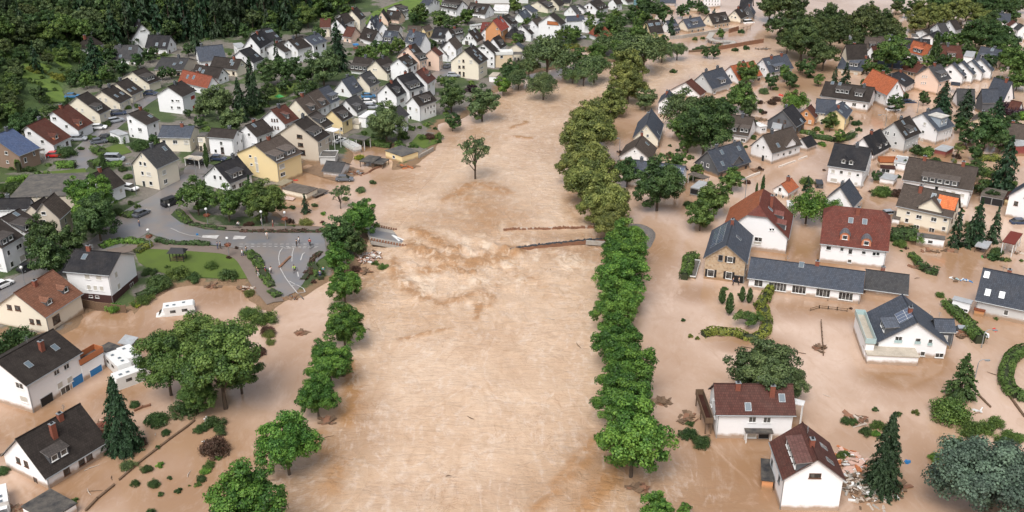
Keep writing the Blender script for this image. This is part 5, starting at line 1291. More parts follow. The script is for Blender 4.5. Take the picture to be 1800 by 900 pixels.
def proto(kind, lod):
    k = (kind, lod)
    if k in PR: return PR[k]
    big, mid = lod == 2, lod == 1
    if kind in ('maple', 'oak', 'linden'):
        sp = {'maple': (.53, .56), 'oak': (.48, .5), 'linden': (.46, .48)}[kind]
        P_ = [broad(10 + i + hash(kind[0]) % 3 * 0 + ord(kind[0]), *( (150, 190, .0155) if big else (88, 100, .025) if mid else (56, 50, .042)), rz=sp[0], zc=sp[1], clump=.105 if big else .12) for i in range(3)]
    elif kind == 'ash': P_ = [broad(41 + i, 150, 260, .0135, rz=.42, zc=.62, clump=.105, sparse=.12, lobes=7) for i in range(2)] if big or mid else [broad(41, 60, 60, .03, rz=.42, zc=.62)]
    elif kind == 'willow': P_ = [broad(61 + i, 80, 130 if (big or mid) else 50, .019 if (big or mid) else .035, rz=.36, zc=.52, clump=.13, droop=.16, lobes=6) for i in range(3)]
    elif kind == 'bare': P_ = [broad(71, 80, 60, .02, rz=.46, zc=.74, clump=.085, sparse=.32, lobes=7)]
    elif kind == 'palm': P_ = [broad(75, 60, 90, .022, rz=.26, zc=.34, clump=.12, sparse=.1, lobes=8)]
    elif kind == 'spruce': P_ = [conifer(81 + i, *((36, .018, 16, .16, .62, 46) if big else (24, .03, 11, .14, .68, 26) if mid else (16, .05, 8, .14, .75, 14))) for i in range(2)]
    elif kind == 'cedar': P_ = [broad(91, 150, 300 if big else 80, .012 if big else .03, rz=.34, zc=.44, clump=.11, lobes=9)]
    elif kind == 'cypress': P_ = [conifer(95, 26, .05, 9, -.3, .45, 14)]
    elif kind == 'round': P_ = [bushy(101 + i, 36 if (big or mid) else 16, 150 if (big or mid) else 70, .022 if (big or mid) else .045) for i in range(5)]
    PR[k] = P_; return P_
TINT = {'bright': (.070, .150, .024), 'green': (.076, .126, .028), 'mid': (.085, .125, .045), 'olive': (.125, .145, .038), 'dkgreen': (.046, .084, .024), 'oak': (.055, .080, .024), 'lime': (.10, .19, .03),
        'spruce': (.026, .052, .022), 'blue': (.080, .118, .082), 'plum': (.035, .016, .024), 'yellow': (.22, .25, .03), 'brown': (.08, .045, .03)}
CWORD = {'bright': 'bright green', 'green': 'green', 'mid': 'grey green', 'olive': 'olive yellow green', 'dkgreen': 'dark green', 'oak': 'dark olive', 'lime': 'light yellow green', 'spruce': 'dark needled', 'blue': 'blue grey', 'plum': 'dark purple', 'yellow': 'yellow', 'brown': 'brown'}
KWORD = {'maple': 'tree', 'oak': 'oak', 'linden': 'linden', 'ash': 'ash tree', 'willow': 'willow', 'bare': 'sparse tree', 'palm': 'spreading shrub', 'spruce': 'conifer', 'cedar': 'cedar', 'cypress': 'columnar conifer', 'round': 'round bush'}
KNAME = {'maple': 'maple_tree', 'oak': 'oak_tree', 'linden': 'linden_tree', 'ash': 'ash_tree', 'willow': 'willow_tree', 'bare': 'sparse_tree', 'palm': 'spreading_shrub', 'spruce': 'conifer', 'cedar': 'cedar_tree', 'cypress': 'columnar_conifer', 'round': 'bush'}
HT = {'maple': .56, 'oak': .5, 'linden': .48, 'ash': .62, 'willow': .5, 'bare': .74, 'palm': .34, 'cedar': .44, 'round': .34}
TREES = []; rt_ = random.Random(5)
def tree(kind, px, py, wpx, hpx=None, tint='green', lod=None):
    off = 3.0
    for _ in range(4):
        p = hit(px, py, off); s = F / depth(p); Sm = wpx / s
        if hpx: Hm = hpx / s / .9; off = Hm / 2
        else: Hm = Sm; off = HT[kind] * Sm
    p = hit(px, py, off); z0 = float(ground(p.x, p.y))
    if lod is None: lod = 2 if wpx >= 66 else 1 if wpx >= 34 else 0
    return plant(kind, Vector((p.x, p.y, z0)), Sm, Hm, tint, lod, (px, py, wpx))
def plant(kind, loc, Sm, Hm, tint, lod, info=None):
    P_ = proto(kind, lod); cm, tm = rt_.choice(P_); v = rt_.uniform(.85, 1.15); c = TINT[tint]; g = rt_.uniform(-.006, .006)
    Sm *= .98 if tint == 'bright' else 1.08 if kind not in ('cypress', 'spruce') else (1.1 if kind == 'spruce' else 1)
    root = empty(KNAME[kind], loc, rt_.uniform(0, 6.28), (Sm, Sm, Hm if kind in ('spruce', 'cypress') else Sm * rt_.uniform(.95, 1.05)))
    link('crown' if kind not in ('round', 'palm') else 'foliage', cm, root, color=(c[0] * v + g, c[1] * v, c[2] * v))
    if kind != 'round' or lod > 0: link('trunk' if kind not in ('round', 'palm') else 'stems', tm, root)
    if info: TREES.append([info, kind, tint, root])
    return root
ROWS = {}
for ln in TREE_DATA.strip().split('\n'):
    a, tint, grp = ln.split('|'); tk = a.split(); kind = tk[0]
    for s_ in tk[1:]:
        v = list(map(float, s_.split(',')))
        r_ = tree(kind, v[0], v[1], v[2], v[3] if len(v) > 3 else None, tint)
        if grp: ROWS.setdefault(grp, []).append((v, r_, kind, tint))
ORD = ['nearest', 'second', 'third', 'fourth', 'fifth', 'sixth', 'seventh', 'eighth', 'ninth', 'tenth', 'eleventh', 'twelfth', 'thirteenth', 'fourteenth', 'fifteenth', 'sixteenth', 'seventeenth', 'eighteenth']
done = set()
for grp, rows in ROWS.items():
    for side in ((0, 800), (800, 3000)):
        rr = sorted([q for q in rows if side[0] <= q[0][0] < side[1]], key=lambda q: -q[0][1])
        for i, (v, r_, kind, tint) in enumerate(rr):
            bank = 'left bank' if side[0] == 0 else 'right bank'
            if grp == 'riverside maples': lab = f'bright green maple, {ORD[i]} from the bottom in the flooded {bank} row'
            elif grp == 'river avenue lindens': lab = f'olive linden, {ORD[i]} from the broken bridge in the avenue by the river'
            elif grp.startswith('three tall'): lab = f'tall dark ash in the flooded garden, {ORD[i]} from the bottom of its clump'
            else: lab = f'{CWORD[tint]} {KWORD[kind]}, {ORD[i]} from the bottom among the {grp}'
            tag(r_, lab, 'tree', grp); done.add(r_.name)
SPECIAL = {(835, 272): 'lone half bare tree standing in the middle of the river above the broken bridge', (597, 342): 'thin brown leaved tree in muddy water below the small grey roofed garage', (1738, 825): 'huge blue grey cedar filling the lower right corner',
           (1800, 845): 'blue grey cedar cut by the right edge behind the huge cedar', (1560, 795): 'tall dark conifer standing in the flood beside the rubble heap', (207, 728): 'tall dark conifer in the flood between the caravans and the nearest left house',
           (362, 275): 'lone slim cypress in front of the white house with the brown door', (567, 118): 'big round green tree above the long terrace row, left town', (793, 173): 'dark round tree on the river bank beside the purple tree',
           (847, 182): 'broad grey green tree standing in the current at the bend', (829, 152): 'dark purple tree beside the big cream block', (155, 348): 'light green acacia hanging over the flat dark roof', (1240, 225): 'very large dark tree left of the brown roofed right bank house',
           (1157, 325): 'large dark round tree in front of the solar panel roof', (1420, 362): 'pale green willow behind the orange half hipped roof', (955, 147): 'x', (1052, 345): 'x', (1687, 57): 'x', (170, 385): 'dark tree with visible trunk at the park lawn corner'}
SHORT = []
for hx, hy, lab, root in HOUSES: SHORT.append((hx, hy, lab))
def relabel(info, kind, tint):
    px, py, w_ = info
    for k, v in SPECIAL.items():
        if v != 'x' and abs(k[0] - px) < 2 and abs(k[1] - py) < 4: return v
    best = sorted(SHORT, key=lambda q: (q[0] - px) ** 2 + (1.4 * (q[1] - py)) ** 2)[0]
    dx, dy = px - best[0], py - best[1]
    rel = ('right of' if dx > 0 else 'left of') if abs(dx) > abs(dy) * 1.1 else ('in front of' if dy > 0 else 'behind')
    short = ' '.join(w_ for w_ in best[2].replace(',', '').split() if w_ not in ('house', 'a', 'the'))
    if short.startswith('of '): short = 'house ' + short
    sz = 'small ' if w_ < 24 else 'large ' if w_ > 50 else ''
    wds = (f'{sz}{CWORD[tint]} {KWORD[kind]} {rel} ' + short).split()[:15]
    while wds[-1] in ('with', 'and', 'of', 'by', 'in', 'at', 'a', 'the', 'beside', 'behind', 'under', 'on', 'dark', 'two', 'its', 'to', 'near', 'from'): wds.pop()
    return ' '.join(wds)
for info, kind, tint, r_ in TREES:
    if r_.name in done: continue
    lab = relabel(info, kind, tint)
    tag(r_, lab, 'bush' if kind in ('round', 'palm') else 'tree', 'garden trees')


TINT['yellow_g'] = (.15, .17, .03); CWORD['yellow_g'] = 'yellow green'
# ---------------------------------------------------------------- roads, paths, lawn draped over the ground
def drape(name, pxs, m, off=.06, step=2.0, kind='structure', z=None):
    P2 = []
    for x, y in pxs:
        q = hit(x, y, 0) if z is None else at(x, y, z); P2.append(Vector((q.x, q.y)))
    n = len(P2); V = []
    for i in range(n):
        a, b = P2[i], P2[(i + 1) % n]; k = max(1, int((b - a).length / step))
        for j in range(k): V.append(a + (b - a) * (j / k))
    nb = len(V); xs = [v.x for v in V]; ys = [v.y for v in V]; poly = [tuple(v) for v in V]
    gx, gy = np.meshgrid(np.arange(min(xs), max(xs), step), np.arange(min(ys), max(ys), step))
    dd = polydist(poly, gx, gy); sel = dd > step * .45
    V += [Vector((a, b)) for a, b in zip(gx[sel], gy[sel])]
    r = delaunay_2d_cdt(V, [(i, (i + 1) % nb) for i in range(nb)], [list(range(nb))], 1, 1e-4)
    me = bpy.data.meshes.new(name); co = [(v.x, v.y, (float(ground(v.x, v.y)) if z is None else z) + off) for v in r[0]]
    me.from_pydata(co, [], [tuple(f) for f in r[2]]); me.materials.append(m)
    bm = bmesh.new(); bm.from_mesh(me); bmesh.ops.recalc_face_normals(bm, faces=bm.faces)
    if sum(f.normal.z for f in bm.faces) < 0: bmesh.ops.reverse_faces(bm, faces=bm.faces)
    bm.to_mesh(me); bm.free()
    o = link(name, me)
    if kind: o['kind'] = kind
    return o
ROADP = []
def ribbon(name, pts, m, off=.07, step=1.2):
    """pts: (px, py, width m)"""
    P3 = [hit(x, y, 0) for x, y, w_ in pts]; W_ = [p[2] for p in pts]; path = []
    for i in range(len(P3) - 1):
        k = max(1, int((P3[i + 1] - P3[i]).length / step))
        for j in range(k):
            t = j / k; path.append((P3[i].lerp(P3[i + 1], t), W_[i] + (W_[i + 1] - W_[i]) * t))
    path.append((P3[-1], W_[-1]))
    for _ in range(3): path = [path[0]] + [((path[i - 1][0] + path[i][0] * 2 + path[i + 1][0]) / 4, path[i][1]) for i in range(1, len(path) - 1)] + [path[-1]]
    m_ = MB(); prev = None
    for i, (p, w_) in enumerate(path):
        ROADP.append((p.x, p.y, w_ / 2))
        d = (path[min(i + 1, len(path) - 1)][0] - path[max(i - 1, 0)][0]); d = Vector((d.x, d.y)).normalized(); nn = Vector((-d.y, d.x)); k = 5
        row = []
        for j in range(k + 1):
            q = Vector((p.x, p.y)) + nn * w_ * (j / k - .5); row.append((q.x, q.y, float(ground(q.x, q.y)) + off))
        if prev:
            for j in range(k): m_.face([prev[j], prev[j + 1], row[j + 1], row[j]])
        prev = row
    me = m_.mesh(name, [m]); bm = bmesh.new(); bm.from_mesh(me)
    if sum(f.normal.z for f in bm.faces) < 0: bmesh.ops.reverse_faces(bm, faces=bm.faces)
    bm.to_mesh(me); bm.free()
    o = link(name, me); o['kind'] = 'structure'; return o
def onroad(x, y): return any((x - a) ** 2 + (y - b) ** 2 < (r_ + 1.5) ** 2 for a, b, r_ in ROADP)
ribbon('road', [(345, 306, 6), (300, 345, 8), (262, 372, 11), (232, 398, 11), (188, 428, 8), (110, 462, 7), (30, 505, 7), (-60, 560, 7)], M['asphalt'], .06)
drape('road', [(245, 372), (268, 362), (292, 372), (318, 392), (360, 404), (425, 408), (480, 410), (568, 410), (575, 448), (560, 458), (545, 480), (532, 500), (520, 514), (496, 524), (478, 505), (462, 478), (440, 452), (420, 438), (380, 432), (330, 428), (290, 422), (262, 410)], M['asphalt'], .11)
ribbon('footpath', [(190, 445, 3.2), (260, 432, 3), (330, 436, 3), (400, 441, 3), (428, 452, 3.2), (445, 480, 3.2), (462, 506, 3.4), (484, 532, 3.4)], M['paving'], .15)
ribbon('footpath', [(318, 370, 2.6), (335, 392, 2.6), (372, 400, 2.6), (440, 403, 2.6), (520, 402, 2.6), (566, 402, 2.6)], M['paving'], .16)
ribbon('road', [(128, 300, 6), (145, 275, 8), (165, 248, 5.5), (188, 228, 5), (212, 208, 5), (250, 180, 5), (275, 165, 5)], M['asphalt'], .06)
ribbon('road', [(345, 306, 6), (352, 296, 9), (372, 290, 6)], M['asphalt'], .1)
ribbon('road', [(740, 155, 5), (765, 135, 5.5), (795, 118, 5), (830, 96, 5)], M['asphalt'], .06)
ribbon('road', [(640, 190, 4.5), (655, 172, 5), (672, 158, 4.5), (690, 150, 4)], M['asphalt'], .06)
ribbon('footpath', [(150, 305, 3), (100, 318, 3), (75, 322, 3)], M['paving'], .08)
drape('lawn', [(238, 447), (262, 436), (300, 438), (360, 440), (408, 446), (424, 462), (436, 490), (400, 492), (350, 488), (300, 484), (262, 474), (244, 462)], M['lawn'], .13)
drape('lawn', [(180, 262), (215, 252), (232, 268), (205, 275)], M['lawn'], .1)
drape('lawn', [(88, 302), (150, 296), (152, 304), (92, 306)], M['lawn'], .1)
drape('lawn', [(470, 155), (520, 140), (540, 150), (500, 172), (470, 178)], M['lawn'], .1)
drape('lawn', [(722, 252), (735, 236), (765, 242), (770, 252), (745, 262)], M['lawn'], .1)
M['terrace'] = plain('terrace_grass', (.11, .17, .022), .9, .35, .6, (.045, .085, .015))
drape('meadow', [(640, 44), (655, 22), (700, 4), (740, -6), (775, -12), (778, 8), (740, 22), (700, 34), (672, 48)], M['terrace'], .25)
for q in ([(28, 115), (60, 108), (92, 118), (70, 140), (40, 138)], [(55, 84), (85, 82), (128, 118), (112, 120)], [(62, 142), (95, 138), (112, 160), (80, 160)], [(75, 165), (108, 158), (118, 178), (90, 180)]): drape('terraced_garden', q, M['terrace'], .18)
# markings, each a thin sheet above the asphalt
def stripes(name, segs, w_=.16, off=.19):
    m_ = MB()
    for a, b in segs:
        p, q = hit(*a), hit(*b); d = (q - p); k = max(1, int(d.length / 1.2)); n2 = Vector((-d.y, d.x)).normalized() * w_ / 2; prev = None
        for i in range(k + 1):
            c = p.lerp(q, i / k); row = [(c.x + s * n2.x, c.y + s * n2.y, float(ground(c.x, c.y)) + off) for s in (-1, 1)]
            if prev: m_.face([prev[0], prev[1], row[1], row[0]])
            prev = row
    o = link(name, m_.mesh(name, [M['marking']])); o['kind'] = 'structure'; return o
def zz(x, y): return (300 + x / 4.5, 350 + y / 4.5)
dash = []
for yy in (362, 375, 392):
    for i in range(14 if yy < 380 else 7):
        x0 = 545 + i * 46 if yy < 380 else 880 + i * 42
        dash.append((zz(x0, yy + (6 if yy == 375 else 0)), zz(x0 + 26, yy + (6 if yy == 375 else 0))))
stripes('road_markings', dash, .22)
seg = lambda pts: [(zz(*pts[i]), zz(*pts[i + 1])) for i in range(len(pts) - 1)]
stripes('road_markings', seg([(0, 235), (70, 268), (150, 292), (240, 304)]) + seg([(885, 392), (860, 430), (855, 480), (870, 560), (910, 630), (950, 685), (1005, 752), (1065, 740), (1050, 712), (1000, 685), (960, 690)]) + seg([(975, 395), (962, 440), (960, 500)]) + seg([(905, 395), (975, 395)]) + seg([(940, 655), (985, 680)]), .15)
stripes('road_markings', seg([(1028, 490), (1045, 440), (1062, 430)]) + seg([(1003, 580), (1012, 620)]), .22)
drape('road_markings', [zz(255, 292), zz(385, 292), zz(365, 320), zz(245, 310)], M['marking'], .19, 1.0)
drape('road_markings', [zz(505, 295), zz(600, 300), zz(580, 322), zz(490, 325)], M['marking'], .19, 1.0)
drape('muddy_yard', [(530, 300), (560, 285), (612, 292), (640, 300), (600, 322), (560, 310)], M['mudg'] if 'mudg' in M else M['paving'], .08)

# ---------------------------------------------------------------- hedges and shrub strips
def hedge(pxs, wd, ht, tint, label, name='hedge', cat='hedge', leaf=.16, dens=26, base=0.0, lumpy=.25, T=None):
    P3 = [hit(*(T(*q) if T else q), 0) for q in pxs]; r = np.random.RandomState(int(abs(P3[0].x * 13 + P3[0].y * 7)) % 10000)
    org = P3[0].copy(); C = []; Nn = []; tn = []
    core = MB()
    for i in range(len(P3) - 1):
        a, b = P3[i], P3[i + 1]; Ls = (b - a).length; n_ = max(1, int(Ls / 1.0)); d = (b - a).normalized(); nn = Vector((-d.y, d.x, 0))
        for j in range(n_):
            t = (j + .5) / n_; c = a.lerp(b, t); lh = ht * (1 + lumpy * r.uniform(-1, .6)); lw = wd * (1 + lumpy * r.uniform(-.6, .5)); k = int(dens * (lw + lh * 2) * Ls / n_ / max(leaf / .16, .6) ** 2)
            tone = r.uniform(.3, .7)
            th = r.uniform(0, math.pi, k); al = r.uniform(-.62, .62, k) * Ls / n_
            e = .55   # rounded box section
            cx, sz = np.cos(th), np.sin(th); sx = np.sign(cx) * np.abs(cx) ** e * lw / 2; zz_ = np.abs(sz) ** e * lh
            jx = r.normal(size=(k, 3)) * .05
            gz = c.z - org.z
            C.append(np.stack([c.x - org.x + d.x * al + nn.x * sx, c.y - org.y + d.y * al + nn.y * sx, gz + zz_ + base], 1) + jx)
            Nn.append(unit(np.stack([nn.x * cx, nn.y * cx, sz + .1], 1) + r.normal(size=(k, 3)) * .35)); tn.append(np.clip(tone + r.normal(size=k) * .14, 0, 1))
        mid = (a + b) / 2 - org; ang = math.atan2(d.y, d.x); core.box((mid.x, mid.y, mid.z + ht * .4 - .3 + base), (Ls, wd * .6, ht * .7 + .5), 0, Matrix.Rotation(ang, 3, 'Z'))
    me = quads('foliage', np.concatenate(C), np.concatenate(Nn), leaf, np.concatenate(tn), 1.0, 5)
    root = empty(name, org); link('foliage', me, root, color=TINT[tint]); link('branches', core.mesh('branches', [M['hedgecore']]), root)
    tag(root, label, cat); return root
M['hedgecore'] = plain('hedge_twigs', (.035, .045, .018), .95, 4, .4)
Z = lambda ox, oy: (lambda x, y: (ox + x / 4.5, oy + y / 4.5))
z1, z2, z3, z4, z5, z6, z7, z8, z9 = Z(1200, 530), Z(1500, 530), Z(1500, 350), Z(1200, 350), Z(1200, 170), Z(1500, 170), Z(0, 170), Z(0, 350), Z(300, 350)
hedge([(160, 275), (250, 250), (340, 258), (430, 265), (490, 295), (560, 298), (635, 275), (662, 215), (662, 140), (630, 60)], 2.0, 1.1, 'yellow_g', 'long curved yellow green hedge standing in the flood in front of the old mill', T=z1, lumpy=.45)
hedge([(600, 880), (650, 800), (700, 720)], 2.0, 1.4, 'yellow_g', 'yellow green shrub strip running to the patio of the long hall', T=z4, lumpy=.5, name='shrub_strip', cat='shrubs')
hedge([(10, 640), (40, 560), (45, 480), (110, 470)], 2.2, 1.6, 'green', 'green hedge at the corner left of the old stone mill', T=z4, lumpy=.3)
hedge([(450, 450), (500, 500), (520, 530)], 1.6, 1.2, 'green', 'slanting green hedge fragment behind the timber shed hall', T=z3)
hedge([(540, 545), (580, 580), (665, 600)], 2.0, 1.4, 'dkgreen', 'bushy hedge end lying in the flood behind the modern white house', T=z3, lumpy=.5)
hedge([(300, 310), (390, 315), (480, 315)], 3.6, 3.0, 'dkgreen', 'thick tall dark hedge beside the cream house with the cross gable', T=z3)
hedge([(730, 30), (790, 90), (850, 150), (940, 215)], 2.2, 1.5, 'green', 'straight clipped hedge between the modern white and the grey house', T=z2, lumpy=.12)
hedge([(915, 250), (960, 290), (1000, 335)], 2.6, 2.0, 'green', 'short rounded hedge beside the sunken white cars', T=z2, lumpy=.15)
hedge([(1400, 400), (1300, 420), (1235, 480), (1205, 560), (1200, 640), (1230, 720), (1290, 765), (1370, 775)], 2.4, 1.6, 'green', 'big horseshoe shaped hedge cut by the right edge', T=z2, lumpy=.12)
hedge([(1010, 325), (1100, 335), (1190, 355), (1290, 345), (1350, 310)], 2.0, 1.4, 'dkgreen', 'dark hedge in front of the yellow gable', T=z5)
hedge([(930, 285), (1020, 300), (1040, 310)], 2.0, 1.2, 'green', 'low hedge below the orange gabled house', T=z5)
hedge([(975, 500), (1060, 505), (1140, 500)], 2.4, 1.4, 'yellow_g', 'yellow green hedge between the dark trees at the upper right', T=z6)
hedge([(1000, 610), (1100, 640), (1200, 640)], 3.0, 1.8, 'green', 'mixed green hedge behind the longest taupe block', T=z6, lumpy=.5)
hedge([(462, 560), (530, 562), (600, 565)], 2.2, 1.8, 'lime', 'bright clipped block hedge beside the flat dark roof', T=z7, lumpy=.08)
hedge([(745, 430), (790, 450), (845, 480)], 2.8, 1.6, 'green', 'row of rounded hedges along the curve of the lane', T=z7, lumpy=.3)
hedge([(725, 565), (780, 550), (820, 560)], 3.2, 2.0, 'green', 'half round clipped hedge beside the silver van', T=z7, lumpy=.1)
hedge([(850, 555), (900, 550), (965, 548)], 1.8, 1.3, 'lime', 'light green low hedge below the silver van', T=z7, lumpy=.1)
hedge([(870, 350), (930, 360), (1000, 365)], 2.4, 1.6, 'dkgreen', 'dark hedge below the little pavilion', T=z7, lumpy=.3)
hedge([(150, 600), (155, 545), (165, 490)], 1.4, 3.0, 'green', 'ivy column climbing the brown brick house', T=z7, lumpy=.1, name='climbing_ivy', cat='ivy')
hedge([(800, 390), (880, 360), (960, 340), (1060, 345), (1180, 365)], 1.8, 1.1, 'lime', 'bright hedge curving along the top of the park lawn', T=z8, lumpy=.3)
hedge([(1180, 365), (1130, 400), (1080, 430)], 2.2, 1.1, 'yellow_g', 'yellow green shrub bed at the lawn corner', T=z8, lumpy=.4, name='shrub_bed', cat='shrubs')
hedge([(1090, 790), (1160, 770), (1240, 730), (1330, 680)], 2.2, 1.5, 'dkgreen', 'dark ivy covered garden wall edge above the brown pool', T=z8, lumpy=.4)
hedge([(1240, 335), (1350, 355), (1500, 360), (1660, 368)], 1.5, .8, 'dkgreen', 'long low planting strip between the road and the lawn path', T=z8, lumpy=.5, name='planting_strip', cat='shrubs')
hedge([(990, 150), (1040, 130), (1085, 120)], 2.6, 1.2, 'green', 'green shrub block behind the dark parked saloon', T=z8, lumpy=.3)
hedge([(60, 95), (100, 150), (150, 200)], 1.6, .9, 'green', 'short green strip beside the upper footpath', T=z9, lumpy=.4, name='planting_strip', cat='shrubs')
hedge([(160, 205), (290, 225), (430, 245)], 1.3, .7, 'dkgreen', 'muddy planting strip above the road bend', T=z9, lumpy=.6, name='planting_strip', cat='shrubs')
hedge([(555, 258), (700, 262), (850, 262), (1000, 258), (1190, 258)], 1.0, .5, 'brown', 'flattened brown planting strip along the bridge approach', T=z9, lumpy=.8, name='planting_strip', cat='shrubs')
hedge([(615, 425), (680, 490), (720, 570), (770, 660), (800, 700)], 2.0, .9, 'green', 'shrub strip between the park path and the road arm', T=z9, lumpy=.5, name='planting_strip', cat='shrubs')
hedge([(790, 730), (830, 760), (855, 780)], 1.8, .8, 'green', 'last clump of shrubs where the road arm meets the water', T=z9, lumpy=.5, name='planting_strip', cat='shrubs')
hedge([(1190, 420), (1120, 480), (1110, 560), (1050, 640)], 1.6, .5, 'brown', 'mud covered shrub strip right of the road arm', T=z9, lumpy=.8, name='planting_strip', cat='shrubs')
hedge([(1120, 520), (1160, 580), (1190, 640)], 1.6, .8, 'green', 'green strip beside the people under the maples', T=z9, lumpy=.6, name='planting_strip', cat='shrubs')
hedge([(160, 375), (260, 388), (390, 405)], 1.8, 1.4, 'green', 'long clipped hedge beside the brown flooded lane', T=Z(600, 170), lumpy=.08)
hedge([(80, 410), (200, 395), (300, 385)], 1.2, 1.6, 'dkgreen', 'overgrown floodwall with bushes at the upper right river bend', T=Z(1200, 0), lumpy=.5, name='shrub_strip', cat='shrubs')
hedge([(1080, 305), (1180, 320), (1280, 325)], 1.6, 1.2, 'dkgreen', 'hedge before the long single garden', T=Z(900, 0), lumpy=.4) if False else None

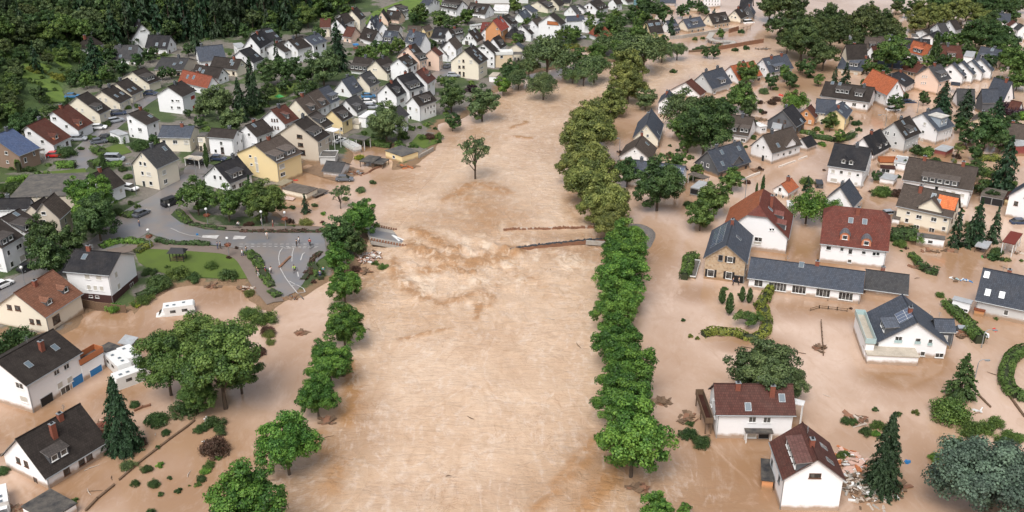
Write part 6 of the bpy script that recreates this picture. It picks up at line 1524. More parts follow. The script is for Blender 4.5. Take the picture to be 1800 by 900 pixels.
BUSH = '''T 0 700 4.5
1065,662,80,dkgreen 1215,662,105,dkgreen 1270,750,60,dkgreen 1158,545,100,dkgreen 1265,517,72,lime 1247,382,52,dkgreen 1230,140,190,dkgreen 1205,215,50,dkgreen 1310,262,80,dkgreen 1342,625,50,dkgreen 1190,892,100,dkgreen 15,560,110,dkgreen 1010,515,130,mid 590,800,70,green 1100,330,120,brown
T 300 700 4.5
300,512,100,green 272,562,85,lime 237,622,85,dkgreen 212,672,60,green 370,462,70,green 62,720,70,dkgreen 148,688,25,green 345,360,240,brown 330,170,170,dkgreen 390,235,120,dkgreen 230,230,110,dkgreen 90,60,220,dkgreen
T 600 170 4.5
250,668,65,mid 150,725,85,mid 30,715,70,mid 30,798,65,mid 255,300,60,dkgreen 
T 300 530 4.5
765,215,120,brown 770,245,110,olive 700,370,110,brown 790,310,80,olive 700,400,90,brown
T 600 350 4.5
265,500,70,green 330,520,85,green 120,540,80,brown
T 1200 530 4.5
62,262,55,yellow_g 118,280,50,yellow_g 5,140,45,dkgreen 250,235,60,yellow_g 
T 1500 530 4.5
175,845,60,dkgreen 490,865,70,olive 360,880,60,dkgreen 1130,130,40,green
T 1500 700 4.5
200,195,130,green 100,250,110,dkgreen 180,265,90,lime 650,452,120,lime 632,570,80,olive 5,170,70,dkgreen 1290,290,160,green
T 1200 700 4.5
1275,440,120,green 1318,165,110,dkgreen 40,265,150,dkgreen 150,330,150,dkgreen 60,190,70,dkgreen
T 1200 350 4.5
1330,860,30,brown 580,820,60,green 660,780,70,green 650,870,70,lime 610,895,50,green 340,700,50,green 460,745,56,green
T 1500 350 4.5
1140,400,110,dkgreen 690,745,80,green 910,235,60,dkgreen 380,405,28,dkgreen 420,380,40,brown 1215,470,60,olive 1330,480,40,green 870,85,40,green
T 900 170 4.5
850,430,44,brown 812,528,26,brown 1160,495,45,lime 1180,455,60,green 1245,445,70,dkgreen 1310,520,80,green 1250,380,40,dkgreen 1310,415,50,dkgreen
T 1200 170 4.5
65,640,60,dkgreen 310,640,60,dkgreen 60,470,70,green 1110,370,60,lime 1100,275,44,lime 1060,245,70,green 500,390,40,dkgreen 560,310,70,green 620,105,60,dkgreen 730,235,90,lime 610,560,60,brown 1120,575,30,brown 60,835,90,dkgreen 20,450,30,yellow 940,30,60,dkgreen
T 1200 0 4.5
855,640,120,dkgreen 740,690,60,green 700,645,110,dkgreen 935,530,90,dkgreen 650,700,50,green 1010,595,60,dkgreen 1080,630,90,green 700,150,60,dkgreen 655,190,40,brown 500,370,60,dkgreen 420,385,60,dkgreen 100,300,50,green 160,295,40,green 300,270,70,green 250,415,90,dkgreen 180,420,70,dkgreen 460,240,60,dkgreen 700,790,40,brown 640,880,60,brown
T 1500 170 4.5
30,195,80,dkgreen 40,250,60,dkgreen 480,420,60,dkgreen 560,420,110,green 650,490,100,dkgreen 800,500,60,olive 930,530,80,lime 820,460,70,brown 1030,590,90,green 1050,660,100,green 1140,690,90,green 990,880,60,green 340,55,120,dkgreen 130,745,30,brown 790,560,40,brown
T 600 170 4.5
560,240,70,green 620,235,50,green 700,300,90,brown 770,345,60,green 740,245,40,dkgreen 580,380,60,green 140,470,80,yellow 180,490,60,dkgreen 520,220,50,dkgreen
T 300 350 4.5
450,575,150,dkgreen 320,510,110,green 50,560,170,green 180,600,130,dkgreen 940,165,70,brown 1070,165,110,olive 970,205,40,green 1200,175,40,brown 1140,40,60,mid 960,55,60,dkgreen 1205,105,50,lime 620,185,80,brown 460,455,50,brown 520,380,40,brown 890,55,60,dkgreen 620,730,90,olive 590,700,50,brown 1130,640,60,brown
T 0 530 4.5
1330,590,40,green 1060,800,90,dkgreen
T 0 350 4.5
1250,630,200,dkgreen 1140,770,140,green 1170,560,110,dkgreen 1060,815,70,green 1080,835,50,yellow 905,840,130,lime 1320,530,50,green 920,90,100,dkgreen
T 0 170 4.5
150,640,180,lime 30,700,120,green 230,560,90,dkgreen 720,310,90,green 1010,620,80,green 970,560,80,dkgreen 1140,400,60,green 90,560,50,green 430,360,50,green 850,300,60,green 640,400,60,green 1240,350,60,green 1030,830,60,dkgreen 1080,860,60,green
T 0 0 4.5
130,480,60,dkgreen 200,440,70,green 260,500,70,yellow_g 300,520,50,yellow_g 330,600,60,green 180,560,50,dkgreen 240,620,60,green 400,580,60,yellow_g 500,600,60,green 560,650,70,dkgreen 600,600,70,dkgreen 420,640,60,green 350,560,50,yellow_g 480,540,50,green 220,480,50,green 280,560,60,yellow_g 310,650,60,green 430,700,50,green 380,520,50,green 540,560,60,green 150,600,80,dkgreen 100,650,100,dkgreen 300,750,110,dkgreen 360,760,60,green 640,620,60,green 1010,840,60,green 1080,830,60,green 830,590,110,green 720,600,80,dkgreen 650,560,90,dkgreen 900,520,90,dkgreen 960,540,80,dkgreen 240,530,90,yellow_g 450,590,110,yellow_g 680,640,110,green 350,700,60,dkgreen 150,530,60,green 860,600,50,green 1300,420,60,green
T 600 0 4.5
790,640,70,green 850,640,60,dkgreen 350,380,80,green 270,360,70,dkgreen 720,355,80,dkgreen 230,420,120,green 330,410,120,green 400,390,90,green 120,300,50,dkgreen 350,180,50,dkgreen 270,200,60,green 620,100,140,green 570,150,90,dkgreen 780,160,120,green 850,190,100,dkgreen 910,180,90,green 1000,130,110,green 240,90,30,dkgreen 60,420,40,dkgreen 120,420,50,green 430,395,30,dkgreen 160,490,80,dkgreen
T 900 0 4.5
430,250,90,green 500,260,90,dkgreen 620,190,110,green 640,230,90,green 780,180,120,green 850,200,110,dkgreen 700,130,90,dkgreen 960,100,90,dkgreen 1000,170,80,green 430,350,90,yellow 500,350,80,olive 480,300,80,green 760,220,90,green 820,130,90,green 250,330,90,mid 330,350,90,mid 600,100,60,dkgreen 130,150,60,dkgreen
T 1500 0 4.5
590,490,90,green 730,490,80,green 950,440,80,green 620,460,60,dkgreen 760,330,110,dkgreen 850,320,100,green 900,330,90,green 660,790,60,dkgreen 240,570,90,dkgreen 170,560,90,dkgreen 1000,330,80,green 560,780,100,dkgreen 470,700,1,green 1290,370,60,dkgreen'''

# forest on the hillside: every tree its own, the far dark mass behind them as stuff
rf = random.Random(11); pts = []
tries = 0
def hillp(x, y): return float(polydist(HILL, np.array([x]), np.array([y]))[0])
while len(pts) < 285 and tries < 30000:
    tries += 1
    px, py = rf.uniform(-40, 760), rf.uniform(-30, 235)
    if py > 235 - px * .55 + 20 and px < 300: continue
    if 28 < px < 172 and 84 < py < 182: continue          # terraced gardens
    if px > 600 and py < 48 and (px - 640) * .3 + py > 8 and px < 800 and not (px < 640 and py < 20): continue   # meadow
    q = hit(px, py, 6)
    if hillp(q.x, q.y) < 1.0: continue
    if any((px - hx) ** 2 + (1.2 * (py + 0 - hy)) ** 2 < 26 ** 2 for hx, hy, *_ in HOUSES): continue
    if px < 235 and 60 < py < 200 and rf.random() < .6: continue
    if 0 < px < 185 and 182 <= py < 205: continue
    mind = 4.6
    if any((q.x - a) ** 2 + (q.y - b) ** 2 < mind ** 2 for a, b, *_ in pts): continue
    pts.append((q.x, q.y, px, py))
def reg_word(px, py):
    if px < 180: return 'below the terraced gardens' if py > 170 else 'left of the terraced gardens' if px < 40 else 'above the terraced gardens'
    if px < 330: return 'around the house with the brown timber gable'
    if px < 460: return 'behind the slate roofed house by the blue spruce'
    return 'behind the white terrace with three storeys' if px < 600 else 'beside the bright meadow'
for x, y, px, py in pts:
    conif = (px > 200 and py < 60 and px < 520 and rf.random() < .6) or rf.random() < .07
    z = float(ground(x, y))
    if conif: plant('spruce', Vector((x, y, z)), rf.uniform(6, 9), rf.uniform(14, 22), 'spruce', 0 if px > 100 else 1); r_ = None
    o = None
    if conif: o = bpy.data.objects[COL.objects[-2].parent.name if COL.objects[-2].parent else COL.objects[-1].parent.name]; tag(o, 'dark spruce of the wooded hillside ' + reg_word(px, py), 'tree', 'spruces of the hillside wood')
    else:
        tint = rf.choice(['green', 'dkgreen', 'green', 'oak', 'mid'] if px < 200 else ['dkgreen', 'dkgreen', 'green', 'oak', 'mid'] if px < 420 else ['green', 'dkgreen', 'mid'])
        Sm = rf.uniform(5.5, 9.5) if not (px > 430) else rf.uniform(5, 8)
        if px < 230 and py > 60: Sm *= .62
        o = plant(rf.choice(['maple', 'oak', 'linden']), Vector((x, y, z)), Sm, Sm, tint, 0 if px > 160 else 1); tag(o, 'leafy tree of the wooded hillside ' + reg_word(px, py), 'tree', 'leafy trees of the hillside wood')
for k_ in range(70):      # the wood goes on past the left edge of the view
    px, py = rf.uniform(-330, -45), rf.uniform(40, 400); q = hit(px, py, 3)
    o = plant(rf.choice(['maple', 'oak', 'linden']), Vector((q.x, q.y, float(ground(q.x, q.y)))), rf.uniform(6, 10), 8, rf.choice(['dkgreen', 'oak', 'green']), 0); tag(o, 'leafy tree of the wooded hillside left of the terraced gardens', 'tree', 'leafy trees of the hillside wood')
def scatter(name, n, region, smin, smax, tints, kind='round', label='', cat=''):
    """undergrowth as one mesh of leaf clumps"""
    r = np.random.RandomState(len(name) + n); C = []; Nn = []; tn = []
    for i in range(n):
        q = region(r)
        if q is None: continue
        s = r.uniform(smin, smax); k = int(110)
        d = unit(r.normal(size=(k, 3)) + np.array((0, 0, .5))); C.append(np.array(q) + d * s * r.uniform(.6, 1, k)[:, None] * np.array((1, 1, .7))); Nn.append(unit(d + r.normal(size=(k, 3)) * .4)); tn.append(np.clip(r.uniform(.2, .8) + r.normal(size=k) * .12, 0, 1))
    me = quads('undergrowth', np.concatenate(C), np.concatenate(Nn), .28, np.concatenate(tn), 1.0, 3)
    o = link(name, me, color=TINT[tints]); o['kind'] = 'stuff'; o['label'] = label; o['category'] = cat; return o
def reg_forest(r):
    px, py = r.uniform(-40, 700), r.uniform(-40, 240)
    if 28 < px < 172 and 84 < py < 182 and r.rand() < .8: return None
    if px > 600 and py < 45: return None
    q = hit(px, py, 0)
    if hillp(q.x, q.y) < 0: return None
    return (q.x, q.y, q.z)
scatter('undergrowth', 900, reg_forest, .8, 2.4, 'green', label='dense undergrowth covering the wooded hillside', cat='undergrowth')
LANDOK = lambda x, y: float(polydist(LAND, np.array([x]), np.array([y]))[0])
HB = [(r_.location.x, r_.location.y) for *_, r_ in HOUSES]
def reg_town(r):
    px, py = r.uniform(0, 1150), r.uniform(0, 520)
    q = hit(px, py, 0)
    if LANDOK(q.x, q.y) < 2 or hillp(q.x, q.y) > 0: return None
    if any((q.x - a) ** 2 + (q.y - b) ** 2 < 7.5 ** 2 for a, b in HB): return None
    if fbm(np.array([q.x]), np.array([q.y]), 77, 3, .03)[0] < .02: return None
    if onroad(q.x, q.y) or (235 < px < 580 and 355 < py < 535) or (85 < px < 240 and 225 < py < 300 and r.rand() < .6): return None
    return (q.x, q.y, q.z)

M['pinkf'] = plain('insulation_board', (.55, .36, .29), .8, 4, .3); M['paper'] = plain('pale_rubble', (.50, .42, .35), .85, 4, .4); M['mudg'] = plain('mud', (.22, .14, .085), .7, 1.2, .5)
for T, ln in parse(BUSH):
    for s_ in ln.split():
        x, y, w_, tint = s_.split(','); px, py = T(float(x), float(y)); wp = float(w_) / T.z
        if wp < 1: continue
        if wp > 15 and py < 210 and tint in ('green', 'dkgreen', 'mid'):
            r_ = tree('maple', px, py, wp * 1.05, None, tint, 0); tag(r_, relabel((px, py, wp), 'maple', tint), 'tree', 'garden trees'); continue
        r_ = tree('round', px, py, wp, None, tint, 1 if wp > 16 else 0)
        tag(r_, relabel((px, py, wp), 'round', tint), 'bush', 'bushes')
rz_ = random.Random(404); placed = []
while len(placed) < 55:
    px, py = rz_.choice([(rz_.uniform(1190, 1500), rz_.uniform(185, 330)), (rz_.uniform(1480, 1790), rz_.uniform(60, 330)), (rz_.uniform(1100, 1200), rz_.uniform(235, 320)), (rz_.uniform(1550, 1790), rz_.uniform(200, 440)), (rz_.uniform(1180, 1400), rz_.uniform(120, 200))])
    q = hit(px, py, 0)
    if any((q.x - a_) ** 2 + (q.y - b_) ** 2 < 7.0 ** 2 for a_, b_ in HB) or any((q.x - a_) ** 2 + (q.y - b_) ** 2 < 3.0 ** 2 for a_, b_ in placed): continue
    if 1480 < px < 1560 and 180 < py < 300 and rz_.random() < .7: continue
    placed.append((q.x, q.y)); tn_ = rz_.choice(['green', 'dkgreen', 'dkgreen', 'mid', 'brown']); wp = rz_.uniform(9, 24) * (.6 + py / 500)
    r_ = tree('round', px, py, wp, None, tn_, 1 if wp > 16 else 0); tag(r_, relabel((px, py, wp), 'round', tn_), 'bush', 'bushes')
def reg_town2(r): return reg_town(r)
scatter('garden_undergrowth', 1500, reg_town, .5, 1.5, 'green', label='low garden shrubs between the houses of the left town', cat='undergrowth')

# ---------------------------------------------------------------- the broken bridge
def beam(m, a, b, w_, h_, mi=0, lean=None):
    a, b = Vector(a), Vector(b); d = (b - a); L = d.length; rot = d.to_track_quat('X', 'Z').to_matrix(); m.box((a + b) / 2, (L, w_, h_), mi, rot)
a = at(640, 393, 1.5); b = at(652, 424, 1.5); c = at(722, 437, -.25); d_ = at(698, 405, -.25)
root = empty('broken_bridge_end', at(680, 415, 0))
def loc(m_, name, mats, **k):
    for i, v in enumerate(m_.v): m_.v[i] = tuple(Vector(v) - root.location)
    return link(name, m_.mesh(name, mats), root, **k)
m = MB(); dn = Vector((0, 0, -.7))
for q in ([a, d_, c, b], [a + dn, b + dn, c + dn, d_ + dn], [a, b, b + dn, a + dn], [b, c, c + dn, b + dn], [c, d_, d_ + dn, c + dn], [d_, a, a + dn, d_ + dn]): m.face(q)
loc(m, 'deck', [M['concrete']])
m = MB(); ins = lambda s, t: a.lerp(d_, s).lerp(b.lerp(c, s), t) + Vector((0, 0, .06))
m.face([ins(.02, .28), ins(.86, .28), ins(.98, .72), ins(.02, .72)]); loc(m, 'roadway', [M['asphalt']])
for t in (.04, .96):
    m = MB()
    for i in range(14):
        p, q = ins(i / 14, t), ins((i + .7) / 14, t); beam(m, p + Vector((0, 0, .25)), q + Vector((0, 0, .25)), .25, .5)
    loc(m, 'parapet', [M['rust']])
m = MB(); p0, p1, p2 = ins(.60, .42), ins(.78, .62), ins(.93, .50)
for p, q in ((ins(.70, .40), ins(.95, .58)), (ins(.70, .40), ins(.80, .70))): beam(m, p + Vector((0, 0, .02)), q + Vector((0, 0, .02)), .7, .02)
loc(m, 'marking', [M['white']])
tag(root, 'broken left stub of the road bridge tilting down into the river under the trees', 'bridge')
root = empty('sunken_bridge', at(970, 420, 0))
m = MB(); zt_ = -.32
A, B_, C_, D_ = at(885, 407, zt_), at(1050, 402, zt_ + .1), at(1072, 428, zt_ + .15), at(895, 440, zt_ - .1)
for q in ([A, D_, C_, B_], [D_, A, A + dn, D_ + dn], [D_, C_, C_ + dn, D_ + dn], [A, B_, B_ + dn, A + dn], [C_, B_, B_ + dn, C_ + dn]): m.face(q)
loc(m, 'deck', [M['concrete']])
m = MB(); rb = random.Random(3); beam(m, A + Vector((0, 0, .25)), B_ + Vector((0, 0, .3)), .45, .6, 0)
for i in range(46):
    t0, t1 = i / 46, (i + rb.uniform(.7, 1.2)) / 46; p, q = A.lerp(B_, t0), A.lerp(B_, min(t1, 1)); zz_ = rb.uniform(.3, .55)
    beam(m, p + Vector((0, rb.uniform(-.2, .2), zz_)), q + Vector((0, 0, zz_ + rb.uniform(-.05, .05))), rb.uniform(.3, .6), rb.uniform(.4, .7), 0 if rb.random() < .82 else 1)
loc(m, 'far_parapet', [M['rust'], M['paper']])
m = MB()
for i in range(60):
    t0, t1 = i / 60, min((i + 1.1) / 60, 1); sag = lambda t: Vector((0, -1.2 * (1 - t) ** 2, .5 * t ** .4 + .3))
    p, q = D_.lerp(C_, t0) + sag(t0), D_.lerp(C_, t1) + sag(t1); beam(m, p, q, .5, .8); beam(m, p + Vector((0, rb.uniform(-.2, .2), .5)), q + Vector((0, rb.uniform(-.2, .3), .5 + rb.uniform(-.15, .15))), rb.uniform(.1, .5), rb.uniform(.1, .4), 1)
    if i % 2 == 0: m.box(p + Vector((0, .1, .2)), (.1, .1, .6), 1)
loc(m, 'near_parapet', [M['rust'], M['railm']])
m = MB(); p, q = at(1030, 426, .7), at(1064, 428, .7); beam(m, p, q, .5, .9); loc(m, 'parapet_end', [M['concrete']])
tag(root, 'long overtopped right part of the bridge with debris caught on its two rusty edges', 'bridge')

# gravel and rubble
def debris(px, py, rad, n, cols, label, name='debris_pile', cat='debris', flat_=.35, seed=1, lng=1.2, z=None, thick=.12):
    c = hit(px, py, 0) if z is None else at(px, py, z); r = random.Random(seed * 31 + n); m = MB()
    mats = [M[k] for k in cols]; rx, ry = rad if isinstance(rad, tuple) else (rad, rad)
    for i in range(n):
        x = r.gauss(0, .42) * rx; y = r.gauss(0, .42) * ry; hgt = max(0, 1 - math.hypot(x / rx, y / ry)) * flat_ * min(rx, ry)
        mt = Matrix.Rotation(r.uniform(0, 3.14), 3, 'Z') @ Matrix.Rotation(r.gauss(0, .3), 3, 'X') @ Matrix.Rotation(r.gauss(0, .25), 3, 'Y')
        m.box((x, y, hgt * r.random() + .02), (lng * r.uniform(.3, 1.4), lng * r.uniform(.12, .5), thick * r.uniform(.5, 2)), r.randrange(len(mats)), mt)
    o = link(name, m.mesh(name, mats), None, c); tag(o, label, cat); return o
M['gravel'] = plain('dark_gravel', (.085, .078, .072), .9, 3, .6, (.25, .22, .2)); M['greenp2'] = plain('green_plastic', (.05, .3, .08), .5, 3, .1); M['redp'] = plain('red_plastic', (.55, .03, .02), .5, 3, .15)
c = hit(1120, 417, 0); rr = np.random.RandomState(2); m = MB(); ring = []
m.face([(0, 0, .55)] * 1 + [(0, 0, .55), (0, 0, .55)]) if False else None
K = 22; top = [(3.2 * math.cos(t) * (1 + .15 * math.sin(3 * t)), 6.2 * math.sin(t) * (1 + .1 * math.sin(2 * t)), .45) for t in [2 * math.pi * i / K for i in range(K)]]; bot = [(x * 1.45, y * 1.35, -.4) for x, y, z in top]
m.face(top); [m.face([bot[i], bot[(i + 1) % K], top[(i + 1) % K], top[i]]) for i in range(K)]
root = link('gravel_bank', m.mesh('gravel_bank', [M['gravel']]), None, c); tag(root, 'dark gravel bank with washed up litter at the right end of the sunken bridge', 'gravel bank')
debris(1122, 415, (2.0, 3), 70, ['white', 'paper', 'gravel', 'pinkf'], 'white litter scattered over the gravel bank by the sunken bridge', seed=3, lng=.9, z=.5)
debris(646, 455, (3.2, 4.2), 170, ['paper', 'pinkf', 'rust', 'white', 'wood'], 'pale rubble heap under the trees at the broken bridge stub', seed=4, flat_=.3, lng=.8)
debris(1520, 856, (4.6, 4.0), 420, ['paper', 'paper', 'concrete', 'white', 'wood', 'mudg'], 'big pile of pale rubble beside the nearest white gable', seed=5, flat_=.35, lng=.9)
debris(1497, 815, (2.4, 3.2), 60, ['pinkf', 'wood', 'white', 'timber'], 'pinkish boards and timbers heaped above the pale rubble', seed=6, lng=1.8)
debris(1578, 858, (2, .6), 7, ['wood', 'rust'], 'dark planks drifting at the foot of the tall conifer', seed=7, lng=2.6, flat_=.1)
debris(712, 293, (3.2, 1.2), 30, ['wood', 'timber', 'mudg', 'rust'], 'boards and mud in front of the cream yellow garage', seed=8, lng=1.6, flat_=.2)
debris(628, 305, (2.4, 1.2), 26, ['wood', 'rust', 'metal'], 'dark twisted debris beside the tiny white garage', seed=9, lng=1.6, flat_=.2)
debris(600, 178, (1.2, .5), 4, ['white'], 'white boards under the yellow house', seed=10) if False else None
debris(268, 606, (2.6, 1.6), 46, ['rust', 'wood', 'timber', 'mudg'], 'brown wreckage washed against the crumpled grey sheet roof', seed=11, lng=1.3, flat_=.25)
debris(178, 752, (1.4, 2.2), 40, ['rust', 'wood', 'pinkf', 'brickred'], 'broken boards between the nearest left house and the dark conifer', seed=12, lng=1.4, flat_=.25)
debris(28, 895, (2, 1), 30, ['wood', 'rust', 'mudg'], 'brown boards at the bottom edge beside the dark roofed garage', seed=13, flat_=.2)
debris(436, 508, (1.8, 1.4), 34, ['wood', 'rust', 'paper'], 'driftwood at the lower end of the park path', seed=14, lng=1.6, flat_=.25)
debris(512, 522, (2.2, 1), 22, ['mudg', 'gravel', 'rust'], 'lumps of asphalt and mud where the road arm ends', seed=15, lng=.9, flat_=.2)
debris(372, 504, (1.6, .8), 20, ['wood', 'rust'], 'branches at the edge of the brown pool below the lawn', seed=16, lng=1.8, flat_=.2)
debris(1340, 86, (4, 1), 20, ['wood', 'gravel', 'mudg'], 'dark driftwood at the end of the rust brown floodwall', seed=17, lng=2, flat_=.15)
debris(1335, 210, (5, 1.4), 22, ['wood', 'mudg'], 'dark driftwood beside the riverside oaks and the white slate roofed house', seed=18, lng=2.4, flat_=.1)
debris(1345, 180, (4, 1), 10, ['mudg', 'wood'], 'drifting bits in the flooded side street', seed=19, lng=1.2, flat_=.1)
debris(1680, 493, (.7, 1.6), 12, ['wood', 'aqua', 'white'], 'upright bundle of timber and foil stuck in the flood', seed=20, lng=1.2, flat_=.9)
debris(1697, 493, (1, 1), 10, ['blue', 'white'], 'blue and white bags at the wall of the modern grey house', seed=21, lng=.9, flat_=.5)
debris(1612, 470, (1.2, .6), 12, ['rust', 'wood'], 'brown planks beside the slanting hedge fragment', seed=22, lng=1.8, flat_=.2)
debris(1788, 445, (1.4, 1), 16, ['paper', 'wood', 'rust'], 'small heap of boards below the bright red carport roof', seed=23, flat_=.3)
debris(1650, 442, (5, .4), 14, ['rust', 'wood'], 'thin brown planks drifting along the white outbuilding', seed=24, lng=2.2, flat_=.05)
debris(1510, 740, (1.4, 1.6), 26, ['wood', 'paper', 'rust'], 'driftwood tangle among the bushes above the tall conifer', seed=25, lng=1.8, flat_=.35)
debris(1345, 598, (1, .6), 9, ['greenp2', 'wood'], 'x') if False else None
debris(1376, 168, (1.6, .5), 5, ['redp'], 'bright red tarpaulin floating in the flooded street', 'tarpaulin', 'tarpaulin', seed=26, lng=1.6, flat_=.3)
debris(1737, 452, (1.5, .35), 6, ['greenp2', 'wood'], 'green and black boat shaped wreck by the round dark bush', seed=27, lng=2.0, flat_=.3)
debris(1748, 582, (.5, .2), 2, ['redp'], 'small red box floating beside the sunken white cars', 'floating_box', 'box', seed=28, lng=.9, flat_=.2)
debris(523, 317, (.5, .4), 3, ['redp'], 'x') if False else None
debris(520, 317, (.7, .4), 4, ['redp'], 'small red cover floating at the foot of the yellow block', 'floating_cover', 'cover', seed=29, lng=1.1, flat_=.3)
debris(1593, 814, (.5, .5), 3, ['blue'], 'small blue barrel caught behind the tall conifer', 'barrel', 'barrel', seed=30, lng=.7, flat_=.6, thick=.5)
debris(363, 741, (.9, .9), 8, ['white'], 'white sheet caught in the dark fallen bushes', 'plastic_sheet', 'sheet', seed=31, lng=.7, flat_=.9)
debris(360, 778, (.5, .5), 4, ['white'], 'white bag hanging in the brown fallen shrub', 'plastic_sheet', 'bag', seed=32, lng=.5, flat_=.9)
debris(1520, 723, (.8, .5), 3, ['white'], 'x') if False else None
debris(1719, 723, (1, .6), 3, ['white'], 'white slab between the round bushes at the lower right', 'white_slab', 'slab', seed=33, lng=1.4, flat_=.1)
debris(470, 406, (16, .7), 40, ['paper', 'pinkf', 'timber', 'white', 'aqua'], 'line of coloured litter along the kerb of the bridge approach', 'litter_line', 'litter', seed=34, lng=.5, flat_=.04)
for k_, (x_, y_, r_, t_) in enumerate(((612, 492, 1.3, 'branches caught at the foot of the sixth maple of the left row'), (640, 700, .1, ''), (604, 655, 1.2, 'branches trailing below the fourth maple of the left row'), (575, 742, 1.1, 'brown driftwood at the foot of the second maple of the left row'), (1165, 708, 1.3, 'dark branches beside the right row of maples'), (1215, 735, 2.2, 'fallen brown branches left of the side balcony house'), (1228, 775, 1.6, 'snapped dark branches in the water left of the white lattice porch'),
        (1120, 858, 1.2, 'driftwood round the nearest maple trunk of the right row'), (640, 478, 1.5, 'timber and roots under the maples at the bridge stub'), (1440, 612, .9, 'dark scrap at the lower end of the narrow black fence'), (1555, 230, 1.2, 'branches against the black roofed house with two gabled dormers'), (1500, 335, 1.0, 'planks beside the square white villa'), (1660, 300, 1.3, 'boards drifting by the dark red garden shed'), (1405, 240, 1.2, 'mud and planks below the orange gabled house'), (1260, 268, 1.0, 'brown branches at the edge of the big dark tree'), (1690, 590, 1.0, 'dark scrap behind the sunken cars'), (530, 585, 1.0, 'brown branch drifting between the left row and the bushes'), (1330, 300, 1.2, 'planks along the low pale garden wall'))):
    if t_: debris(x_, y_, (r_, r_ * .7), 16, ['wood', 'mudg', 'rust', 'wood'], t_, 'driftwood_tangle', 'driftwood', seed=60 + k_, lng=1.9, flat_=.25, thick=.09)
# drift scattered over the water, each a thing
rd = random.Random(77)
for i in range(34):
    px, py = rd.choice([(rd.uniform(560, 1040), rd.uniform(430, 890)), (rd.uniform(1200, 1790), rd.uniform(440, 780)), (rd.uniform(120, 480), rd.uniform(760, 890))])
    m = MB(); l = rd.uniform(.3, 1.1); p = at(px, py, .08); m.tube([(-l, 0, 0), (-.2 * l, .08, .04), (l, -.05, 0)], [.05, .07, .03], 0, 5)
    o = link('driftwood', m.mesh('driftwood', [M['wood'] if i % 3 else M['paper']]), None, p, (0, 0, rd.uniform(0, 3))); tag(o, 'small piece of drift floating on the brown river', 'driftwood', 'pieces of drift on the flood water')

# ---------------------------------------------------------------- fences, walls
def wallline(pxs, h_, w_, m_, label, name, cat, T=None, posts=None, z0=None, rail=False):
    P3 = [hit(*(T(*q) if T else q), 0) for q in pxs]; org = P3[0].copy(); m = MB(); q = MB(); r = random.Random(len(pxs) + int(org.x))
    for i in range(len(P3) - 1):
        a, b = P3[i] - org, P3[i + 1] - org; a.z += 0; L = (b - a).length; d = (b - a).normalized(); ang = math.atan2(d.y, d.x)
        if rail:
            for zf in (.35, .95): beam(q, a + Vector((0, 0, h_ * zf)), b + Vector((0, 0, h_ * zf)), .06, .08)
        else:
            n = max(1, int(L / 2.4))
            for j in range(n):
                c = a.lerp(b, (j + .5) / n); hh = h_ * r.uniform(.9, 1.05); m.box((c.x, c.y, c.z + hh / 2 - .6), (L / n * .995, w_, hh + 1.2), 0, Matrix.Rotation(ang, 3, 'Z'))
        if posts:
            n = max(1, int(L / posts))
            for j in range(n + 1): c = a.lerp(b, j / n); q.box((c.x, c.y, c.z + h_ / 2 - .3), (.12, .12, h_ + .75 + r.uniform(-.1, .15)), 0)
    root = empty(name, org)
    if m.v: link('panel', m.mesh('panel', [m_]), root)
    if q.v: link('posts' if not rail else 'rails', q.mesh('posts', [m_]), root)
    tag(root, label, cat); return root
M['whitewall'] = plain('garden_wall_white', (.66, .60, .54), .85, 2, .4, (.35, .24, .16))
wallline([(680, 895), (770, 800), (905, 690)], .3, .3, M['wood'], 'dark garden fence barely above the flood, lower piece beside the nearest left house', 'sunken_fence', 'fence', Z(0, 700), 1.6)
wallline([(945, 650), (1080, 530), (1210, 430), (1340, 330), (1480, 230), (1540, 180)], .3, .3, M['wood'], 'dark garden fence barely above the flood, upper piece among small bushes', 'sunken_fence', 'fence', Z(0, 700), 1.6)
wallline([(1065, 105), (1130, 75), (1190, 60)], .35, .3, M['rust'], 'short brown fence stub beside the tall dark conifer', 'sunken_fence', 'fence', Z(0, 700), 1.6)
wallline([(0, 458), (50, 442)], .35, .3, M['wood'], 'short dark fence stub left of the nearest left house', 'sunken_fence', 'fence', Z(0, 700), 1.6)
wallline([(650, 850), (760, 880), (1000, 900)], 1.7, .15, M['wood'], 'brown board fence along the brown pool behind the maroon plinth house', 'board_fence', 'fence', Z(0, 350), 2.2)
wallline([(1093, 165), (1100, 260), (1107, 350), (1112, 430)], .55, .12, M['wood'], 'narrow black fence standing alone in the open flood', 'sunken_fence', 'fence', Z(1200, 530), 1.3)
wallline([(1010, 885), (1080, 865), (1150, 872), (1220, 880), (1300, 890)], .6, .1, M['wood'], 'bent dark fence in front of the long single storey hall', 'sunken_fence', 'fence', Z(1200, 350), 1.5, rail=True)
wallline([(985, 740), (1040, 795), (1085, 840)], .3, .25, M['wood'], 'dark wall top slanting between the round bushes and the sunken street', 'sunken_wall', 'wall', Z(1500, 530))
wallline([(1225, 740), (1290, 830), (1345, 905), (1420, 980)], .35, .3, M['wood'], 'dark rail running down to the right edge below the horseshoe hedge', 'sunken_wall', 'wall', Z(1500, 530), 1.8)
wallline([(820, 235), (880, 255), (905, 262)], .4, .3, M['rust'], 'dark wall top beside the sunken white cars', 'sunken_wall', 'wall', Z(1500, 530))
wallline([(475, 665), (540, 635), (610, 610)], .55, .3, M['whitewall'], 'low pale garden wall below the slate clad house', 'garden_wall', 'wall', Z(1200, 170))
wallline([(760, 562), (830, 535), (892, 515)], .45, .3, M['whitewall'], 'white garden wall top in the flooded street, left piece', 'garden_wall', 'wall', Z(1200, 170))
wallline([(918, 502), (985, 478)], .45, .3, M['whitewall'], 'white garden wall top in the flooded street, right piece', 'garden_wall', 'wall', Z(1200, 170))
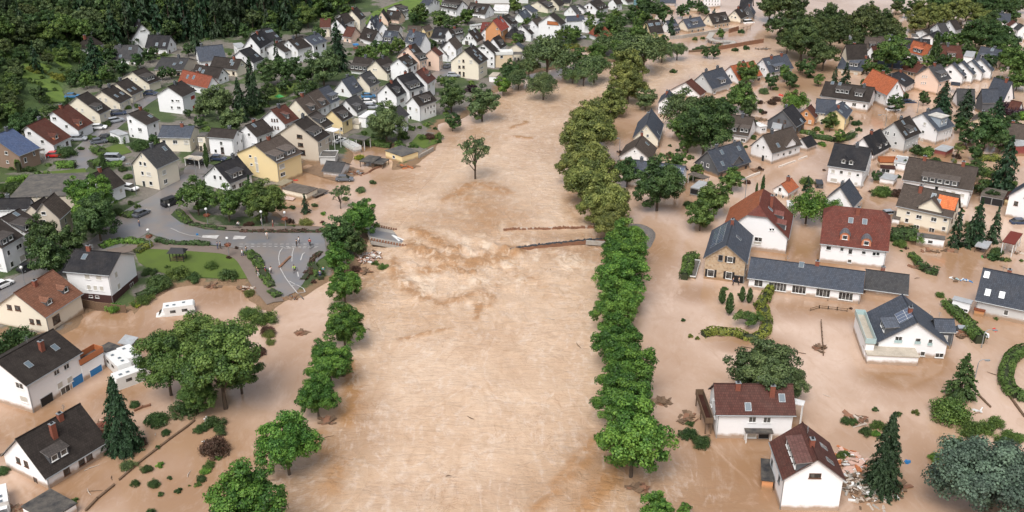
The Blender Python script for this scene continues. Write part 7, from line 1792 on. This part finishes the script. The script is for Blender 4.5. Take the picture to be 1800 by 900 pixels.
wallline([(310, 710), (370, 650)], 1.3, .2, M['wood'], 'x') if False else None
wallline([(612, 485), (670, 455), (728, 425)], .9, .35, M['concrete'], 'pale stone river wall beside the cream yellow garage', 'river_wall', 'wall', Z(600, 170))
wallline([(220, 600), (260, 575), (320, 555)], .5, .3, M['rust'], 'brown wall end in front of the open carports', 'garden_wall', 'wall', Z(600, 170))
wallline([(0, 492), (250, 458), (500, 420), (735, 385)], 1.2, .4, M['concrete'], 'long grey promenade parapet in front of the flooded row', 'promenade_parapet', 'wall', Z(1200, 0), 4, ) if False else wallline([(-345, 500), (-170, 515)], 2.2, .4, M['whitewall'], 'white river wall below the first promenade house', 'river_wall', 'wall', (lambda x, y: (1200 + x / 7.5, y / 7.5)))
q75 = lambda x, y: (1200 + x / 7.5, y / 7.5)
wallline([(-170, 520), (0, 505), (250, 465), (480, 425), (735, 395)], 1.3, .5, M['concrete'], 'long grey promenade parapet in front of the flooded row', 'promenade_parapet', 'wall', q75, 5)
wallline([(480, 655), (700, 620), (880, 590), (1060, 560)], 1.5, .5, M['rust'], 'rust brown floodwall curving into the river bend', 'floodwall', 'wall', q75, 6)
wallline([(80, 690), (250, 680), (480, 650)], .8, .5, M['wood'], 'dark overgrown stretch of the floodwall', 'floodwall', 'wall', q75, 6)
wallline([(610, 435), (700, 410), (730, 400)], 1.8, .4, M['rust'], 'dark brown barrier at the end of the promenade parapet', 'barrier', 'wall', q75)
wallline([(735, 430), (800, 420), (890, 400)], 1.8, .1, M['wood'], 'dark scaffold like railing after the promenade parapet', 'railing', 'railing', q75, 1.8, rail=True)
P3 = [at(*q75(x, y), z) for x, y, z in ((395, 430, 2.2), (345, 500, 1.6), (400, 535, 1.2), (520, 550, .9), (640, 545, .7), (680, 565, .5), (640, 590, .35), (540, 590, .3))]; m = MB()
for i in range(len(P3) - 1): beam(m, P3[i], P3[i + 1] + (P3[i + 1] - P3[i]) * .06, 2.2, .35); m.box(P3[i] + Vector((0, 0, -1)), (.5, .5, 2))
tag(link('curved_ramp', m.mesh('curved_ramp', [M['concrete']])), 'curved pale concrete ramp rising out of the water to the promenade', 'ramp')

# ---------------------------------------------------------------- lamps, gazebo, small furniture
def globe_lamp(px, py, label, basket=True, h_=4.0):
    p = hit(px, py, 0); root = empty('street_lamp', p); m = MB(); m.tube([(0, 0, -.2), (0, 0, h_)], [.07, .045], 0, 8); link('pole', m.mesh('pole', [M['metal']]), root)
    bm = bmesh.new(); bmesh.ops.create_uvsphere(bm, u_segments=14, v_segments=9, radius=.3); me = bpy.data.meshes.new('globe'); bm.to_mesh(me); bm.free(); me.materials.append(M['white']); me.polygons.foreach_set('use_smooth', [True] * len(me.polygons)); link('globe', me, root, (0, 0, h_ + .25))
    if basket:
        r = np.random.RandomState(int(px)); d = unit(r.normal(size=(260, 3))); me = quads('flower_basket', d * np.array((.75, .75, .42)) * r.uniform(.7, 1, 260)[:, None], unit(d + r.normal(size=(260, 3)) * .4), .12, r.uniform(.2, .9, 260)); link('flower_basket', me, root, (0, 0, h_ - 1.2), color=(.22, .09, .05))
    tag(root, label, 'street lamp', 'globe lamps'); return root
for x, y, l in ((366, 399, 'globe lamp with brown flower basket on the upper footpath, left one'), (462, 404, 'globe lamp with bare pole on the upper footpath above the crossing'), (403, 452, 'globe lamp with brown flower basket at the lawn corner by the crossing'), (503, 405, 'globe lamp with brown flower basket nearest the muddy river garden'), (265, 437, 'globe lamp with brown flower basket at the top corner of the lawn')):
    globe_lamp(x, y, l, 'bare' not in l)
globe_lamp(45, 505, 'white globe lamp in the side street above the red brown roof', False)
def arc_lamp(base, top, label, h_=6.0):
    p = hit(*base, 0); root = empty('street_lamp', p); s = F / depth(p); h_ = max(3.5, min(8, (base[1] - top[1]) / s / .88)); dx = (top[0] - base[0]) / s
    m = MB(); m.tube([(0, 0, -.5), (0, 0, h_ * .8), (dx * .15, 0, h_ * .93), (dx * .5, 0, h_), (dx, 0, h_ * .97)], [.09, .07, .06, .05, .04], 0, 8); link('pole', m.mesh('pole', [M['metal']]), root)
    m = MB(); m.box((dx + (.25 if dx > 0 else -.25), 0, h_ * .96), (.8, .32, .18)); m.box((dx + (.25 if dx > 0 else -.25), 0, h_ * .96 - .11), (.6, .24, .06), 1); link('lamp_head', m.mesh('lamp_head', [M['metal'], M['white']]), root); tag(root, label, 'street lamp'); return root
arc_lamp((1309, 354), (1305, 316), 'curved grey street lamp in front of the tall slim tree, right bank')
arc_lamp((1725, 611), (1740, 579), 'curved street lamp beside the short hedge and sunken cars')
arc_lamp((1714, 664), (1726, 653), 'curved street lamp behind the dark drooping conifer')
arc_lamp((1612, 199), (1603, 178), 'street lamp at the flooded crossing by the bright orange roof')
arc_lamp((1556, 222), (1545, 206), 'street lamp left of the light grey house with repaired ridge')
arc_lamp((1089, 264), (1085, 246), 'thin street lamp on the flooded river road')
arc_lamp((347, 322), (342, 280), 'tall thin street lamp at the road bend below the dark van')
arc_lamp((240, 342), (235, 272), 'tall dark lamp post beside the white car and the cream gabled house')
p = hit(314, 458, 0); root = empty('gazebo', p, R(-3)); m = MB()
for x in (-1.2, 0, 1.2):
    for y in (-.8, .8): m.box((x * 1.15, y, 1.0), (.12, .12, 2.3))
link('posts', m.mesh('posts', [M['dark']]), root); m = MB(); m.face([(-1.8, -1.3, 2.1), (1.8, -1.3, 2.1), (1.2, 0, 2.9), (-1.2, 0, 2.9)]); m.face([(-1.8, 1.3, 2.1), (1.8, 1.3, 2.1), (1.2, 0, 2.9), (-1.2, 0, 2.9)]); m.face([(-1.8, -1.3, 2.1), (-1.8, 1.3, 2.1), (-1.2, 0, 2.9)]); m.face([(1.8, -1.3, 2.1), (1.8, 1.3, 2.1), (1.2, 0, 2.9)]); link('roof', m.mesh('roof', [M['dark']]), root); m = MB(); m.box((0, .7, .5), (2.4, .4, .08)); m.box((0, -.75, .9), (2.6, .08, .1)); m.box((0, -.75, .45), (2.6, .08, .1)); link('bench', m.mesh('bench', [M['wood']]), root)
tag(root, 'dark wooden gazebo on the park lawn', 'gazebo')
def sign(px, py, label, col, h_=2.0, sz=(.7, .7)):
    p = hit(px, py, 0); root = empty('road_sign', p); m = MB(); m.tube([(0, 0, -.2), (0, 0, h_)], .04, 0, 6); link('pole', m.mesh('pole', [M['metal']]), root); m = MB(); m.box((0, -.05, h_), (sz[0] * .6, .04, sz[1] * .6)); link('panel', m.mesh('panel', [M[col]]), root); tag(root, label, 'road sign')
sign(349, 427, 'small blue and white road sign beside the left traffic island', 'blue'); sign(299, 374, 'small white sign at the road bend', 'white')
m = MB(); m.box((0, 0, .12), (.5, 5.2, .14)); m.box((.1, .6, .2), (.2, 3, .06), 1); tag(link('fallen_beam', m.mesh('fallen_beam', [M['rust'], M['wood']]), None, hit(501, 462, 0) + Vector((0, 0, .15)), (0, 0, R(-14))), 'long brown beam lying on the road arm inside the white line', 'beam')
m = MB(); m.tube([(0, 0, -.1), (0, 0, .15), (0, 0, .25)], [.9, .95, .8], 0, 16); tag(link('trampoline', m.mesh('trampoline', [M['dark']]), None, hit(510, 146, 0)), 'black garden trampoline on the lawn below the white terraces', 'trampoline')
p = hit(492, 181, 0); m = MB(); m.face([(-1.6, 0, 2), (0, -1.6, 2), (0, 0, 2.7)]); m.face([(0, -1.6, 2), (1.6, 0, 2), (0, 0, 2.7)]); m.face([(1.6, 0, 2), (0, 1.6, 2), (0, 0, 2.7)]); m.face([(0, 1.6, 2), (-1.6, 0, 2), (0, 0, 2.7)]); root = empty('parasol', p); link('canopy', m.mesh('canopy', [M['greenp2']]), root); m = MB(); m.tube([(0, 0, 0), (0, 0, 2.6)], .04); link('pole', m.mesh('pole', [M['metal']]), root); tag(root, 'green parasol in the garden behind the red brown roofed house', 'parasol')
p = hit(626, 90, 0); root = empty('play_tower', p, .4); m = MB()
for x in (-.7, .7):
    for y in (-.7, .7): m.box((x, y, 1.1), (.12, .12, 2.4))
link('frame', m.mesh('frame', [M['wood']]), root); m = MB(); m.box((0, 0, 1.2), (1.6, 1.6, .1)); m.box((0, 0, 2.4), (1.8, 1.8, .3), 1); m.box((1.5, 0, .6), (2, .5, .08), 1, Matrix.Rotation(.6, 3, 'Y')); link('platform', m.mesh('platform', [M['redbox'], M['blue']]), root); tag(root, 'children\'s play tower with blue roof and slide in a garden', 'play tower')

# ---------------------------------------------------------------- cars, vans, caravans
def loft(m, secs, mi=0):
    """secs: list of closed rings with equal point counts"""
    n = len(secs[0]); vs = [v for s_ in secs for v in s_]; fs = []
    for i in range(len(secs) - 1):
        for k in range(n): fs.append((i * n + k, i * n + (k + 1) % n, (i + 1) * n + (k + 1) % n, (i + 1) * n + k))
    fs.append(tuple(range(n))); fs.append(tuple((len(secs) - 1) * n + k for k in range(n))[::-1]); m.poly(vs, fs, mi)
def ring_(x, w_, z0, z1, tw=.9):
    return [(x, -w_, z0), (x, w_, z0), (x, w_, z0 + (z1 - z0) * .6), (x, w_ * tw, z1), (x, -w_ * tw, z1), (x, -w_, z0 + (z1 - z0) * .6)]
def build_car(kind):
    P_ = {}
    if kind == 'saloon': L, W, bh, H_ = 4.4, .88, .86, 1.42; cab = [(-1.95, .92, .62), (-1.3, 1.36, .66), (.35, 1.42, .66), (1.2, .95, .70)]
    elif kind == 'estate': L, W, bh, H_ = 4.5, .89, .9, 1.48; cab = [(-2.1, .95, .66), (-1.85, 1.42, .66), (.3, 1.48, .67), (1.15, .98, .72)]
    else: L, W, bh, H_ = 4.9, .97, 1.05, 1.92; cab = [(-2.35, 1.02, .8), (-2.25, 1.86, .8), (.9, 1.9, .8), (1.7, 1.1, .84)]
    m = MB(); h2 = L / 2
    loft(m, [ring_(-h2, W * .86, .38, bh * .86), ring_(-h2 + .15, W * .97, .28, bh * .97), ring_(-h2 * .5, W, .22, bh), ring_(0, W, .22, bh), ring_(h2 * .5, W, .22, bh * .97), ring_(h2 - .25, W * .95, .27, bh * .82), ring_(h2, W * .8, .38, bh * .66)])
    P_['body'] = (m.mesh('body', [M['paint']], smooth=False), 1)
    m = MB(); x = [c_[0] for c_ in cab]; m.poly([(x[0], -.78 * W / .88, cab[0][1] - .12), (x[3], -.80 * W / .88, cab[3][1] - .12), (x[2], -cab[2][2], cab[2][1] - .04), (x[1], -cab[1][2], cab[1][1] - .04), (x[0], .78 * W / .88, cab[0][1] - .12), (x[3], .80 * W / .88, cab[3][1] - .12), (x[2], cab[2][2], cab[2][1] - .04), (x[1], cab[1][2], cab[1][1] - .04)], [(0, 1, 2, 3), (4, 7, 6, 5), (0, 3, 7, 4), (1, 5, 6, 2), (3, 2, 6, 7)])
    P_['windows'] = (m.mesh('windows', [M['glass']]), 0)
    m = MB(); m.box(((x[1] + x[2]) / 2, 0, (cab[1][1] + cab[2][1]) / 2 - .01), (x[2] - x[1] + .1, 2 * cab[1][2] + .04, .06))
    P_['roof'] = (m.mesh('roof', [M['paint']]), 1)
    m = MB()
    m.tube([(0, -.1, 0), (0, .1, 0)], .32, 0, 14); m.tube([(0, -.115, 0), (0, .115, 0)], .18, 1, 10); P_['wheel'] = (m.mesh('wheel', [M['rubber'], M['metal']]), 0)
    m = MB(); m.box((0, 0, 0), (.08, .3, .14)); P_['headlight'] = (m.mesh('headlight', [M['white']]), 0); m = MB(); m.box((0, 0, 0), (.06, .28, .14)); P_['tail_light'] = (m.mesh('tail_light', [M['redp']]), 0)
    return P_, L, W, bh
CARS = {}
def car(px, py, ang, col, label, kind='saloon', dz=0.0, tilt=(0, 0)):
    if kind not in CARS: CARS[kind] = build_car(kind)
    P_, L, W, bh = CARS[kind]; p = hit(px, py, 0); p.z += dz + .1; root = empty('parked_car' if kind != 'van' else 'parked_van', p, R(ang)); root.rotation_euler = (tilt[0], tilt[1], R(ang))
    for k in ('body', 'windows', 'roof'): link(k, P_[k][0], root, color=col)
    for sx in (-1, 1):
        for sy in (-1, 1): link('wheel', P_['wheel'][0], root, (sx * L * .3, sy * (W - .08), .32))
    for sy in (-1, 1): link('headlight', P_['headlight'][0], root, (L / 2 - .06, sy * W * .62, .58)); link('tail_light', P_['tail_light'][0], root, (-L / 2 + .04, sy * W * .62, .68))
    tag(root, label, 'van' if kind == 'van' else 'car', 'parked cars')
SIL, BLK, WHT, RED, BLU, GRY, DKB = (.32, .34, .37), (.015, .016, .02), (.78, .78, .78), (.5, .02, .02), (.04, .16, .32), (.10, .11, .13), (.025, .04, .08)
for a_ in ((139, 247, 5, SIL, 'silver estate car between the two brown roofed houses', 'estate'), (97, 276, 5, RED, 'red car below the brown roofed house', 'saloon'), (174, 227, 10, WHT, 'white car on the drive of the second brown roofed house', 'saloon'),
           (209, 202, 15, DKB, 'dark blue car at the top of the lane', 'estate'), (204, 215, 40, SIL, 'silver car behind the dark blue one in the lane', 'estate'), (188, 245, 35, BLK, 'black car in the middle of the lane', 'saloon'), (174, 252, 30, GRY, 'grey convertible nosing behind the black one in the lane', 'saloon'),
           (203, 283, 0, SIL, 'silver people carrier beside the half round hedge', 'van'), (229, 334, -20, WHT, 'white car with open door beside the cream gabled house', 'saloon'), (249, 379, 62, GRY, 'dark grey saloon parked at the brick paved square', 'saloon'), (50, 474, 60, BLK, 'black car half under the street tree', 'saloon'),
           (5, 505, 60, WHT, 'white car cut by the left edge', 'saloon'), (302, 360, 55, BLK, 'black off roader at the road bend with open boot', 'van'), (346, 288, 3, BLK, 'black van under the cream carport', 'van'), (384, 282, -10, DKB, 'dark car beside the white house behind the cypress', 'saloon'),
           (265, 167, 0, DKB, 'blue grey car beside the topmost lane house', 'saloon'), (788, 119, 60, GRY, 'grey car on the lane by the big cream block', 'saloon'), (798, 135, 0, SIL, 'pale car parked below the big cream block', 'estate'), (648, 172, 10, BLU, 'bright blue car in the middle town yard', 'saloon'), (648, 182, 20, WHT, 'white car in the middle town yard', 'saloon'), (654, 191, 0, SIL, 'silver car in the middle town yard, lowest one', 'estate'),
           (597, 250, 60, WHT, 'white car on the grey riverside terrace', 'saloon'), (633, 46, 10, WHT, 'white car in front of the wood, upper left town', 'saloon'), (1020, 68, 10, SIL, 'silver car beside the white villa garden', 'estate'), (128, 172, 10, BLU, 'blue car in the garden below the terraces', 'saloon'), (606, 318, 0, GRY, 'grey car nose in the water by the tiny garage', 'saloon')): car(*a_)
for a_ in ((1570, 193, 5, WHT, 'white car stranded in the flooded crossing below the orange roof', 'saloon', -.55), (1598, 180, 10, DKB, 'dark blue car stranded in the flooded crossing', 'estate', -.6), (1439, 325, 80, BLK, 'black car submerged to its windows beside the white villa', 'van', -.9),
           (1716, 586, -25, WHT, 'white car sunk to the roof beside the hedge, right one', 'estate', -.75), (1697, 581, -10, SIL, 'grey car sunk to the roof beside the hedge, left one', 'saloon', -.8), (1583, 178, 30, BLK, 'black car half hidden by shrubs at the flooded crossing', 'saloon', -.5), (1793, 392, 0, DKB, 'dark blue car below the white garage wall at the right edge', 'saloon', -.4), (1316, 40, 20, WHT, 'white car drifted at the promenade end', 'van', -.6), (1564, 374, 10, SIL, 'grey car roof beside the cream house with patched roof', 'saloon', -.8),
           (1605, 192, 10, SIL, 'x', 'saloon', -.5)):
    if a_[4] != 'x': car(*a_)
def caravan(px, py, ang, label, L=6.2, motor=False, dz=-.7, tilt=(0, 0)):
    p = hit(px, py, 0); p.z += dz; root = empty('motorhome' if motor else 'caravan', p); root.rotation_euler = (tilt[0], tilt[1], R(ang)); W = 1.15; H_ = 2.75; m = MB()
    prof_ = [(-L / 2, .5), (L / 2 - (1.3 if motor else .3), .5), (L / 2 - (1.3 if motor else .1), 1.6), (L / 2 - (1.0 if motor else .5), H_), (-L / 2 + .25, H_), (-L / 2, H_ - .3)]
    n = len(prof_); m.poly([(x, -W, z) for x, z in prof_] + [(x, W, z) for x, z in prof_], [tuple(range(n)), tuple(range(2 * n - 1, n - 1, -1))] + [(i, (i + 1) % n, n + (i + 1) % n, n + i) for i in range(n)])
    link('body', m.mesh('body', [M['white']]), root)
    if motor:
        m = MB(); loft(m, [ring_(L / 2 - 1.5, W * .92, .35, 2.0, .85), ring_(L / 2 - .7, W * .9, .35, 1.9, .8), ring_(L / 2 - .1, W * .88, .35, 1.25, .9), ring_(L / 2 + .5, W * .8, .4, 1.0, .9)]); link('cab', m.mesh('cab', [M['white']]), root)
        m = MB(); m.face([(L / 2 - .66, -.82, 1.86), (L / 2 - .66, .82, 1.86), (L / 2 - .06, .86, 1.3), (L / 2 - .06, -.86, 1.3)]); link('windscreen', m.mesh('windscreen', [M['glass']]), root)
    for x in (-1.5, .6):
        for s_ in (-1, 1): mm = MB(); mm.box((0, 0, 0), (1.0, .04, .55)); link('window', mm.mesh('window', [M['glass']]), root, (x, s_ * (W + .01), 1.85))
    mm = MB(); mm.box((0, 0, 0), (.04, 1.3, .6)); link('window', mm.mesh('window', [M['glass']]), root, (-L / 2 - .01, 0, 1.8))
    for x in (-1.4, .3, 1.5): mm = MB(); mm.box((0, 0, 0), (.55, .5, .08)); mm.box((0, 0, .05), (.4, .36, .04), 1); link('roof_hatch', mm.mesh('roof_hatch', [M['metal'], M['sky']]), root, (x, .25 * (-1 if x < 0 else 1), H_ + .04))
    for s_ in (-1, 1): mm = MB(); mm.tube([(0, -.1, 0), (0, .1, 0)], .34, 0, 12); link('wheel', mm.mesh('wheel', [M['rubber']]), root, (-.6, s_ * 1.02, .36))
    tag(root, label, 'motorhome' if motor else 'caravan', 'white motorhomes and caravans')
caravan(312, 550, 194, 'white motorhome stranded alone in the brown pool below the lawn', 6.6, True, -.9, (.0, .03))
caravan(230, 672, 222, 'white motorhome in front, beside the dark conifer and the blue doors', 6.0, False, -.55)
caravan(210, 650, -48, 'white caravan in the middle with two roof hatches under the dark shed', 6.2, False, -.45)
caravan(230, 638, -48, 'cream white caravan at the back under the ash trees', 5.4, False, -.5)
caravan(2, 893, -62, 'white van cut off by the lower left corner', 5.6, True, -.7)

# ---------------------------------------------------------------- people
def skin_mesh(name, verts, edges, rad, m_):
    me = bpy.data.meshes.new(name); me.from_pydata(verts, edges, []); o = bpy.data.objects.new('tmp', me); COL.objects.link(o)
    md = o.modifiers.new('s', 'SKIN'); sv = me.skin_vertices[0].data
    for i, r_ in enumerate(rad): sv[i].radius = (r_, r_) if not isinstance(r_, tuple) else r_
    sv[0].use_root = True; md.use_smooth_shade = True; o.modifiers.new('u', 'SUBSURF').levels = 1; o.modifiers['u'].render_levels = 1
    dg = bpy.context.evaluated_depsgraph_get(); out = bpy.data.meshes.new_from_object(o.evaluated_get(dg)); out.name = name; bpy.data.objects.remove(o); out.materials.clear(); out.materials.append(m_); return out
def person_set(pose):
    sw = {'stand': 0, 'walk': .22, 'ride': .3}[pose]; hipz = .95 if pose != 'ride' else 1.0; kx = sw
    V = [(0, 0, hipz), (0, 0, 1.18), (0, 0, 1.40), (.02, 0, 1.50), (.03, 0, 1.60), (.03, 0, 1.72)]; E = [(0, 1), (1, 2), (2, 3), (3, 4), (4, 5)]; Rr = [(.15, .11), (.14, .10), (.17, .10), .055, .095, .085]
    if pose == 'ride': V = [(0, 0, 1.0), (.14, 0, 1.2), (.28, 0, 1.4), (.34, 0, 1.5), (.38, 0, 1.58), (.4, 0, 1.70)]
    def chain(st, pts, rs):
        k = len(V); prev = st
        for p, r_ in zip(pts, rs): V.append(p); Rr.append(r_); E.append((prev, len(V) - 1)); prev = len(V) - 1
        return k
    sx, sz = V[2][0], 1.38
    ka = []
    for s_ in (-1, 1):
        f = kx * s_
        if pose == 'ride': ka.append(chain(2, [(.26, s_ * .2, 1.36), (.45, s_ * .24, 1.15), (.62, s_ * .22, 1.05), (.68, s_ * .22, 1.04)], [.06, .045, .035, .04]))
        else: ka.append(chain(2, [(0, s_ * .2, sz), (-f * .4, s_ * .25, 1.10), (-f * .8 + .06, s_ * .24, .86), (-f + .08, s_ * .24, .78)], [.062, .048, .034, .04]))
        if pose == 'ride': chain(0, [(.06, s_ * .1, .92), (.36, s_ * .12, .72 + s_ * .1), (.18, s_ * .12, .38 + s_ * .1), (.30, s_ * .12, .33 + s_ * .1)], [.095, .065, .045, .04])
        else: chain(0, [(0, s_ * .09, .88), (f * .5 + .02, s_ * .1, .5), (f * .8 - .03 - abs(f) * .2, s_ * .1, .08), (f * .8 + .12, s_ * .1, .04)], [.1, .065, .045, .04])
    body = skin_mesh('body', V, E, Rr, M['skin'])
    def sub(idx, grow, nm):
        mp = {j: i for i, j in enumerate(idx)}; return skin_mesh(nm, [V[j] for j in idx], [(mp[a_], mp[b_]) for a_, b_ in E if a_ in mp and b_ in mp], [tuple(x + grow for x in Rr[j]) if isinstance(Rr[j], tuple) else Rr[j] + grow for j in idx], M['cloth'])
    shirt = sub([0, 1, 2, 6, 7, 8, 14, 15, 16], .025, 'jacket'); tro = sub([0, 10, 11, 12, 18, 19, 20], .02, 'trousers')
    m = MB(); hx = V[5][0]; bm = bmesh.new(); bmesh.ops.create_uvsphere(bm, u_segments=10, v_segments=7, radius=.115); bmesh.ops.translate(bm, verts=bm.verts, vec=(hx - .015, 0, 1.70 if pose != 'ride' else 1.68)); hair = bpy.data.meshes.new('hair'); bm.to_mesh(hair); bm.free(); hair.materials.append(M['cloth'])
    return body, shirt, tro, hair
PS = {k: person_set(k) for k in ('stand', 'walk', 'ride')}
def person(px, py, ang, top, bot, label, pose='stand'):
    p = hit(px, py, 0); p.z += .14; root = empty('person', p, R(ang), (1, 1, 1)); b_, s_, t_, h_ = PS[pose]
    link('body', b_, root); link('jacket', s_, root, color=top); link('trousers', t_, root, color=bot); link('hair', h_, root, color=random.choice([(.03, .02, .015), (.12, .07, .03), (.02, .02, .02)])); tag(root, label, 'person'); return root
def bicycle(px, py, ang, label):
    p = hit(px, py, 0); p.z += .14; root = empty('bicycle', p, R(ang))
    for x in (-.52, .52):
        m = MB(); n = 16; m.tube([(.34 * math.cos(2 * math.pi * i / n), 0, .34 * math.sin(2 * math.pi * i / n)) for i in range(n + 1)], .025, 0, 5); link('wheel', m.mesh('wheel', [M['rubber']]), root, (x, 0, .35))
    m = MB()
    for a_, b2 in (((-.52, 0, .35), (-.1, 0, .38)), ((-.1, 0, .38), (.38, 0, .8)), ((-.1, 0, .38), (-.2, 0, .9)), ((-.2, 0, .82), (.38, 0, .85)), ((.38, 0, .95), (.52, 0, .35)), ((-.52, 0, .35), (-.2, 0, .82))): m.tube([a_, b2], .025, 0, 5)
    link('frame', m.mesh('frame', [M['railm']]), root); m = MB(); m.box((-.2, 0, .93), (.25, .12, .05)); link('saddle', m.mesh('saddle', [M['rubber']]), root); m = MB(); m.tube([(.36, -.27, 1.02), (.36, .27, 1.02)], .02, 0, 5); link('handlebar', m.mesh('handlebar', [M['metal']]), root); tag(root, label, 'bicycle')
J = dict(w=(.7, .7, .7), b=(.02, .04, .12), k=(.02, .02, .025), g=(.35, .6, .05), t=(.02, .3, .35), r=(.4, .05, .05), d=(.08, .09, .11), j=(.06, .1, .2), n=(.3, .25, .2))
for a_ in ((245.5, 400, 60, J['d'], J['j'], 'person in blue jeans standing beside the dark grey saloon', 'stand'), (417, 402, 0, J['w'], J['k'], 'person in white riding a bicycle along the upper footpath', 'ride'), (383, 439, 10, J['b'], J['j'], 'person in dark blue on the park path, left of a pair', 'stand'), (388, 439, 10, J['k'], J['k'], 'person in black on the park path, right of a pair', 'stand'),
           (427, 452, -30, J['w'], J['b'], 'person in a pale top where the path meets the crossing', 'walk'), (433.5, 447, -20, J['n'], J['j'], 'person with light hair behind the one in a pale top', 'stand'), (452.5, 483, 200, J['k'], J['k'], 'person in black jacket walking down the path', 'walk'), (455, 487, 200, J['k'], J['w'], 'person in black jacket and white trousers on the path', 'walk'),
           (467, 481, 20, J['b'], J['r'], 'person in a dark blue top on the wet road arm', 'stand'), (477, 483, -60, J['w'], J['k'], 'person in white top and black trousers on the wet road arm', 'walk'), (470, 421, 90, J['w'], J['n'], 'person in pale clothes at the far kerb of the main road', 'walk'), (522, 435, 0, J['k'], J['k'], 'person in black on the crossing stripes', 'stand'), (526, 430, 180, J['w'], J['k'], 'person in white facing the one in black on the crossing', 'stand'),
           (545, 433, 80, J['r'], J['k'], 'person in dark red at the bridge head', 'stand'), (519.5, 479, 250, J['g'], J['k'], 'person in a yellow green vest riding a bicycle down the road arm', 'ride'), (569, 483, 90, J['t'], J['k'], 'person in a teal jacket under the maples', 'stand'), (563, 489, 90, J['j'], J['b'], 'person in a blue jacket at the water edge under the maples', 'stand'), (460, 396, 0, J['w'], J['d'], 'person in white beside the bare globe lamp', 'stand'),
           (480, 400, 0, J['n'], J['r'], 'person in reddish clothes on the upper footpath near the bridge', 'stand'), (1288, 503, 0, J['b'], J['k'], 'person in dark blue on the steps of the stone mill', 'stand'), (1298, 502, 0, J['n'], J['k'], 'person in beige in the doorway of the stone mill', 'stand')): person(*a_)
bicycle(417, 402, 0, 'bicycle under the rider in white on the upper footpath'); bicycle(519.5, 479, 250, 'bicycle under the rider in the yellow green vest'); bicycle(548, 437, 70, 'dark bicycle standing beside the person at the bridge head')

# ---------------------------------------------------------------- labels that repeat get told apart
by = {}
for o in bpy.data.objects:
    if o.parent is None and o.get('label') and o.get('kind') != 'stuff': by.setdefault(o['label'], []).append(o)
NO = ('small piece of drift', 'dark spruce of', 'leafy tree of')
for lab, os_ in list(by.items()):
    if len(os_) < 2 or lab.startswith(NO): continue
    os_.sort(key=lambda o: proj(o.location)[0]); n = len(os_)
    wd_ = ['leftmost', 'second from left,', 'third from left,', 'fourth from left,', 'fifth from left,', 'sixth from left,', 'seventh from left,', 'eighth from left,']
    for i, o in enumerate(os_):
        pre = ('left' if i == 0 else 'right') + '-hand' if n == 2 else (wd_[i] if i < len(wd_) else 'rightmost')
        if n > 2 and i == n - 1: pre = 'rightmost'
        t_ = (pre + ' ' + lab).split()[:16]
        while t_[-1] in ('with', 'and', 'of', 'by', 'in', 'at', 'a', 'the', 'beside', 'behind', 'under', 'on', 'dark', 'two', 'its', 'to', 'near'): t_.pop()
        o['label'] = ' '.join(t_)
again = {}
for o in bpy.data.objects:
    if o.parent is None and o.get('label') and o.get('kind') != 'stuff' and not o['label'].startswith(NO): again.setdefault(o['label'], []).append(o)
for lab, os_ in again.items():
    if len(os_) < 2: continue
    os_.sort(key=lambda o: -proj(o.location)[1])
    for i, o in enumerate(os_): o['label'] = ' '.join((('nearer', 'farther')[i] if len(os_) == 2 else ORD[min(i, 17)] + ' of them,').split() + lab.split()[:13])
print('objects', len(bpy.data.objects))
